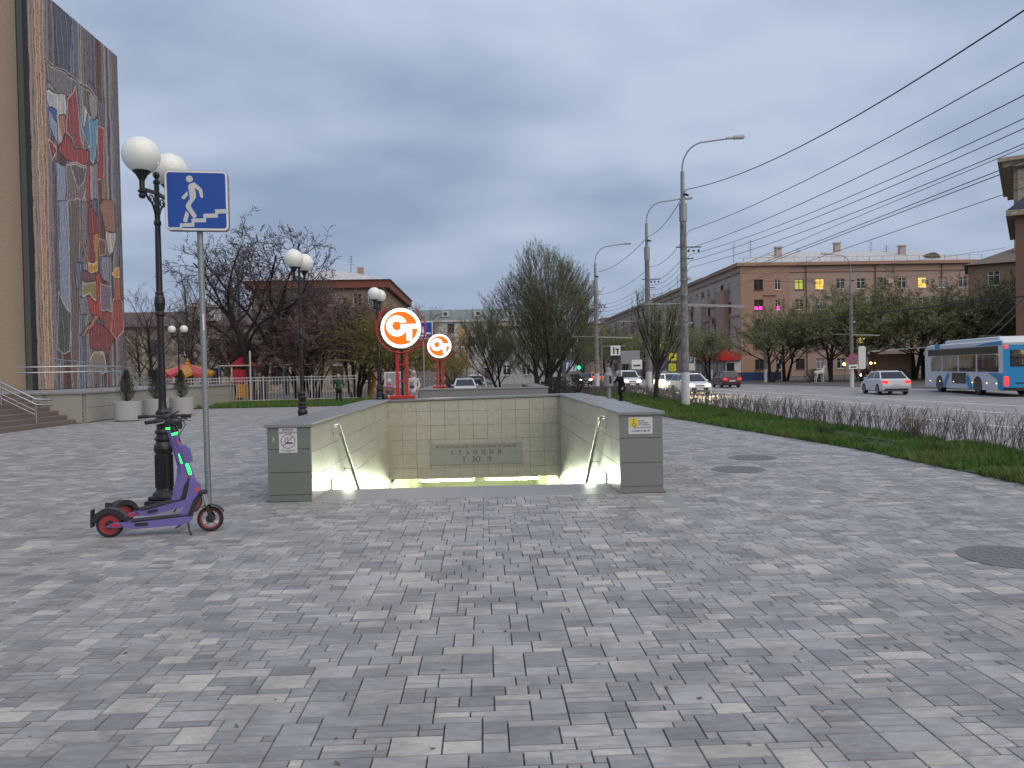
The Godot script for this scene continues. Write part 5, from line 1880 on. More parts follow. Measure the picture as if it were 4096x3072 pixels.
func people():
	var stand := {"hip": V(0, 0.86, 0), "chest": V(0, 1.18, 0.01), "neck": V(0, 1.38, 0.0), "head": V(0, 1.53, 0.02), "elbow0": V(-0.26, 1.03, -0.02), "elbow1": V(0.26, 1.03, -0.02), "wrist0": V(-0.25, 0.80, 0.06), "wrist1": V(0.25, 0.80, 0.06), "knee0": V(-0.09, 0.47, 0.03), "knee1": V(0.1, 0.47, 0.04), "ankle0": V(-0.1, 0.085, -0.02), "ankle1": V(0.11, 0.085, 0.04)}
	var w := stand.duplicate()
	w.wrist1 = V(0.2, 0.86, 0.14)
	w.skirt = 0.14
	var o := person("person in white hooded jacket and white trousers with dark bag by the round sign", V(-3.28, 0, -36.0), 0.1, w, Color(0.52, 0.51, 0.52), Color(0.50, 0.49, 0.50), Color(0.5, 0.5, 0.5), Color(0.45, 0.40, 0.34), true)
	var b := MB.new()
	b.box(V(-0.08, 0.93, 0.19), V(0.2, 0.13, 0.08), Basis(Vector3.BACK, 0.2), 0.03)
	b.tube([V(-0.15, 0.95, 0.17), V(-0.02, 1.2, 0.17), V(0.14, 1.36, 0.06)], 0.012, 5)
	part("waist_bag", b, mat("bag_navy", lin(0.04, 0.04, 0.08), 0.7), o)
	b = MB.new()
	b.tube([V(0.02, 1.38, -0.1), V(-0.08, 1.42, -0.06), V(-0.1, 1.43, 0.04)], 0.04, 8)
	b.tube([V(-0.02, 1.38, -0.1), V(0.08, 1.42, -0.06), V(0.1, 1.43, 0.04)], 0.04, 8)
	part("hood", b, mat("hood_white", lin(0.52, 0.51, 0.52), 0.85), o)
	var g := stand.duplicate()
	g.elbow1 = V(0.3, 1.06, 0.02); g.wrist1 = V(0.27, 0.84, 0.1)
	g.skirt = 0.04
	var go := person("person in dark green jacket and black trousers standing by the picket fence", V(-7.75, 0.02, -41.2), 0.3, g, Color(0.02, 0.055, 0.024), Color(0.012, 0.012, 0.014), Color(0.015, 0.015, 0.015), Color(0.02, 0.015, 0.012), false)
	go.scale = Vector3.ONE * 0.95
	# bent figure in black
	var k := {"hip": V(0, 0.80, -0.06), "chest": V(0, 1.06, 0.06), "neck": V(0, 1.21, 0.13), "head": V(0.0, 1.31, 0.2), "elbow0": V(-0.27, 0.96, 0.12), "elbow1": V(0.26, 0.9, 0.02), "wrist0": V(-0.3, 0.88, 0.34), "wrist1": V(0.27, 0.68, 0.1), "knee0": V(-0.09, 0.43, 0.02), "knee1": V(0.1, 0.44, 0.05), "ankle0": V(-0.1, 0.085, -0.06), "ankle1": V(0.11, 0.085, 0.05), "skirt": 0.18}
	person("stooped person in black coat leaning towards the grey box by the road", V(6.72, 0.0, -37.6), -1.1, k, Color(0.010, 0.010, 0.012), Color(0.012, 0.012, 0.013), Color(0.01, 0.01, 0.01), Color(0.36, 0.30, 0.26), false)
	# child sitting low with a pink scarf
	var c := {"hip": V(0, 0.55, -0.05), "chest": V(0, 0.85, 0.03), "neck": V(0, 1.03, 0.06), "head": V(0, 1.18, 0.1), "elbow0": V(-0.26, 0.72, 0.12), "elbow1": V(0.26, 0.72, 0.12), "wrist0": V(-0.14, 0.62, 0.3), "wrist1": V(0.14, 0.62, 0.3), "knee0": V(-0.15, 0.55, 0.36), "knee1": V(0.15, 0.55, 0.36), "ankle0": V(-0.15, 0.085, 0.3), "ankle1": V(0.15, 0.085, 0.3)}
	var co := person("person in beige hat, pink scarf and brown jacket sitting beside the black lamp", V(-4.15, 0, -33.5), 0.5, c, Color(0.16, 0.10, 0.085), Color(0.2, 0.17, 0.22), Color(0.3, 0.3, 0.3), Color(0.5, 0.43, 0.36), true)
	b = MB.new()
	b.lathe([Vector2(0.09, -0.06), Vector2(0.13, -0.02), Vector2(0.13, 0.04), Vector2(0.09, 0.07)], 14, Transform3D(Basis(Vector3.RIGHT, 0.3), V(0, 1.02, 0.07)))
	part("scarf", b, mat("scarf_pink", lin(0.6, 0.12, 0.36), 0.85), co)
	var bench := thing("park_bench", "low bench under the person with the pink scarf", "bench", V(-4.12, 0, -33.62), 0.5)
	for i in 4:
		b = MB.new()
		b.box(V(0, 0.40, -0.22 + i * 0.11), V(1.3, 0.03, 0.09))
		part("slat", b, mat("bench_wood", lin(0.2, 0.12, 0.07), 0.8), bench)
	for x in [-0.5, 0.5]:
		b = MB.new()
		b.box(V(x, 0.19, -0.05), V(0.06, 0.38, 0.4))
		part("leg", b, M.black_iron, bench)

func window_mesh(w: float, h: float, m: Material, bars := 1) -> ArrayMesh:
	var b := MB.new()
	var t := 0.09
	b.box(V(0, -h / 2 + t / 2, 0), V(w, t, 0.1)); b.box(V(0, h / 2 - t / 2, 0), V(w, t, 0.1))
	b.box(V(-w / 2 + t / 2, 0, 0), V(t, h - 2 * t, 0.1)); b.box(V(w / 2 - t / 2, 0, 0), V(t, h - 2 * t, 0.1))
	for i in bars: b.box(V(-w / 2 + w * (i + 1) / (bars + 1), 0, 0), V(t * 1.1, h - 2 * t, 0.08))
	b.box(V(0, h * 0.2, 0.0), V(w - 2 * t, t * 0.7, 0.06))
	b.box(V(0, -h / 2 - 0.05, 0.12), V(w + 0.2, 0.07, 0.3))
	return b.mesh(m)
func add_windows(o: Node3D, org: Vector3, rt: Vector3, holes: Array, kinds: Dictionary, pane_of: Callable):
	var nn := rt.cross(Vector3.UP)
	var turn := atan2(nn.x, nn.z)
	for i in holes.size():
		var q = holes[i]
		var key := "%.2f %.2f" % [q[2], q[3]]
		if not kinds.has(key):
			var p := MB.new()
			p.quad(V(-q[2] / 2, -q[3] / 2, 0), V(q[2] / 2, -q[3] / 2, 0), V(q[2] / 2, q[3] / 2, 0), V(-q[2] / 2, q[3] / 2, 0))
			kinds[key] = [window_mesh(q[2], q[3], M.window_white, 2 if q[2] > 1.7 else 1), p, window_mesh(q[2], q[3], M.window_brown, 2 if q[2] > 1.7 else 1), {}]
		var look: Array = pane_of.call(i)
		var w := part("window", kinds[key][2] if look[1] else kinds[key][0], null, o)
		w.position = org + rt * (q[0] + q[2] / 2) + V(0, q[1] + q[3] / 2, 0) - nn * 0.16
		w.rotation.y = turn
		var pm: Material = look[0]
		if not kinds[key][3].has(pm.resource_name): kinds[key][3][pm.resource_name] = kinds[key][1].mesh(pm)
		var pane := part("pane", kinds[key][3][pm.resource_name], null, w)
		pane.position.z = -0.02
func grid_holes(cols: Array, rows: Array, w: float, h: float) -> Array:
	var out := []
	for y in rows:
		for x in cols: out.append([x - w / 2, y, w, h])
	return out
func hip_roof(c: Vector3, L: float, W: float, h: float, inset: float, m: Material, eave := 0.7) -> MB:
	# ridge along x
	var b := MB.new()
	var x := L / 2 + eave
	var z := W / 2 + eave
	var r0 := c + V(-x + inset, h, 0)
	var r1 := c + V(x - inset, h, 0)
	var p := [c + V(-x, 0, z), c + V(x, 0, z), c + V(x, 0, -z), c + V(-x, 0, -z)]
	b.quad(p[0], p[1], r1, r0); b.quad(p[2], p[3], r0, r1)
	b.tri(p[1], p[2], r1); b.tri(p[3], p[0], r0)
	b.quad(p[3], p[2], p[1], p[0])
	return b
func antenna(o: Node3D, at: Vector3, h: float):
	var b := MB.new()
	b.tube([at, at + V(0.1, h, 0)], 0.04, 4)
	for k in 4: b.bar(at + V(-0.5 + k * 0.06, h * (0.55 + k * 0.13), 0), at + V(0.6 - k * 0.06, h * (0.55 + k * 0.13), 0), 0.03, 0.03)
	part("aerial", b, M.black_iron, o)

func buildings():
	var brickn := noise_tex("brick", 0.22, 0.68, 1.05, 81, 3)
	mat("window_white", lin(0.62, 0.62, 0.62), 0.5)
	mat("window_brown", lin(0.10, 0.06, 0.045), 0.6)
	var g1 := mat("pane_dark", lin(0.03, 0.035, 0.04), 0.08)
	var g2 := mat("pane_curtain", lin(0.22, 0.22, 0.23), 0.12)
	var g3 := glow("pane_window_warm", Color(1.0, 0.82, 0.35), 0.75)
	var g4 := glow("pane_window_pink", Color(1.0, 0.25, 0.75), 0.9)
	var g5 := glow("pane_window_green", Color(0.8, 0.85, 0.35), 0.3)
	var brick := mat("brick_orange", lin(0.52, 0.385, 0.325), 0.9, 0.0, brickn, V(0.35, 0.9, 0.35))
	var brick2 := mat("brick_trim", lin(0.49, 0.315, 0.24), 0.9, 0.0, brickn, V(0.5, 0.9, 0.5))
	var brick3 := mat("brick_pale", lin(0.57, 0.46, 0.41), 0.9, 0.0, brickn, V(0.35, 0.9, 0.35))
	var roof_m := mat("roof_sheet", lin(0.58, 0.58, 0.60), 0.5, 0.0, noise_tex("roofn", 0.02, 0.75, 1.0, 83, 4), V(0.12, 0.12, 0.5))
	var ac := mat("ac_white", lin(0.5, 0.5, 0.5), 0.6)
	# --- long brick block on the far side of the road, corner towards us
	var o := thing("brick_apartment_block", "five storey orange brick apartment block with pale hipped roof across the road", "building", V(42.2, -0.3, -125.0))
	var H := 18.4
	var cols := []
	for k in 11: cols.append(3.0 + k * 3.45)
	var rows := [1.2, 4.6, 7.8, 11.0, 14.3]
	var holes := grid_holes(cols, rows, 1.5, 1.75)
	for i in holes.size():
		if i % 11 == 1:
			holes[i][2] = 1.0
	var b := MB.new()
	var hc := []
	var hr := []
	for q in holes:
		if q[0] < 7.0: hc.append(q)
		else: hr.append([q[0] - 8.2, q[1], q[2], q[3]])
	b.wall(V(8.2, 0, 0), Vector3.RIGHT, 31.8, H, hr, 0.3)
	part("front_wall", b, brick, o)
	b = MB.new()
	b.wall(V(0, 0, 0.3), Vector3.RIGHT, 8.2, H, hc, 0.3)
	b.quad(V(8.2, 0, 0.3), V(8.2, 0, 0), V(8.2, H, 0), V(8.2, H, 0.3)); b.quad(V(0, 0, 0), V(0, 0, 0.3), V(0, H, 0.3), V(0, H, 0))
	part("corner_wall", b, brick2, o)
	b = MB.new()
	b.prism(PackedVector2Array([Vector2(3.7, 13.4), Vector2(5.9, 13.4), Vector2(4.8, 14.3)]), 0.3, 0.55)
	part("pediment", b, brick2, o)
	var kinds := {}
	add_windows(o, V(8.2, 0, 0), Vector3.RIGHT, hr, kinds, func(i): return [g5, true] if i == 36 else ([g3, false] if i == 37 or i == 42 else [[g1, g2, g1][(i * 7) % 3], i % 5 == 0]))
	add_windows(o, V(0, 0, 0.3), Vector3.RIGHT, hc, kinds, func(i): return [g1, i % 2 == 0])
	for x in [3.0, 6.45]:
		b = MB.new()
		b.box(V(x, 11.35, 0.12), V(1.3 if x < 4.0 else 0.85, 0.6, 0.12), Basis.IDENTITY, 0.03)
		part("plant_light_window", b, g4, o)
	cols = []
	for k in 34: cols.append(2.6 + k * 4.0)
	var h2 := grid_holes(cols, rows, 1.7, 1.9)
	b = MB.new()
	b.wall(V(0, 0, -140), Vector3.BACK, 140.0, H, h2, 0.35)
	part("street_wall", b, brick3, o)
	add_windows(o, V(0, 0, -140), Vector3.BACK, h2, kinds, func(i): return [[g1, g2][i % 2], i % 3 == 0])
	b = MB.new()
	b.box(V(20, H + 0.1, -7), V(41.2, 0.5, 15.4)); b.box(V(7.0, H + 0.1, -77.4), V(15.2, 0.5, 125.2))
	b.box(V(20, H - 1.1, 0.08), V(40.3, 0.25, 0.18)); b.box(V(-0.08, H - 1.1, -70), V(0.18, 0.25, 140))
	b.box(V(20, 10.3, 0.08), V(40.3, 0.25, 0.18)); b.box(V(-0.08, 10.3, -70), V(0.2, 0.3, 140))
	part("cornice", b, brick2, o)
	for k in 9:
		b = MB.new()
		b.box(V(-0.45, 8.0, -8.0 - k * 14.0), V(0.9, 14.0, 4.6))
		part("bay", b, brick2 if k % 2 == 0 else brick3, o)
		for r in 4:
			b = MB.new()
			b.box(V(-1.15, 4.2 + r * 3.2, -15.0 - k * 14.0), V(1.1, 1.0, 3.2))
			part("balcony", b, [brick3, ac, brick2][(k + r) % 3], o)
	part("roof", hip_roof(V(20, H + 0.36, -7), 40, 14, 2.7, 8, roof_m), roof_m, o)
	part("roof", hip_roof(V(7, H + 0.36, -80), 14, 120, 2.6, 7, roof_m), roof_m, o)
	for q in [[8.0, -4.0, 2.2], [29.5, -4.2, 2.2], [20.0, -8.0, 3.1]]:
		b = MB.new()
		b.box(V(q[0], H + 0.4 + q[2] * 0.7, q[1]), V(1.0, q[2] * 1.2, 0.8)); b.box(V(q[0], H + 0.5 + q[2] * 1.35, q[1]), V(1.2, 0.25, 1.0))
		part("chimney", b, brick3, o)
	b = MB.new()
	b.lathe([Vector2(0.0, 0.0), Vector2(1.1, 0.0)], 14)
	b = MB.new()
	b.prism(circle2(1.25, 14, 0, 0, 0, PI), -1.6, 0.0)
	var dm := part("dormer", b, M.window_brown, o)
	dm.position = V(33.0, H + 0.6, -0.8)
	for k in 20:
		b = MB.new()
		b.box(V(0.6 + k * 2.1, H + 0.85, 0.25), V(0.06, 0.9, 0.06))
		part("snow_guard_post", b, M.galvanised, o)
	b = MB.new()
	b.box(V(20, H + 1.2, 0.25), V(40.5, 0.05, 0.05))
	part("snow_guard_rail", b, M.galvanised, o)
	for q in [[2.0, -9, 3.4], [6.0, -12, 4.6], [-2.0, -30, 4.0], [13.0, -8, 2.4], [25.5, -7, 3.2], [28.0, -6.5, 2.4], [2.0, -44, 4.0], [5.0, -60, 4.0]]: antenna(o, V(q[0], H + 1.6, q[1]), q[2])
	for q in [[14.6, 13.4], [13.2, 12.0], [25.0, 15.4], [30.8, 15.4], [21.0, 12.2], [35.0, 12.0]]:
		b = MB.new()
		b.box(V(q[0], q[1], 0.3), V(0.85, 0.6, 0.4), Basis.IDENTITY, 0.03)
		part("air_conditioner", b, ac, o)
	for x in [11.0, 22.6, 33.8]:
		b = MB.new()
		b.tube([V(x, 0, 0.15), V(x, H, 0.15)], 0.08, 6)
		part("downpipe", b, M.window_brown, o)
	b = MB.new()
	b.quad(V(40, 0, 0), V(40, 0, -14), V(40, H, -14), V(40, H, 0)); b.quad(V(40, 0, -14), V(14, 0, -14), V(14, H, -14), V(40, H, -14))
	b.quad(V(14, 0, -14), V(14, 0, -140), V(14, H, -140), V(14, H, -14)); b.quad(V(14, 0, -140), V(0, 0, -140), V(0, H, -140), V(14, H, -140))
	part("rear_wall", b, brick3, o)
	# shop front with red fascia at the corner
	var sh := thing("shop_front", "red fascia and pale shop windows at the foot of the brick block", "shop", V(38.6, -0.3, -123.0))
	b = MB.new()
	b.box(V(0, 3.6, -8), V(1.4, 1.6, 19.0), Basis.IDENTITY, 0.05)
	b.box(V(0.8, 3.6, 1.2), V(3.4, 1.6, 0.5), Basis.IDENTITY, 0.05)
	part("fascia", b, mat("fascia_red", lin(0.42, 0.02, 0.02), 0.5), sh)
	b = MB.new()
	b.box(V(1.4, 1.4, -8), V(2.4, 2.8, 18.0))
	part("shop_wall", b, ac, sh)
	for k in 5:
		b = MB.new()
		b.box(V(0.15, 1.4, -1.0 - k * 3.6), V(0.1, 2.1, 2.2)); b.box(V(0.9 + k * 0.01, 1.4, 1.02), V(1.2, 2.1, 0.06)) if k == 0 else null
		part("shop_window", b, g1, sh)
	# --- further block at the right
	o = thing("dark_brick_block", "dark brown brick block with one lit window behind the trees at the right", "building", V(67.0, -0.3, -104.0), -0.58)
	var h3 := grid_holes([3.0, 7.0, 11.0], [2.0, 5.5, 9.0, 12.2], 1.4, 2.0)
	b = MB.new()
	b.wall(V(0, 0, 0), Vector3.RIGHT, 30.0, 15.2, h3, 0.3)
	b.quad(V(0, 0, -12), V(0, 0, 0), V(0, 15.2, 0), V(0, 15.2, -12))
	part("wall", b, mat("brick_dark", lin(0.27, 0.19, 0.135), 0.9, 0.0, brickn, V(0.35, 0.9, 0.35)), o)
	add_windows(o, V(0, 0, 0), Vector3.RIGHT, h3, {}, func(i): return [g3 if i == 10 else g1, false])
	part("roof", hip_roof(V(15, 15.2, -6), 30, 12, 2.6, 6, roof_m, 0.5), mat("dark_roof", lin(0.13, 0.10, 0.085), 0.8), o)
	for x in [6.0, 9.5]:
		b = MB.new()
		b.box(V(x, 17.6, -4), V(1.0, 2.6, 1.0))
		part("chimney", b, brick2, o)
	# --- near block at the right edge with moulded cornice
	o = thing("cornice_brick_building", "tall brick building with moulded cream cornice at the right edge", "building", V(48.9, -0.3, -69.0), -0.63)
	b = MB.new()
	b.box(V(12, 8.8, -8), V(24.0, 17.6, 16.0))
	part("wall", b, mat("brick_red", lin(0.27, 0.165, 0.115), 0.9, 0.0, brickn, V(0.35, 0.9, 0.35)), o)
	var cream := mat("cream_stone", lin(0.50, 0.43, 0.32), 0.8, 0.0, T.patch, V(0.5, 0.5, 0.5))
	b = MB.new()
	b.box(V(11.8, 15.4, -7.8), V(25.0, 0.5, 17.0)); b.box(V(11.8, 19.8, -7.8), V(25.4, 0.5, 17.4)); b.box(V(12, 17.6, -8), V(24.2, 4.2, 16.2)); b.box(V(11.8, 20.2, -7.8), V(26.2, 0.35, 18.2))
	part("cornice", b, cream, o)
	for k in 8:
		b = MB.new()
		b.box(V(0.6 + k * 3.0, 17.5, 0.2), V(0.8, 3.6, 0.5), Basis.IDENTITY, 0.05)
		part("pilaster", b, cream, o)
	b = MB.new()
	b.prism(PackedVector2Array([Vector2(-0.6, 15.7), Vector2(2.2, 15.7), Vector2(0.8, 16.8)]), 0.1, 0.6)
	part("pediment", b, mat("slate", lin(0.08, 0.09, 0.13), 0.6), o)
	b = MB.new()
	b.box(V(13.0, 21.0, -8.0), V(23.0, 1.4, 14.0))
	part("roof", b, M.slate, o)
	# --- brick block behind the park trees
	o = thing("park_brick_building", "brick building with red cornice and grey roof behind the bare park trees", "building", V(-32.6, -0.5, -110.0))
	var h4 := grid_holes([2.5, 5.6, 8.7, 11.8, 14.9, 17.0], [1.5, 5.0, 8.4, 11.6], 1.3, 1.9)
	b = MB.new()
	b.wall(V(0, 0, 0), Vector3.RIGHT, 18.7, 14.2, h4, 0.3)
	part("front_wall", b, mat("brick_cream", lin(0.36, 0.27, 0.19), 0.9, 0.0, brickn, V(0.35, 0.9, 0.35)), o)
	add_windows(o, V(0, 0, 0), Vector3.RIGHT, h4, {}, func(i): return [[g1, g2][i % 2], false])
	var h5 := grid_holes([3.0, 8.0, 13.0, 18.0, 23.0, 28.0], [1.5, 5.0, 8.4, 11.6], 1.5, 1.9)
	b = MB.new()
	b.wall(V(18.7, 0, 0), Vector3.FORWARD, 33.0, 14.2, h5, 0.3)
	b.quad(V(0, 0, -33), V(0, 0, 0), V(0, 14.2, 0), V(0, 14.2, -33)); b.quad(V(18.7, 0, -33), V(0, 0, -33), V(0, 14.2, -33), V(18.7, 14.2, -33))
	part("side_wall", b, M.brick_cream, o)
	add_windows(o, V(18.7, 0, 0), Vector3.FORWARD, h5, {}, func(i): return [g1, false])
	b = MB.new()
	b.box(V(9.35, 14.75, -16.5), V(20.1, 1.1, 34.4))
	part("cornice", b, mat("cornice_red", lin(0.20, 0.07, 0.045), 0.8), o)
	b = hip_roof(V(0, 15.3, 0), 34.4, 20.1, 2.8, 9, roof_m, 0.3)
	var rf := part("roof", b, roof_m, o)
	rf.rotation.y = PI / 2
	rf.position = V(9.35, 0, -16.5)
	b = MB.new()
	b.box(V(13.5, 17.9, -12), V(0.9, 1.6, 0.9))
	part("chimney", b, brick2, o)
	antenna(o, V(12.0, 17.6, -12), 3.0)
	# --- pale building that closes the alley
	o = thing("pale_blue_building", "pale cream building with blue green roof and arched door closing the alley", "building", V(-24.0, -0.6, -214.0))
	var cr := mat("pale_plaster", lin(0.64, 0.64, 0.65), 0.85, 0.0, T.plaster, V(0.2, 0.2, 0.2))
	var ye := mat("yellow_plaster", lin(0.52, 0.38, 0.20), 0.85, 0.0, T.plaster, V(0.2, 0.2, 0.2))
	var gr := mat("green_roof", lin(0.21, 0.27, 0.28), 0.5, 0.1, T.roofn, V(0.1, 0.1, 0.4))
	var h6 := []
	for k in 8:
		for r in 3: h6.append([3.0 + k * 5.6, 5.4 + r * 3.8, 1.8, 2.5])
	h6.append([24.0, 0.0, 4.0, 3.4])
	b = MB.new()
	b.wall(V(0, 0, 0), Vector3.RIGHT, 46.0, 16.0, h6, 0.5)
	part("front_wall", b, cr, o)
	add_windows(o, V(0, 0, 0), Vector3.RIGHT, h6.slice(0, 24), {}, func(i): return [[g1, g2][i % 2], i % 2 == 0])
	for k in 3:
		b = MB.new()
		b.box(V(7.2 + k * 11.2, 9.0, 0.1), V(2.6, 12.0, 0.2))
		part("yellow_bay", b, ye, o)
	b = MB.new()
	b.prism(circle2(2.6, 16, 26.0, 3.4, 0, PI), 0.0, 0.7)
	b.box(V(23.7, 1.7, 0.35), V(0.7, 3.4, 0.7)); b.box(V(28.3, 1.7, 0.35), V(0.7, 3.4, 0.7))
	part("door_arch", b, mat("arch_stone", lin(0.22, 0.16, 0.13), 0.8), o)
	b = MB.new()
	b.box(V(26, 1.6, -0.3), V(3.8, 3.2, 0.1))
	part("door", b, M.window_brown, o)
	b = MB.new()
	b.box(V(26.0, 2.0, -0.2), V(0.9, 2.4, 0.05))
	part("door_glass", b, g2, o)
	b = MB.new()
	b.box(V(23, 16.2, -7), V(47, 0.5, 15.4)); b.box(V(23, 9.0, 0.12), V(46.2, 0.35, 0.25))
	part("cornice", b, cr, o)
	b = MB.new()
	b.quad(V(-0.5, 16.45, 0.6), V(46.5, 16.45, 0.6), V(45.0, 19.6, -3.0), V(1.0, 19.6, -3.0))
	b.quad(V(1.0, 19.6, -3.0), V(45.0, 19.6, -3.0), V(45.0, 19.8, -12.0), V(1.0, 19.8, -12.0))
	b.quad(V(0, 0, -14), V(0, 0, 0), V(0, 16.4, 0), V(0, 16.4, -14)); b.quad(V(46, 0, 0), V(46, 0, -14), V(46, 16.4, -14), V(46, 16.4, 0))
	part("roof", b, gr, o)
	for k in 3:
		b = MB.new()
		b.box(V(13.6 + k * 9.0, 18.2, -0.9), V(2.0, 1.5, 1.6))
		part("dormer", b, cr, o)
		b = MB.new()
		b.box(V(13.6 + k * 9.0, 18.2, -0.08), V(0.9, 0.9, 0.06))
		part("dormer_window", b, g1, o)
	# --- low building with brown roof beyond the playground
	o = thing("low_brown_roof_building", "low pale building with brown roof behind the playground lamp", "building", V(-58.0, -0.5, -90.0))
	var h7 := grid_holes([20.0, 23.5, 27.0, 30.5, 34.0, 37.5, 41.0, 44.5], [1.2, 4.6], 1.4, 1.8)
	b = MB.new()
	b.wall(V(0, 0, 0), Vector3.RIGHT, 48.0, 7.9, h7, 0.3)
	b.quad(V(48, 0, 0), V(48, 0, -12), V(48, 7.9, -12), V(48, 7.9, 0))
	part("wall", b, mat("pale_wall", lin(0.40, 0.35, 0.29), 0.9, 0.0, T.patch, V(0.3, 0.3, 0.3)), o)
	add_windows(o, V(0, 0, 0), Vector3.RIGHT, h7, {}, func(i): return [g1, i % 2 == 0])
	part("roof", hip_roof(V(24, 7.9, -6), 48, 12, 2.2, 3, roof_m, 0.6), mat("brown_roof", lin(0.125, 0.085, 0.085), 0.8, 0.0, T.roofn, V(0.12, 0.12, 0.5)), o)
	b = MB.new()
	b.box(V(25.6, 9.3, -1.0), V(3.0, 1.6, 2.0)); b.prism(PackedVector2Array([Vector2(23.8, 10.1), Vector2(27.4, 10.1), Vector2(25.6, 11.0)]), -2.0, 0.3)
	part("dormer", b, ac, o)
	# --- orange block far along the street
	o = thing("far_orange_block", "distant orange brick block with gable far along the street", "building", V(40.0, -0.5, -285.0))
	var h8 := grid_holes([4.0, 8.0, 12.0, 16.0], [2.0, 6.0, 10.0, 14.0], 1.6, 2.2)
	b = MB.new()
	b.wall(V(0, 0, 0), Vector3.RIGHT, 20, 19.0, h8, 0.3)
	b.quad(V(0, 0, -40), V(0, 0, 0), V(0, 19, 0), V(0, 19, -40))
	part("wall", b, brick2, o)
	add_windows(o, V(0, 0, 0), Vector3.RIGHT, h8, {}, func(i): return [g1, false])
	part("roof", hip_roof(V(10, 19, -20), 20, 40, 3.5, 8, roof_m), M.brown_roof, o)
	# --- plain grey block behind the big round tree
	o = thing("grey_side_building", "plain pale grey low building hidden behind the big round tree", "building", V(1.5, -0.5, -118.0))
	var h9 := grid_holes([2.0, 5.0], [1.4, 5.0], 1.3, 1.6)
	b = MB.new()
	b.wall(V(0, 0, 0), Vector3.RIGHT, 7.2, 8.6, h9, 0.3)
	b.quad(V(7.2, 0, 0), V(7.2, 0, -20), V(7.2, 8.6, -20), V(7.2, 8.6, 0)); b.quad(V(0, 0, -20), V(0, 0, 0), V(0, 8.6, 0), V(0, 8.6, -20))
	part("wall", b, mat("grey_plaster", lin(0.42, 0.43, 0.45), 0.9, 0.0, T.plaster, V(0.3, 0.3, 0.3)), o)
	add_windows(o, V(0, 0, 0), Vector3.RIGHT, h9, {}, func(_i): return [g1, false])
	b = MB.new()
	b.box(V(3.6, 8.75, -10), V(7.8, 0.3, 20.6))
	part("roof", b, M.dark_roof, o)

func limb(p: Vector3, d: Vector3, L: float, r: float, lev: int, P: Dictionary, out: Array):
	var n := 5 if lev == 0 else (4 if lev == 1 else (3 if lev < P.levels else 2))
	var pts := [p]
	var rad := [r]
	var c := p
	var last: bool = lev >= P.levels
	for i in n:
		d = (d + V(rng.randf_range(-1, 1), rng.randf_range(-1, 1), rng.randf_range(-1, 1)) * P.gnarl[mini(lev, P.gnarl.size() - 1)] + Vector3.UP * P.up[mini(lev, P.up.size() - 1)]).normalized()
		c += d * L / n
		pts.append(c)
		rad.append(maxf(r * lerpf(1.0, P.taper, float(i + 1) / n), P.twig))
	if lev <= 1: out[0].tube(pts, rad, 7 if lev == 0 else 5, false)
	else: out[1].tube(pts, rad, 3, false)
	if last:
		var lf: int = P.leaves
		for k in lf:
			var q: Vector3 = pts[0].lerp(c, rng.randf_range(0.2, 1.05)) + V(rng.randf_range(-1, 1), rng.randf_range(-1, 1), rng.randf_range(-1, 1)) * P.leaf
			var s: Vector3 = V(rng.randf_range(-1, 1), rng.randf_range(-1, 1), rng.randf_range(-1, 1)) * P.leaf
			var t: Vector3 = V(rng.randf_range(-1, 1), rng.randf_range(-1, 1), rng.randf_range(-1, 1)) * P.leaf
			out[2].tri(q, q + s, q + t)
		return
	var kids: int = P.kids[mini(lev, P.kids.size() - 1)]
	for k in kids:
		var t: float = lerpf(P.start[mini(lev, P.start.size() - 1)], 1.0, (k + rng.randf()) / kids)
		var f := t * n
		var i := mini(int(f), n - 1)
		var q: Vector3 = pts[i].lerp(pts[i + 1], f - i)
		var dd: Vector3 = (pts[i + 1] - pts[i]).normalized()
		var side := dd.cross(V(rng.randf_range(-1, 1), rng.randf_range(-0.4, 0.4), rng.randf_range(-1, 1))).normalized()
		if lev == 0: side = dd.cross(V(cos(k * 2.4 + rng.randf()), 0.05, sin(k * 2.4 + rng.randf()))).normalized()
		var an: float = P.angle[mini(lev, P.angle.size() - 1)] * rng.randf_range(0.65, 1.3)
		var nd := dd.rotated(side, an)
		var rl: float = P.ratio[mini(lev, P.ratio.size() - 1)] * rng.randf_range(0.7, 1.2) * (1.15 - 0.35 * t)
		limb(q, nd, L * rl, maxf(lerpf(rad[i], rad[i + 1], f - i) * P.thin, P.twig), lev + 1, P, out)

func tree(called: String, label: String, at: Vector3, turn: float, P: Dictionary, bark: Material, twig: Material, leaf: Material, group := "") -> Node3D:
	rng.seed = P.seed
	var o := thing(called, label, "tree", at, turn, group)
	var out := [MB.new(), MB.new(), MB.new()]
	for s in P.stems:
		limb(V(s[0], -0.15, s[1]), V(s[2], 1, s[3]).normalized(), s[4], s[5], 0, P, out)
	part("trunk", out[0], bark, o)
	var am := ArrayMesh.new()
	out[1].add_to(am, twig)
	if out[2].v.size() > 0: out[2].add_to(am, leaf)
	part("crown", am, null, o)
	return o

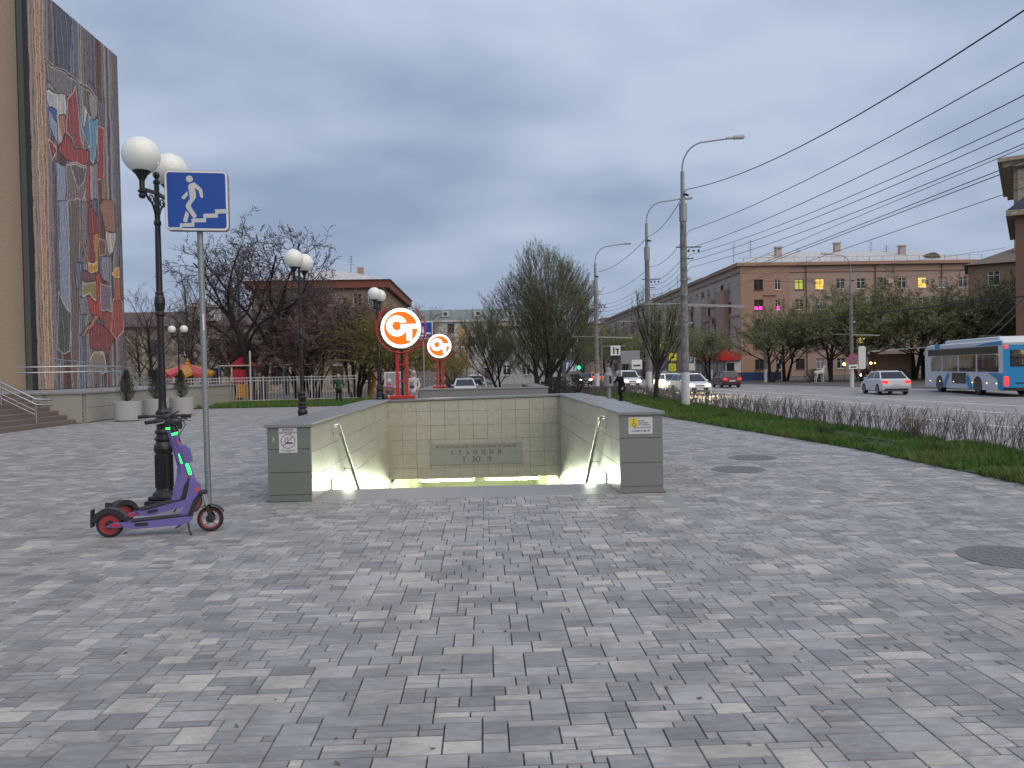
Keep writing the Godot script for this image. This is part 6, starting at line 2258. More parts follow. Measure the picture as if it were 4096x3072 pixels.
func trees():
	var bark := mat("bark", lin(0.055, 0.047, 0.042), 0.95, 0.0, noise_tex("barkn", 0.05, 0.55, 1.0, 101, 4), V(2, 0.6, 2))
	var bark_d := mat("bark_dark", lin(0.05, 0.042, 0.04), 0.95, 0.0, T.barkn, V(2, 0.6, 2))
	var bark_l := mat("bark_pale", lin(0.12, 0.105, 0.09), 0.95, 0.0, T.barkn, V(2, 0.6, 2))
	var tw_g := mat("twig_green", lin(0.11, 0.106, 0.07), 0.9)
	var tw_d := mat("twig_dark", lin(0.085, 0.068, 0.068), 0.9)
	var tw_r := mat("twig_red", lin(0.14, 0.095, 0.092), 0.9)
	var tw_b := mat("twig_brown", lin(0.13, 0.105, 0.095), 0.9)
	var tw_y := mat("twig_yellow", lin(0.17, 0.145, 0.04), 0.9)
	var lf_g := mat("leaf_green", lin(0.19, 0.215, 0.09), 0.8)
	var lf_y := mat("leaf_yellow", lin(0.24, 0.235, 0.055), 0.8)
	var pod := mat("pod_dark", lin(0.085, 0.06, 0.064), 0.9)
	var plum := mat("leaf_plum", lin(0.13, 0.085, 0.083), 0.85)
	# upright many-twigged tree behind the second stairwell
	var P := {"seed": 5, "stems": [[-0.45, 0, -0.2, 0.0, 4.2, 0.24], [0.25, 0.1, 0.02, 0.05, 5.2, 0.28], [0.75, -0.1, 0.3, 0.0, 4.4, 0.2], [0.1, -0.3, 0.1, -0.3, 4.2, 0.18]], "levels": 4, "kids": [8, 7, 6, 4], "gnarl": [0.05, 0.08, 0.1, 0.12], "up": [0.02, 0.13, 0.16, 0.16], "start": [0.26, 0.15, 0.15, 0.1], "angle": [0.72, 0.5, 0.5, 0.5], "ratio": [1.2, 0.6, 0.56, 0.55], "thin": 0.55, "taper": 0.5, "twig": 0.008, "leaves": 13, "leaf": 0.05}
	var ft := thing("spreading_tree", "big round tree with fine upright greenish twigs behind the second stairwell", "tree", V(5.2, -0.3, -62))
	rng.seed = 5
	var ob := [MB.new(), MB.new(), MB.new()]
	var Q := P.duplicate()
	Q.levels = 3
	Q.leaves = 0
	Q.kids = [8, 5, 3]
	Q.ratio = [0.85, 0.55, 0.5]
	for st in P.stems: limb(V(st[0] - 0.3, -0.15, st[1]), V(st[2], 1, st[3]).normalized(), st[4] * 0.95, st[5], 0, Q, ob)
	var mid := V(0.1, 7.0, 0)
	for i in 3400:
		var u := V(rng.randfn(), rng.randfn(), rng.randfn()).normalized() * pow(rng.randf(), 0.42)
		var lump := 1.0 + 0.13 * sin(u.x * 5.0 + u.y * 3.0) + 0.1 * sin(u.z * 6.0 - u.y * 4.0)
		var tip := mid + V(u.x * 5.0, u.y * 5.0, u.z * 4.4) * lump
		if tip.y < 2.0: continue
		var dr := (V(u.x, 0.0, u.z) * 0.55 + V(rng.randf_range(-0.2, 0.2), 0.95, rng.randf_range(-0.2, 0.2))).normalized()
		var ln := rng.randf_range(0.7, 1.7)
		var root := tip - dr * ln - V(u.x, 0, u.z) * 0.25 * ln
		var bow := root.lerp(tip, 0.5) + V(rng.randf_range(-0.1, 0.1), -0.06, rng.randf_range(-0.1, 0.1))
		ob[1].tube([root, bow, tip], [0.016, 0.011, 0.007], 3, false)
		for k in 4:
			var t := rng.randf_range(0.25, 0.9)
			var q := root.lerp(tip, t)
			var sd := (dr + V(rng.randf_range(-0.8, 0.8), rng.randf_range(-0.1, 0.5), rng.randf_range(-0.8, 0.8))).normalized() * rng.randf_range(0.2, 0.5)
			ob[1].tube([q, q + sd], [0.008, 0.006], 3, false)
			for l in 4:
				var p := q + sd * rng.randf_range(0.3, 1.1) + V(rng.randf_range(-1, 1), rng.randf_range(-1, 1), rng.randf_range(-1, 1)) * 0.04
				var s1 := V(rng.randf_range(-1, 1), rng.randf_range(-1, 1), rng.randf_range(-1, 1)) * 0.06
				var s2 := V(rng.randf_range(-1, 1), rng.randf_range(-1, 1), rng.randf_range(-1, 1)) * 0.06
				ob[2].tri(p, p + s1, p + s2)
	part("trunk", ob[0], bark, ft)
	var fm := ArrayMesh.new()
	ob[1].add_to(fm, tw_g)
	ob[2].add_to(fm, lf_g)
	part("crown", fm, null, ft)
	P = P.duplicate()
	P.seed = 9
	P.stems = [[0, 0, -0.5, 0.1, 3.2, 0.13], [0.2, 0, -0.15, 0.0, 2.9, 0.11]]
	tree("leaning_tree", "smaller tree with leaning forked trunk beside the big round tree", V(1.3, -0.4, -68), 0.3, P, bark, tw_g, lf_g)
	# pollarded tree on the lawn strip
	P = {"seed": 21, "stems": [[0, 0, -0.02, 0.0, 2.1, 0.13]], "levels": 3, "kids": [18, 7, 6], "gnarl": [0.05, 0.08, 0.1], "up": [0.05, 0.2, 0.15], "start": [0.62, 0.12, 0.1], "angle": [0.55, 0.32, 0.35], "ratio": [1.45, 0.42, 0.45], "thin": 0.34, "taper": 0.75, "twig": 0.006, "leaves": 16, "leaf": 0.045}
	tree("pollard_tree", "slim dark pollarded tree with upright green shoots on the lawn strip", V(8.2, 0.0, -36.6), 0.5, P, bark_d, tw_g, lf_g)
	# gnarled tree with hanging pods
	P = {"seed": 33, "stems": [[-0.3, 0, -0.16, 0.0, 6.8, 0.26], [0.35, 0.1, 0.16, 0.0, 7.2, 0.27]], "levels": 4, "kids": [9, 6, 6, 4], "gnarl": [0.16, 0.30, 0.38, 0.45], "up": [0.06, 0.06, 0.06, 0.03], "start": [0.4, 0.3, 0.2, 0.2], "angle": [0.85, 0.75, 0.8, 0.8], "ratio": [0.72, 0.62, 0.5, 0.45], "thin": 0.52, "taper": 0.55, "twig": 0.013, "leaves": 3, "leaf": 0.09}
	tree("gnarled_tree", "gnarled dark tree with forked trunk and hanging seed pods in the playground", V(-14.7, -0.05, -50.5), 0.0, P, bark_d, tw_d, pod)
	# dense dark red shrubs grown to trees
	P = {"seed": 40, "stems": [[-0.2, 0, -0.3, 0.1, 3.2, 0.12], [0.2, 0, 0.25, -0.1, 3.5, 0.13], [0, 0.2, 0.05, 0.3, 3.2, 0.11], [0, -0.2, 0.0, -0.3, 3.3, 0.11]], "levels": 4, "kids": [6, 5, 5, 4], "gnarl": [0.12, 0.2, 0.25, 0.3], "up": [0.05, 0.07, 0.05, 0.02], "start": [0.2, 0.15, 0.15, 0.1], "angle": [0.6, 0.7, 0.7, 0.7], "ratio": [0.95, 0.6, 0.52, 0.5], "thin": 0.5, "taper": 0.5, "twig": 0.010, "leaves": 7, "leaf": 0.09}
	var pl := tree("plum_tree", "dense dark reddish shrub like tree right of the gnarled tree", V(-10.6, 0, -48.6), 0.0, P, bark_d, tw_r, plum, "dark reddish trees by the fence")
	copy(pl, V(-8.3, 0, -50.0), 2.0, "dense dark reddish tree next to the yellow green willow", 1.06)
	copy(pl, V(-12.6, 0, -53.0), 4.0, "dense dark reddish tree behind the middle black lamp", 1.12)
	copy(pl, V(-17.6, 0, -56.0), 1.0, "dark reddish bush left of the gnarled tree", 0.8)
	# yellow green weeping shrubs
	P = {"seed": 50, "stems": [[0, 0, -0.1, 0.0, 3.4, 0.12], [0.3, 0.1, 0.2, 0.0, 3.2, 0.1]], "levels": 3, "kids": [9, 9, 9], "gnarl": [0.06, 0.1, 0.1], "up": [0.03, 0.02, -0.12], "start": [0.25, 0.2, 0.1], "angle": [0.65, 0.6, 0.6], "ratio": [0.95, 0.6, 0.6], "thin": 0.5, "taper": 0.5, "twig": 0.010, "leaves": 4, "leaf": 0.06}
	var wl := tree("willow_tree", "yellow green willow behind the first round sign", V(-6.2, -0.2, -47.5), 0.0, P, bark, tw_y, lf_y, "yellow green willows")
	copy(wl, V(-4.3, -0.2, -50.0), 1.2, "low yellow green willow between the two round signs", 0.8)
	copy(wl, V(-2.6, -0.4, -63.0), 2.6, "low yellow green willow behind the second round sign", 0.6)
	# bare trees of the park
	P = {"seed": 61, "stems": [[0, 0, 0.0, 0.0, 7.5, 0.2]], "levels": 3, "kids": [14, 7, 6], "gnarl": [0.05, 0.14, 0.2], "up": [0.05, 0.07, 0.05], "start": [0.25, 0.2, 0.1], "angle": [0.8, 0.7, 0.7], "ratio": [0.55, 0.5, 0.45], "thin": 0.42, "taper": 0.4, "twig": 0.013, "leaves": 0, "leaf": 0.05}
	var bt := tree("bare_tree", "bare brown tree between the theatre and the black lamp", V(-31.5, -0.4, -74), 0.0, P, bark, tw_b, lf_g, "bare park trees")
	var spots := [[-23.5, 66, 1.05, "bare tree left of the gnarled tree"], [-27.0, 72, 0.9, "bare tree behind the blue sign pole"], [-20.3, 80, 1.15, "bare tree behind the playground carousel"], [-17.0, 70, 1.0, "bare tree behind the exercise bars"], [-36.0, 82, 0.85, "bare tree above the low brown roof"], [-11.0, 74, 0.95, "bare tree in front of the park brick building"], [-7.0, 82, 0.9, "bare tree at the corner of the park brick building"], [-4.4, 92, 0.8, "bare tree along the alley before the pale building"], [-8.4, 108, 1.0, "bare tree further along the alley"]]
	for i in spots.size(): copy(bt, V(spots[i][0], -0.45, -spots[i][1]), i * 1.3, spots[i][3], spots[i][2])
	# slim poplars
	P = {"seed": 71, "stems": [[0, 0, 0.0, 0.0, 12.0, 0.2]], "levels": 2, "kids": [46, 8], "gnarl": [0.02, 0.05, 0.1], "up": [0.05, 0.32, 0.25], "start": [0.12, 0.1], "angle": [0.5, 0.35], "ratio": [0.2, 0.45], "thin": 0.3, "taper": 0.25, "twig": 0.013, "leaves": 0, "leaf": 0.05}
	var pp := tree("poplar_tree", "slim bare poplar left of the gnarled tree crown", V(-27.0, -0.4, -84), 0.0, P, bark_l, tw_b, lf_g, "slim bare poplars")
	copy(pp, V(-24.8, -0.4, -80), 2.0, "taller slim bare poplar against the gnarled tree crown", 1.08)
	copy(pp, V(-32.4, -0.4, -86), 1.0, "slim bare poplar close to the blue sign pole", 1.0)
	# row of trees before the brick block
	P = {"seed": 81, "stems": [[0, 0, -0.05, 0.0, 3.9, 0.22], [0.25, 0.1, 0.25, 0.0, 4.2, 0.17]], "levels": 4, "kids": [7, 6, 5, 4], "gnarl": [0.06, 0.1, 0.12, 0.14], "up": [0.03, 0.08, 0.06, 0.04], "start": [0.45, 0.25, 0.15, 0.1], "angle": [0.9, 0.65, 0.65, 0.7], "ratio": [1.1, 0.62, 0.55, 0.55], "thin": 0.52, "taper": 0.5, "twig": 0.010, "leaves": 18, "leaf": 0.085}
	var rt := tree("street_tree", "budding street tree left of the thin pole before the brick block", V(30.9, -0.25, -82), 0.0, P, bark_d, mat("twig_street", lin(0.075, 0.07, 0.05), 0.9), mat("leaf_street", lin(0.23, 0.255, 0.115), 0.85), "budding street trees before the brick block")
	var row := [[34.0, 86, 0.92, "budding street tree right of the thin pole"], [36.6, 80, 0.95, "budding street tree left of the no stopping sign pole"], [38.6, 77, 1.05, "budding street tree behind the no stopping sign pole"], [42.0, 82, 1.1, "budding street tree above the white sedan"], [45.6, 80, 1.12, "dark trunked street tree between sedan and trolleybus"], [49.0, 84, 1.1, "budding street tree above the front of the trolleybus"], [52.0, 80, 1.15, "budding street tree above the middle of the trolleybus"], [56.5, 86, 1.15, "budding street tree beside the dark brick block"], [59.0, 80, 1.1, "budding street tree at the edge of the cornice building"], [28.4, 96, 0.8, "budding street tree near the red shop fascia"], [27.6, 150, 1.1, "distant street tree along the long brick facade"], [27.2, 172, 1.15, "far street tree along the long brick facade"], [26.8, 128, 0.9, "distant street tree beside the shop pole"], [26.6, 205, 1.2, "farthest street tree on the road"], [10.5, 120, 0.9, "distant tree on the near kerb"], [9.0, 150, 1.0, "far tree on the near kerb"]]
	for i in row.size(): copy(rt, V(row[i][0], -0.3, -row[i][1]), i * 1.1 + 0.4, row[i][3], row[i][2] * 1.12)
	# dark evergreen bushes
	rng.seed = 90
	var ev := mat("evergreen", lin(0.028, 0.034, 0.024), 0.9)
	var spotsb := [[3.7, 40.0, 1.25, "dark low evergreen bush right of the second stairwell"], [4.9, 41.5, 1.35, "dark low evergreen bush by the grey sign post"], [-1.6, 70.0, 3.4, "tall dark evergreen bush beside the parked cars"], [-3.0, 78.0, 4.0, "tall dark evergreen bush along the alley"], [33.5, 77.0, 1.6, "dark evergreen bush between street trees"], [41.0, 74.0, 1.5, "dark evergreen bush behind the white sedan"], [1.4, 48.0, 1.0, "round dark bush behind the second stairwell"]]
	for q in spotsb:
		var o := thing("evergreen_bush", q[3], "bush", V(q[0], -0.05 if q[1] < 46 else -0.45, -q[1]), 0.0, "dark evergreen bushes")
		var st := MB.new()
		var lf := MB.new()
		for k in 14:
			var a := rng.randf() * TAU
			st.tube([V(0, 0, 0), V(cos(a) * 0.3, 0.5, sin(a) * 0.3) * q[2], V(cos(a) * 0.42, 0.9 * rng.randf_range(0.7, 1.0), sin(a) * 0.42) * q[2]], [0.03, 0.02, 0.01], 3, false)
		for k in 2600:
			var a := rng.randf() * TAU
			var t := rng.randf()
			var r: float = 0.55 * sqrt(sin(PI * clampf(t * 0.92 + 0.06, 0, 1))) * pow(rng.randf(), 0.4) * (1 + 0.3 * sin(3 * a + 5 * t))
			var p: Vector3 = V(cos(a) * r, t, sin(a) * r) * q[2]
			var s := V(rng.randf_range(-1, 1), rng.randf_range(-1, 1), rng.randf_range(-1, 1)) * 0.06
			lf.tri(p, p + s, p + V(s.y, -s.z, s.x))
		part("stems", st, bark_d, o)
		part("foliage", lf, ev, o)

func street_pole(at: Vector3, arm: float, label: String, h := 1.0, with_arm := true) -> Node3D:
	var o := thing("street_light_pole", label, "street light", at, 0.0, "concrete street light poles")
	var conc: Material = M.get("pole_concrete") if M.has("pole_concrete") else mat("pole_concrete", lin(0.25, 0.245, 0.235), 0.9, 0.0, T.patch, V(1.5, 0.5, 1.5))
	if not M.has("pole_white"): mat("pole_white", lin(0.78, 0.78, 0.78), 0.8, 0.0, T.worn, V(1, 1, 1))
	var b := MB.new()
	b.tube([V(0, -0.4, 0), V(0, 7.8 * h, 0)], [0.165, 0.12], 14)
	part("shaft", b, conc, o)
	b = MB.new()
	b.tube([V(0, -0.3, 0), V(0, 1.4, 0)], [0.168, 0.160], 14)
	part("white_base", b, M.pole_white, o)
	if not with_arm: return o
	b = MB.new()
	b.tube([V(0, 7.3 * h, 0), V(0, 8.0 * h, 0)], 0.15, 12)
	b.tube([V(0, 8.0 * h, 0), V(0, 9.25 * h, 0)], [0.09, 0.075], 12)
	part("steel_top", b, M.galvanised, o)
	b = MB.new()
	var pts := [V(0, 9.2 * h, 0)]
	for k in 13:
		var a := PI / 2 * k / 12
		pts.append(V(arm * (0.95 - 0.95 * cos(a)), 9.35 * h + 1.05 * sin(a), 0))
	pts.append(V(arm * 1.75, 9.35 * h + 1.16, 0))
	b.tube(pts, 0.032, 8)
	part("arm", b, M.galvanised, o)
	b = MB.new()
	b.box(V(arm * 1.92, 9.35 * h + 1.19, 0), V(0.36, 0.09, 0.13), Basis(Vector3.BACK, 0.05 * arm), 0.02)
	b.box(V(arm * 2.25, 9.35 * h + 1.22, 0), V(0.46, 0.15, 0.2), Basis(Vector3.BACK, 0.05 * arm), 0.04)
	part("lantern", b, mat("lantern_grey", lin(0.42, 0.42, 0.43), 0.5), o)
	b = MB.new()
	b.bar(V(-0.3, 6.3 * h, 0), V(0.7, 6.3 * h, 0), 0.04, 0.04)
	b.bar(V(0, 5.85 * h, 0), V(0.4, 5.85 * h, 0), 0.04, 0.04)
	b.tube([V(0, 8.35 * h, 0.1), V(0.2, 8.3 * h, 0.12)], 0.05, 6)
	part("wire_bracket", b, M.black_iron, o)
	for k in 3:
		b = MB.new()
		b.lathe([Vector2(0.0, 0), Vector2(0.04, 0.02), Vector2(0.05, 0.06), Vector2(0.03, 0.1), Vector2(0.0, 0.12)], 8, Transform3D(Basis.IDENTITY, V(0.2 + 0.2 * k, 6.1 * h, 0)))
		part("insulator", b, M.black_iron, o)
	for y in [3.4, 4.4, 5.0]:
		b = MB.new()
		b.tube([V(0, y * h, 0), V(0, y * h + 0.07, 0)], 0.158, 12)
		part("band", b, M.galvanised, o)
	b = MB.new()
	b.bar(V(0.1, 4.05 * h, 0), V(2.4, 3.95 * h, 0), 0.05, 0.09)
	b.bar(V(-1.6, 4.1 * h, 0), V(-0.1, 4.1 * h, 0), 0.03, 0.04)
	part("trolley_bracket", b, M.galvanised, o)
	b = MB.new()
	b.lathe([Vector2(0.1, 0), Vector2(0.08, 0.1), Vector2(0.0, 0.14)], 10, Transform3D(Basis.IDENTITY, V(0.18, 5.0 * h, 0.12)))
	part("loudspeaker", b, M.lantern_grey, o)
	return o

func wire(pts: Array, r: float, label: String):
	var b := MB.new()
	b.tube(pts, r * 0.8, 5, false)
	single("overhead_cable", b, M.cable, label, "cable", "overhead cables")
func sag(a: Vector3, c: Vector3, s: float, n := 24) -> Array:
	var out := []
	for k in n + 1:
		var t := float(k) / n
		out.append(a.lerp(c, t) + V(0, -4 * s * t * (1 - t), 0))
	return out

func poles_and_wires():
	mat("cable", lin(0.012, 0.014, 0.025), 0.6)
	street_pole(V(7.9, 0, -29.95), 1.0, "concrete street light pole with curved arm and white painted foot nearest the lawn end")
	street_pole(V(8.75, 0, -40.6), 1.0, "concrete street light pole with white foot beside the pollarded tree")
	street_pole(V(7.6, -0.1, -51.6), 1.0, "concrete street light pole with white foot right of the big round tree", 0.95)
	street_pole(V(30.7, -0.2, -63.2), -1.0, "concrete street light pole carrying the round no stopping sign", 1.05)
	street_pole(V(30.3, -0.2, -81.8), -1.0, "bare concrete pole with white foot across the road", 1.05, false)
	street_pole(V(31.0, -0.2, -104.0), -1.0, "far concrete pole with white foot before the red shop fascia", 1.05, false)
	# cables on the near line of poles
	var near := [[8.55, 1.68, 0.018, "thick sagging cable at the top of the near poles"], [6.95, 0.82, 0.013, "second sagging cable below the pole tops"], [6.25, 0.62, 0.012, "third cable along the near poles"], [6.0, 0.72, 0.010, "fourth cable along the near poles"], [5.75, 0.62, 0.010, "fifth cable along the near poles"], [5.5, 0.6, 0.010, "sixth cable along the near poles"]]
	for q in near:
		var y: float = q[0]
		var x := 8.15 if q != near[0] else 8.05
		wire(sag(V(8.4, y, 6), V(x, y, -29.95), q[1]), q[2], q[3])
		wire(sag(V(x, y, -29.95), V(x + 0.75, y, -40.6), 0.35, 10), q[2], q[3] + " between first and second pole")
		wire(sag(V(x + 0.75, y, -40.6), V(7.8, y * 0.95, -51.6), 0.35, 10), q[2], q[3] + " between second and third pole")
	# trolley wires over the road
	for q in [[12.6, 6.25, 0.016], [12.75, 6.2, 0.016], [11.7, 6.2, 0.011], [13.9, 6.05, 0.014]]:
		wire([V(q[0], q[1], 8), V(q[0], q[1] - 0.05, -60), V(q[0] + 0.5, q[1] - 0.1, -150)], q[2], "taut dark trolley wire stretched along the road")
	for q in [[26.2, 5.6, 4.9], [26.8, 5.6, 4.4]]:
		wire([V(q[0] + 14, q[1] + 0.4, -30), V(q[0] + 4.0, q[1], -64), V(q[0], q[2], -110)], 0.03, "pale trolley wire along the far kerb")
	for q in [[48.0, 12.0, 69.0, 40.0, 17.0, 126.0], [49.0, 10.5, 69.0, 44.0, 15.8, 126.0]]:
		wire(sag(V(q[0], q[1], -q[2]), V(q[3], q[4], -q[5]), 0.8, 10), 0.02, "thin cable from the cornice building to the brick block roof")

func shell(b: MB, poly: PackedVector2Array, half: float, bev: float, top_y := 99.0, top_half := 0.0, base_y := 0.0):
	# side outline (x = along, y = up) spread over the width with soft edges; narrows upwards when top_half is set
	if Geometry2D.is_polygon_clockwise(poly):
		poly.reverse()
	var n := poly.size()
	var ins := PackedVector2Array()
	for i in n:
		var a := (poly[i] - poly[(i + n - 1) % n]).normalized()
		var c := (poly[(i + 1) % n] - poly[i]).normalized()
		var nn := (Vector2(-a.y, a.x) + Vector2(-c.y, c.x)).normalized()
		ins.append(poly[i] + nn * bev)
	var hw := func(p: Vector2) -> float:
		return half if top_half <= 0.0 else lerpf(half, top_half, clampf((p.y - base_y) / (top_y - base_y), 0, 1))
	var rows := []
	for q in [[ins, -1.0, 0.0], [poly, -1.0, bev], [poly, 1.0, bev], [ins, 1.0, 0.0]]:
		var r := []
		for p in q[0]: r.append(V(q[1] * (hw.call(p) - q[2]), p.y, p.x))
		rows.append(r)
	for k in 3:
		for i in n:
			var j := (i + 1) % n
			b.quad(rows[k][i], rows[k][j], rows[k + 1][j], rows[k + 1][i])
	var ix := Geometry2D.triangulate_polygon(ins)
	for i in range(0, ix.size(), 3):
		var t := [ix[i], ix[i + 1], ix[i + 2]]
		b.tri(rows[0][t[0]], rows[0][t[2]], rows[0][t[1]]); b.tri(rows[3][t[0]], rows[3][t[1]], rows[3][t[2]])

func car(label: String, at: Vector3, turn: float, paint: Material, kind: String, lights: String, called := "car") -> Node3D:
	# forward is +z
	var o := thing(called, label, "car", at, turn)
	var suv := kind == "suv"
	var hatch := kind == "hatch"
	var k := 1.14 if suv else 1.0
	var body := PackedVector2Array([Vector2(-2.08, 0.3), Vector2(-2.15, 0.55), Vector2(-2.10, 0.93), Vector2(-1.98, 0.98), Vector2(-1.5, 1.01), Vector2(0.9, 0.97), Vector2(1.55, 0.88), Vector2(1.98, 0.76), Vector2(2.12, 0.58), Vector2(2.08, 0.3), Vector2(1.75, 0.2), Vector2(-1.75, 0.2)])
	var cab := PackedVector2Array([Vector2(-1.72, 0.96), Vector2(-1.05, 1.40), Vector2(-0.5, 1.47), Vector2(0.1, 1.46), Vector2(0.4, 1.40), Vector2(1.15, 0.93)])
	if hatch: cab = PackedVector2Array([Vector2(-1.95, 0.96), Vector2(-1.65, 1.38), Vector2(-0.9, 1.5), Vector2(0.0, 1.5), Vector2(0.35, 1.42), Vector2(1.15, 0.93)])
	if suv: cab = PackedVector2Array([Vector2(-2.0, 0.96), Vector2(-1.85, 1.42), Vector2(-1.6, 1.5), Vector2(0.1, 1.5), Vector2(0.4, 1.42), Vector2(1.0, 0.93)])
	var b := MB.new()
	shell(b, body, 0.86, 0.07)
	part("body", b, paint, o)
	b = MB.new()
	shell(b, cab, 0.79, 0.05, 1.48, 0.60, 0.95)
	part("cabin_glass", b, M.car_glass, o)
	b = MB.new()
	var roof := PackedVector2Array()
	for p in cab:
		if p.y > 1.37: roof.append(p + Vector2(0, 0.012))
	var a0 := roof[0]
	var a1 := roof[roof.size() - 1]
	roof.append(Vector2(a1.x, a1.y - 0.05)); roof.append(Vector2(a0.x, a0.y - 0.05))
	shell(b, roof, 0.635, 0.02)
	for s in [-1.0, 1.0]:
		b.bar(V(s * 0.79, 0.95, cab[cab.size() - 1].x - 0.03), V(s * 0.625, a1.y, a1.x), 0.06, 0.06)
		b.bar(V(s * 0.79, 0.95, cab[0].x + 0.04), V(s * 0.625, a0.y, a0.x), 0.09, 0.09)
		b.bar(V(s * 0.80, 0.95, -0.35), V(s * 0.625, 1.44, -0.35), 0.05, 0.05)
	part("roof", b, paint, o)
	for s in [-1.0, 1.0]:
		for z in [-1.3, 1.35]:
			b = MB.new()
			var ax := Transform3D(Basis(Vector3.BACK, PI / 2), V(s * 0.77, 0.31, z))
			b.lathe([Vector2(0.2, -0.1), Vector2(0.29, -0.105), Vector2(0.31, -0.08), Vector2(0.31, 0.08), Vector2(0.29, 0.105), Vector2(0.2, 0.1)], 20, ax)
			var w := part("wheel", b, M.rubber, o)
			b = MB.new()
			b.lathe([Vector2(0.0, -0.09), Vector2(0.2, -0.1), Vector2(0.21, 0.0), Vector2(0.2, 0.1), Vector2(0.0, 0.09)], 14, ax)
			part("rim", b, M.alu, w)
			b = MB.new()
			b.xf = Transform3D(Basis(Vector3.UP, PI / 2 * s), V(s * 0.845, 0.31, z))
			b.prism(circle2(0.37, 18, 0, 0, -0.25, PI + 0.25), 0.0, 0.022)
			part("wheel_arch", b, M.black_plastic, o)
		b = MB.new()
		b.box(V(s * 0.60, 0.69, 2.06), V(0.34, 0.14, 0.1), Basis(Vector3.UP, s * 0.3), 0.03)
		part("headlight", b, M.head_glow if lights == "head" else M.lamp_clear, o)
		b = MB.new()
		b.box(V(s * 0.66, 0.80, -2.10), V(0.34, 0.17, 0.12), Basis(Vector3.UP, -s * 0.25), 0.03)
		part("taillight", b, M.tail_glow if lights == "tail" else M.reflector_red, o)
		b = MB.new()
		b.box(V(s * 0.95, 1.0, 0.85), V(0.16, 0.12, 0.09), Basis.IDENTITY, 0.03)
		part("mirror", b, paint, o)
	b = MB.new()
	b.box(V(0, 0.42, 2.1), V(1.2, 0.2, 0.05), Basis.IDENTITY, 0.02)
	b.box(V(0, 0.64, 2.075), V(0.7, 0.1, 0.05), Basis.IDENTITY, 0.02)
	part("grille", b, M.black_plastic, o)
	b = MB.new()
	b.box(V(0, 0.42, 2.135), V(0.52, 0.11, 0.012))
	b.box(V(0, 0.62, -2.155), V(0.52, 0.11, 0.012))
	part("number_plate", b, M.window_white, o)
	b = MB.new()
	b.box(V(0, 0.34, -2.1), V(1.4, 0.12, 0.06), Basis.IDENTITY, 0.02)
	part("bumper_trim", b, M.black_plastic, o)
	if suv: o.scale = V(1.0, 1.16, 1.04)
	return o

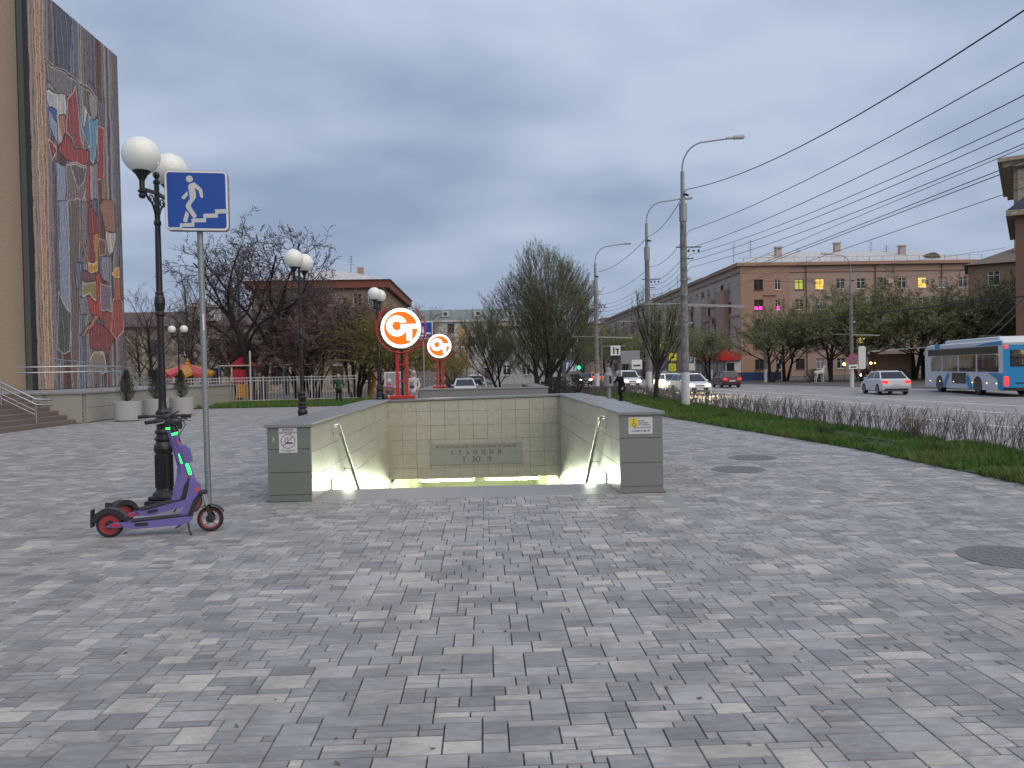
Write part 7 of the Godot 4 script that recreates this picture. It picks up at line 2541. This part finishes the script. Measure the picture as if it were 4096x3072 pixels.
func trolleybus():
	var white := mat("bus_white", lin(0.58, 0.62, 0.66), 0.35)
	var blue := mat("bus_blue", lin(0.015, 0.24, 0.50), 0.35)
	var pale := mat("bus_pale_blue", lin(0.30, 0.48, 0.66), 0.35)
	var black := mat("bus_black", lin(0.010, 0.010, 0.012), 0.18)
	var glass := mat("bus_glass", Color(0.10, 0.11, 0.10, 0.35), 0.05)
	glass.transparency = BaseMaterial3D.TRANSPARENCY_ALPHA
	var yel := mat("bus_pole_yellow", lin(0.6, 0.45, 0.03), 0.5)
	var L := 12.0
	var hw := 1.25
	var a := -deg_to_rad(12.3)
	var dir := V(sin(-a), 0, -cos(a))
	var lf := V(-cos(a), 0, sin(a)) # towards its own left is +x after turning round; see below
	# rear left wheel stands at (28.9, 43.8)
	var o := thing("trolleybus", "blue and white trolleybus with lit windows leaving along the far lanes", "bus")
	o.rotation.y = PI - deg_to_rad(12.3)
	# local: +z forward, left side is +x
	var rear_wheel := V(1.1, 0, -L / 2 + 3.3)
	o.position = V(28.9, -0.345, -43.8) - o.basis * rear_wheel
	var b := MB.new()
	# left side: lower skirt with window openings
	var win := [[0.55, 1.35, 2.9, 1.0], [3.55, 1.35, 2.6, 1.0], [6.25, 1.35, 2.6, 1.0], [8.95, 1.35, 2.0, 1.0]]
	for s in [1.0, -1.0]:
		b = MB.new()
		if s > 0: b.wall(V(hw, 0.32, L / 2), Vector3.FORWARD, L, 2.5, win.map(func(q): return [L - q[0] - q[2], q[1] - 0.32, q[2], q[3]]), 0.06)
		else: b.wall(V(-hw, 0.32, -L / 2), Vector3.BACK, L, 2.5, win.map(func(q): return [q[0], q[1] - 0.32, q[2], q[3]]), 0.06)
		part("side_panel", b, white, o)
		b = MB.new()
		b.box(V(s * (hw + 0.006), 2.58, 0.0), V(0.012, 0.42, L - 1.2))
		part("window_band", b, black, o)
		for q in win:
			b = MB.new()
			b.box(V(s * (hw - 0.03), q[1] + q[3] / 2, -L / 2 + q[0] + q[2] / 2), V(0.012, q[3], q[2] + 0.02))
			part("window", b, glass, o)
		b = MB.new()
		b.prism(PackedVector2Array([Vector2(-L / 2, 0.36), Vector2(-L / 2, 1.3), Vector2(-L / 2 + 1.9, 1.3), Vector2(-L / 2 + 0.7, 0.95), Vector2(-L / 2 + 0.55, 0.36)]), 0, 0.012, Transform3D(Basis(Vector3.UP, -PI / 2), V(s * (hw + (0.004 if s > 0 else 0.016)) + (0.012 if s > 0 else 0.0), 0, 0)))
		b.prism(PackedVector2Array([Vector2(-2.0, 0.34), Vector2(-1.4, 0.34), Vector2(-0.9, 0.95), Vector2(-1.3, 1.22), Vector2(-1.7, 0.9)]), 0, 0.012, Transform3D(Basis(Vector3.UP, -PI / 2), V(s * (hw + (0.004 if s > 0 else 0.016)) + (0.012 if s > 0 else 0.0), 0, 0)))
		b.prism(PackedVector2Array([Vector2(2.9, 0.34), Vector2(2.3, 0.9), Vector2(2.0, 1.22), Vector2(1.5, 1.22), Vector2(2.3, 0.34)]), 0, 0.012, Transform3D(Basis(Vector3.UP, -PI / 2), V(s * (hw + (0.004 if s > 0 else 0.016)) + (0.012 if s > 0 else 0.0), 0, 0)))
		part("blue_flash", b, blue, o)
		b = MB.new()
		b.box(V(s * (hw + 0.005), 0.95, 0.1), V(0.012, 0.66, 2.2))
		part("mid_panel", b, black, o)
		for z in [-L / 2 + 3.3, L / 2 - 2.7]:
			b = MB.new()
			b.xf = Transform3D(Basis(Vector3.UP, PI / 2 * s), V(s * (hw + 0.002), 0.48, z))
			b.prism(circle2(0.62, 20, 0, 0, -0.3, PI + 0.3), 0.0, 0.014)
			part("wheel_arch", b, black, o)
			b = MB.new()
			var ax := Transform3D(Basis(Vector3.BACK, PI / 2), V(s * 1.11, 0.48, z))
			b.lathe([Vector2(0.28, -0.14), Vector2(0.45, -0.15), Vector2(0.48, -0.1), Vector2(0.48, 0.1), Vector2(0.45, 0.16), Vector2(0.28, 0.165)], 24, ax)
			var w := part("wheel", b, M.rubber, o)
			b = MB.new()
			b.lathe([Vector2(0.0, -0.12), Vector2(0.1, -0.14), Vector2(0.28, -0.12), Vector2(0.28, 0.15), Vector2(0.1, 0.17), Vector2(0.0, 0.15)], 18, ax)
			part("rim", b, M.alu, w)
		for z in [-5.2, -3.95, -1.95, 0.9, 3.2, 5.0]:
			b = MB.new()
			b.box(V(s * (hw + 0.02), 0.72, z), V(0.03, 0.06, 0.1), Basis.IDENTITY, 0.01)
			part("marker_lamp", b, M.marker_glow, o)
	# roof with fairing
	b = MB.new()
	var rp := PackedVector2Array([Vector2(-L / 2 + 0.05, 2.8), Vector2(-L / 2, 2.95), Vector2(-L / 2 + 0.2, 3.12), Vector2(L / 2 - 1.2, 3.12), Vector2(L / 2 - 0.35, 3.05), Vector2(L / 2 + 0.12, 2.82)])
	shell(b, rp, 1.27, 0.07)
	part("roof", b, white, o)
	b = MB.new()
	shell(b, PackedVector2Array([Vector2(-L / 2 + 0.6, 3.1), Vector2(-L / 2 + 0.9, 3.32), Vector2(L / 2 - 3.4, 3.32), Vector2(L / 2 - 3.2, 3.1)]), 1.12, 0.05)
	part("roof_fairing", b, white, o)
	for s in [1.0, -1.0]:
		b = MB.new()
		b.box(V(s * 1.272, 2.97, L / 2 - 2.4), V(0.012, 0.3, 0.9), Basis(Vector3.RIGHT, 0.0))
		b.prism(PackedVector2Array([Vector2(-L / 2 + 0.1, 2.85), Vector2(-L / 2 + 3.6, 2.85), Vector2(-L / 2 + 2.2, 2.98), Vector2(-L / 2 + 0.1, 3.06)]), 0, 0.012, Transform3D(Basis(Vector3.UP, -PI / 2), V(s * 1.268 + (0.012 if s > 0 else 0.0), 0, 0)))
		part("roof_flash", b, blue, o)
	# rear
	b = MB.new()
	b.wall(V(hw, 0.5, -L / 2), Vector3.LEFT, 2 * hw, 2.32, [[0.42, 1.2, 1.66, 0.85]], 0.05)
	part("rear_panel", b, blue, o)
	b = MB.new()
	b.box(V(0, 2.12, -L / 2 + 0.03), V(1.7, 0.9, 0.012))
	part("rear_window", b, glass, o)
	b = MB.new()
	b.box(V(0, 2.12, -L / 2 - 0.004), V(1.85, 0.06, 0.03)); b.box(V(0, 1.68, -L / 2 - 0.004), V(1.7, 0.07, 0.03)); b.box(V(0.86, 2.1, -L / 2 - 0.004), V(0.07, 0.9, 0.03)); b.box(V(-0.86, 2.1, -L / 2 - 0.004), V(0.07, 0.9, 0.03))
	part("rear_window_frame", b, black, o)
	for s in [1.0, -1.0]:
		b = MB.new()
		b.box(V(s * 1.1, 0.85, -L / 2 - 0.01), V(0.22, 0.5, 0.06), Basis.IDENTITY, 0.03)
		b.box(V(s * 1.1, 2.72, -L / 2 - 0.01), V(0.2, 0.16, 0.06), Basis.IDENTITY, 0.03)
		part("taillight", b, M.tail_glow, o)
	b = MB.new()
	b.box(V(0, 0.75, -L / 2 - 0.006), V(1.3, 0.06, 0.02)); b.box(V(0, 1.38, -L / 2 - 0.02), V(0.3, 0.16, 0.06), Basis.IDENTITY, 0.02)
	part("rear_trim", b, black, o)
	# front, floor, inside
	b = MB.new()
	b.wall(V(-hw, 0.32, L / 2), Vector3.RIGHT, 2 * hw, 2.5, [[0.12, 0.75, 2.26, 1.5]], 0.05)
	part("front_panel", b, white, o)
	b = MB.new()
	b.box(V(0, 1.83, L / 2 - 0.03), V(2.28, 1.52, 0.012))
	part("windscreen", b, glass, o)
	b = MB.new()
	b.box(V(0, 0.4, 0), V(2.4, 0.12, L - 0.1))
	part("floor", b, M.black_plastic, o)
	b = MB.new()
	b.box(V(0, 2.76, 0), V(2.4, 0.04, L - 0.2))
	part("ceiling", b, mat("bus_ceiling", lin(0.6, 0.58, 0.5), 0.7), o)
	for k in 6:
		for s in [0.75, -0.75]:
			b = MB.new()
			var z := -L / 2 + 1.2 + k * 1.75
			b.box(V(s, 0.9, z), V(0.8, 0.1, 0.42), Basis.IDENTITY, 0.03); b.box(V(s, 1.25, z - 0.2), V(0.8, 0.65, 0.09), Basis.IDENTITY, 0.03)
			part("seat", b, mat("seat_cloth", lin(0.10, 0.10, 0.14), 0.9) if not M.has("seat_cloth") else M.seat_cloth, o)
		b = MB.new()
		b.tube([V(0.3, 0.45, -L / 2 + 1.4 + k * 1.75), V(0.3, 2.74, -L / 2 + 1.4 + k * 1.75)], 0.022, 6)
		part("grab_pole", b, yel, o)
	for z in [-3.6, 0.0, 3.6]:
		b = MB.new()
		b.box(V(0, 2.71, z), V(0.3, 0.04, 1.2))
		part("ceiling_lamp", b, M.bus_lamp, o)
		var l := OmniLight3D.new()
		l.name = "cabin_light"
		l.light_color = Color(1.0, 0.86, 0.55)
		l.light_energy = 0.55
		l.light_size = 0.2
		l.omni_range = 15.0
		l.omni_attenuation = 2.0
		l.shadow_enabled = true
		o.add_child(l, true)
		l.position = V(0, 2.55, z)
	# current collectors on the roof
	b = MB.new()
	b.box(V(0, 3.4, -1.2), V(0.9, 0.2, 0.9), Basis.IDENTITY, 0.03)
	b.tube([V(0.25, 3.5, -1.2), V(0.35, 5.6, -7.2)], 0.03, 6); b.tube([V(-0.25, 3.5, -1.2), V(-0.1, 5.6, -7.2)], 0.03, 6)
	part("current_collector", b, M.black_iron, o)

func vehicles():
	mat("car_glass", lin(0.02, 0.025, 0.03), 0.06)
	mat("lamp_clear", lin(0.5, 0.5, 0.52), 0.1)
	glow("head_glow", Color(1.0, 0.97, 0.86), 9.0)
	glow("tail_glow", Color(1.0, 0.16, 0.13), 1.6)
	glow("marker_glow", Color(1.0, 0.75, 0.5), 2.0)
	glow("bus_lamp", Color(1.0, 0.92, 0.7), 2.0)
	var wh := mat("paint_white", lin(0.62, 0.65, 0.70), 0.22)
	wh.clearcoat_enabled = true
	wh.clearcoat = 0.6
	var red := mat("paint_dark_red", lin(0.085, 0.03, 0.03), 0.25)
	var grey := mat("paint_grey", lin(0.2, 0.21, 0.23), 0.25)
	var orange := mat("paint_orange", lin(0.6, 0.3, 0.14), 0.3)
	var black := mat("paint_black", lin(0.02, 0.02, 0.024), 0.25)
	car("white sedan seen from behind on the far lanes", V(25.6, -0.345, -48.3), PI - deg_to_rad(10), wh, "sedan", "tail")
	car("dark red hatchback with glowing tail lights driving away", V(22.6, -0.345, -71.2), PI - deg_to_rad(2), red, "hatch", "tail")
	var c1 := car("white car coming on with glowing headlights next to the first pole", V(14.7, -0.345, -54.5), 0.06, wh, "hatch", "head")
	var c2 := car("white car with glowing headlights partly behind the first pole", V(15.4, -0.345, -63.0), 0.05, wh, "sedan", "head")
	var c3 := car("boxy white off road car with headlights behind the person in black", V(13.2, -0.345, -70.5), 0.03, wh, "suv", "head")
	for c in [c1, c2, c3]:
		for s in [-1.0, 1.0]:
			var l := SpotLight3D.new()
			l.name = "headlight_beam"
			l.light_color = Color(1.0, 0.92, 0.72)
			l.light_energy = 26.0
			l.light_size = 0.08
			l.spot_range = 60.0
			l.spot_attenuation = 2.0
			l.spot_angle = 32.0
			l.shadow_enabled = true
			c.add_child(l, true)
			l.position = V(s * 0.6, 0.69, 2.25)
			l.rotation = V(deg_to_rad(-7), PI, 0)
	car("orange tinted car driving away far along the road", V(15.4, -0.345, -106.0), PI, orange, "sedan", "tail")
	car("grey car parked at the far kerb behind the yellow signs", V(22.4, -0.345, -97.0), PI, grey, "hatch", "")
	car("dark car far along the road near the green signal", V(11.9, -0.345, -92.0), 0.0, black, "sedan", "head")
	car("white car at the front of the row parked in the alley", V(-1.55, -0.45, -60.5), 0.06, wh, "hatch", "")
	car("silver car second in the row parked in the alley", V(-0.95, -0.5, -66.5), 0.05, grey, "sedan", "")
	car("white van like car third in the row parked in the alley", V(-0.75, -0.5, -73.0), 0.05, wh, "suv", "")
	car("dark car last in the row parked in the alley", V(-0.75, -0.5, -80.0), 0.05, black, "hatch", "")
	trolleybus()

func plate(o: Node3D, called: String, w: float, h: float, at: Vector3, m: Material, rnd := 0.03):
	var b := MB.new()
	b.prism(round_rect(w, h, rnd), -0.012, 0.012)
	var p := part(called, b, m, o)
	p.position = at
	return p

func signs_and_furniture():
	glow("signal_green", Color(0.15, 1.0, 0.55), 4.0)
	var dark := mat("signal_black", lin(0.015, 0.015, 0.016), 0.6)
	var white: Material = M.sign_white
	var yellow := mat("fluo_yellow", lin(0.72, 0.68, 0.02), 0.5)
	var blue: Material = M.sign_blue
	for q in [[10.3, 70.0, 3.25, -1.4, "green traffic signal on a mast arm right of the big round tree"], [28.4, 148.0, 2.5, 0.0, "far green traffic signal over the road"], [7.9, 64.0, 1.75, 0.0, "low green traffic signal behind the dark bush"]]:
		var o := thing("traffic_signal", q[4], "traffic light", V(q[0], -0.3, -q[1]), 0.0, "green traffic signals")
		var b := MB.new()
		b.tube([V(q[3] * -0.35, 0, -0.1), V(q[3] * -0.35, q[2] + 1.4, -0.1)], 0.07, 8)
		if q[3] != 0.0: b.tube([V(-q[3] * 0.35, q[2] + 0.7, -0.1), V(q[3] * -1.9, q[2] + 0.7, -0.1)], 0.04, 6)
		part("mast", b, M.galvanised, o)
		b = MB.new()
		b.box(V(0, q[2] + 0.62, 0), V(0.34, 0.98, 0.2), Basis.IDENTITY, 0.03)
		part("housing", b, dark, o)
		for k in 3:
			b = MB.new()
			b.lathe([Vector2(0.0, 0.03), Vector2(0.1, 0.02), Vector2(0.125, 0.0)] if k else [Vector2(0.0, 0.035), Vector2(0.12, 0.02), Vector2(0.15, 0.0)], 14, Transform3D(Basis(Vector3.RIGHT, PI / 2), V(0, q[2] + 0.3 + k * 0.31, 0.1)))
			part("signal_lamp", b, M.signal_green if k == 0 else dark, o)
		if q[3] != 0.0:
			plate(o, "lane_sign", 0.9, 0.9, V(1.75, q[2] + 0.3, 0.0), white)
			plate(o, "lane_arrow", 0.12, 0.6, V(1.6, q[2] + 0.3, 0.02), dark, 0.02); plate(o, "lane_arrow", 0.3, 0.12, V(1.9, q[2] + 0.42, 0.02), dark, 0.02); plate(o, "lane_arrow", 0.12, 0.5, V(1.95, q[2] + 0.2, 0.02), dark, 0.02)
			plate(o, "lane_sign", 1.0, 0.9, V(4.3, q[2] - 1.0, -3.0), white)
			plate(o, "lane_arrow", 0.7, 0.14, V(4.3, q[2] - 1.1, -2.97), dark, 0.02)
			b = MB.new()
			b.tube([V(4.3, 0, -3.06), V(4.3, q[2] - 0.5, -3.06)], 0.04, 6)
			part("mast", b, M.galvanised, o)
	# yellow warning signs at the far kerb, parking sign, billboard
	var s := thing("warning_sign", "two yellow warning signs on one post before the red shop fascia", "road sign", V(27.6, -0.2, -112.0))
	var b := MB.new()
	b.tube([V(0, 0, 0), V(0, 4.0, 0)], 0.05, 6)
	part("post", b, M.galvanised, s)
	plate(s, "yellow_plate", 1.3, 1.1, V(0, 3.35, 0.06), yellow); plate(s, "yellow_plate", 1.1, 1.1, V(0, 1.8, 0.06), yellow)
	plate(s, "figure_mark", 0.5, 0.35, V(0.1, 3.3, 0.09), dark, 0.1)
	b = MB.new()
	for k in 24:
		var a0 := TAU * k / 24
		var a1 := TAU * (k + 1) / 24
		b.quad(V(cos(a0) * 0.26, 1.8 + sin(a0) * 0.26, 0.08), V(cos(a0) * 0.34, 1.8 + sin(a0) * 0.34, 0.08), V(cos(a1) * 0.34, 1.8 + sin(a1) * 0.34, 0.08), V(cos(a1) * 0.26, 1.8 + sin(a1) * 0.26, 0.08))
	part("ring_mark", b, dark, s)
	s = thing("hanging_warning_sign", "bright yellow sign plate high beside the pollarded tree", "road sign", V(19.6, -0.3, -86.0))
	b = MB.new()
	b.tube([V(1.2, 0, 0), V(1.2, 4.9, 0)], 0.06, 6); b.tube([V(1.2, 4.7, 0), V(-0.2, 4.7, 0)], 0.04, 6)
	part("mast", b, M.galvanised, s)
	plate(s, "yellow_plate", 0.55, 0.62, V(0.1, 4.3, 0.06), yellow)
	s = thing("parking_sign", "white parking sign with blue square beside the yellow signs", "road sign", V(30.4, -0.2, -112.0))
	b = MB.new()
	b.tube([V(0, 0, 0), V(0, 3.4, 0)], 0.05, 6)
	part("post", b, M.galvanised, s)
	plate(s, "white_plate", 1.2, 2.0, V(0, 2.3, 0.06), white)
	plate(s, "blue_plate", 0.9, 0.8, V(0, 2.8, 0.09), blue)
	lettering("P", 0.55, white, s, V(0, 2.8, 0.11), 0, "Droid Sans", 700, 0.02)
	s = thing("billboard", "small grey advertising panel on the pavement behind the pollarded tree", "billboard", V(17.6, -0.3, -92.0), 0.1)
	b = MB.new()
	b.box(V(0, 3.2, 0), V(2.4, 1.6, 0.25), Basis.IDENTITY, 0.03)
	part("frame", b, M.galvanised, s)
	plate(s, "poster", 2.2, 1.4, V(0, 3.2, 0.14), M.poster)
	b = MB.new()
	b.tube([V(0, 0, 0), V(0, 2.5, 0)], 0.12, 8)
	part("post", b, M.galvanised, s)
	# no stopping sign on the far pole
	s = thing("no_stopping_sign", "round no stopping sign with white plate on the pole across the road", "road sign", V(30.7, 2.05, -62.95))
	b = MB.new()
	b.prism(circle2(0.42, 28), 0, 0.02)
	part("red_disc", b, mat("sign_red_face", lin(0.40, 0.04, 0.05), 0.5), s)
	b = MB.new()
	b.prism(circle2(0.32, 28), 0.015, 0.03)
	part("blue_disc", b, mat("sign_faded_blue", lin(0.12, 0.13, 0.28), 0.5), s)
	b = MB.new()
	for a in [PI / 4, -PI / 4]:
		b.xf = Transform3D(Basis(Vector3.BACK, a), V(0, 0, 0.03))
		b.box(V(0, 0, 0), V(0.66, 0.08, 0.012))
	part("red_cross", b, M.sign_red_face, s)
	plate(s, "white_plate", 0.78, 0.36, V(0.02, -0.68, 0.01), white)
	plate(s, "truck_mark", 0.5, 0.1, V(0.02, -0.7, 0.03), dark, 0.02)
	# underpass sign of the far exit
	s = thing("far_underpass_sign", "second blue underpass sign on a thin pole behind the first round sign", "road sign", V(-2.72, 0, -35.0))
	b = MB.new()
	b.tube([V(0, 0, 0), V(0, 4.0, 0)], 0.04, 8)
	part("pole", b, M.galvanised, s)
	plate(s, "white_border", 0.78, 0.78, V(0.05, 3.5, 0.06), white)
	plate(s, "blue_panel", 0.70, 0.70, V(0.05, 3.5, 0.075), blue)
	plate(s, "white_step", 0.3, 0.07, V(0.2, 3.35, 0.092), white, 0.01); plate(s, "white_step", 0.3, 0.07, V(0.0, 3.25, 0.092), white, 0.01); plate(s, "white_figure", 0.09, 0.3, V(0.0, 3.5, 0.092), white, 0.03)
	# grey ticket box beside the person in black
	s = thing("ticket_box", "grey metal box on a post beside the stooped person in black", "machine", V(6.02, 0, -37.0))
	b = MB.new()
	b.tube([V(0, 0, 0), V(0, 1.0, 0)], 0.11, 10)
	part("post", b, M.galvanised, s)
	b = MB.new()
	b.lathe([Vector2(0.18, 0.72), Vector2(0.23, 0.76), Vector2(0.23, 1.3), Vector2(0.16, 1.42), Vector2(0.13, 1.62), Vector2(0.0, 1.68)], 14)
	part("cabinet", b, mat("box_grey", lin(0.26, 0.28, 0.30), 0.5, 0.2), s)
	b = MB.new()
	b.box(V(0.04, 1.06, 0.2), V(0.12, 0.36, 0.06))
	part("slot", b, dark, s)
	s = thing("dark_post", "tall dark flat post between the bushes and the ticket box", "post", V(4.6, 0, -44.0))
	b = MB.new()
	b.box(V(0, 0.9, 0), V(0.22, 2.1, 0.16), Basis.IDENTITY, 0.02)
	b.box(V(0, 2.0, 0), V(0.16, 0.2, 0.12))
	part("shaft", b, mat("post_slate", lin(0.07, 0.075, 0.10), 0.5), s)
	s = thing("low_wall", "low dark brick wall behind the ticket box at the road edge", "wall", V(5.4, 0, -46.0))
	for r in 3:
		for k in 4:
			b = MB.new()
			b.box(V(0.3 + k * 0.62, 0.09 + r * 0.19, 0), V(0.61, 0.18, 0.2), Basis.IDENTITY, 0.008)
			part("block", b, mat("wall_block", lin(0.09, 0.075, 0.075), 0.9) if not M.has("wall_block") else M.wall_block, s)
	# kiosk with lit bulbs and canopy beside the white sedan
	glow("bulb_warm", Color(1.0, 0.72, 0.42), 6.0)
	s = thing("street_cafe", "small cafe pavilion with slanted white canopy and glowing lamps behind the white sedan", "pavilion", V(42.5, -0.2, -79.0))
	b = MB.new()
	b.prism(PackedVector2Array([Vector2(-3.0, 3.0), Vector2(3.2, 3.35), Vector2(3.2, 3.45), Vector2(-3.0, 3.1)]), -1.5, 2.0)
	part("canopy", b, white, s)
	b = MB.new()
	b.box(V(0.6, 1.4, -1.2), V(4.6, 2.8, 0.2))
	part("wall", b, M.brick_dark, s)
	for x in [-2.6, 2.9]:
		b = MB.new()
		b.tube([V(x, 0, 1.6), V(x, 3.0, 1.6)], 0.06, 6)
		part("post", b, M.black_iron, s)
	for q in [[-5.4, 1.9, 0.16], [-4.6, 1.9, 0.14], [-3.6, 0.75, 0.14], [-3.2, 0.75, 0.12], [-3.5, 1.8, 0.1], [-2.6, 1.95, 0.13], [-1.4, 0.8, 0.09], [-2.2, 1.95, 0.08]]:
		b = MB.new()
		b.sphere(V(q[0], q[1] - 0.1, 1.0), Vector3.ONE * q[2], 10, 8)
		part("lamp_bulb", b, M.bulb_warm, s)
		b = MB.new()
		b.tube([V(q[0], 0, 1.0), V(q[0], q[1] - 0.1, 1.0)], 0.02, 5)
		part("lamp_stem", b, M.black_iron, s)
	b = MB.new()
	b.box(V(-3.1, 4.4, 0), V(1.0, 0.8, 0.2), Basis.IDENTITY, 0.05)
	part("lit_sign", b, mat("lit", lin(0.6, 0.5, 0.3), 0.6) if false else glow("lit_sign_warm", Color(1.0, 0.85, 0.5), 0.9), s)
	b = MB.new()
	b.tube([V(-3.1, 0, -0.1), V(-3.1, 4.2, -0.1)], 0.06, 6)
	part("sign_post", b, M.black_iron, s)
	s = thing("banner_flag", "white vertical banner beside the no stopping sign pole", "banner", V(35.6, -0.2, -72.0))
	b = MB.new()
	b.tube([V(0, 0, 0), V(0, 3.6, 0)], 0.03, 6)
	part("pole", b, M.galvanised, s)
	plate(s, "cloth", 0.7, 2.2, V(0.4, 2.4, 0), white, 0.2)
	s = thing("low_blue_fence", "low blue board fence under the street trees", "fence", V(27.6, -0.2, -90.0))
	for k in 10:
		b = MB.new()
		b.box(V(k * 0.8, 0.55, 0), V(0.78, 1.0, 0.05))
		part("board", b, mat("fence_blue", lin(0.06, 0.11, 0.24), 0.7) if not M.has("fence_blue") else M.fence_blue, s)
	# white animal statue under the trees
	s = thing("animal_statue", "small white statue of a standing deer under the street trees", "statue", V(33.6, -0.2, -76.0), 0.3)
	var bones := [[V(-0.4, 1.0, 0), V(0.4, 1.05, 0), 0.2, 0.22], [V(0.4, 1.1, 0), V(0.65, 1.6, 0), 0.13, 0.09], [V(0.65, 1.62, 0), V(0.9, 1.58, 0), 0.09, 0.05], [V(-0.45, 1.1, 0), V(-0.6, 1.0, 0), 0.05, 0.03]]
	for z in [-0.12, 0.12]:
		bones.append_array([[V(-0.4, 0.95, z), V(-0.36, 0.62, z), 0.12, 0.07], [V(-0.36, 0.62, z), V(-0.48, 0.38, z), 0.06, 0.045], [V(-0.48, 0.38, z), V(-0.46, 0.03, z), 0.045, 0.04], [V(0.38, 0.95, z), V(0.4, 0.45, z), 0.09, 0.05], [V(0.4, 0.45, z), V(0.4, 0.03, z), 0.05, 0.04], [V(0.66, 1.68, z * 0.5), V(0.6, 1.85, z), 0.03, 0.015]])
	var sm := mat("statue_white", Color.WHITE, 0.8)
	sm.vertex_color_use_as_albedo = true
	part("figure", skin_mesh(bones, 0.035, 0.06, func(_p, _n): return Color(0.55, 0.55, 0.55), sm), null, s)
	b = MB.new()
	b.box(V(0, -0.08, 0), V(1.5, 0.2, 0.8), Basis.IDENTITY, 0.02)
	part("plinth", b, M.kerb, s)

func _ready():
	light_and_camera()
	ground_materials()
	paving()
	roads_and_lawns()
	stairwell()
	lamps()
	underpass_sign()
	theatre()
	buildings()
	trees()
	hedge()
	manholes()
	litter()
	scooters()
	station_signs()
	fence()
	playground()
	poles_and_wires()
	vehicles()
	signs_and_furniture()
	people()
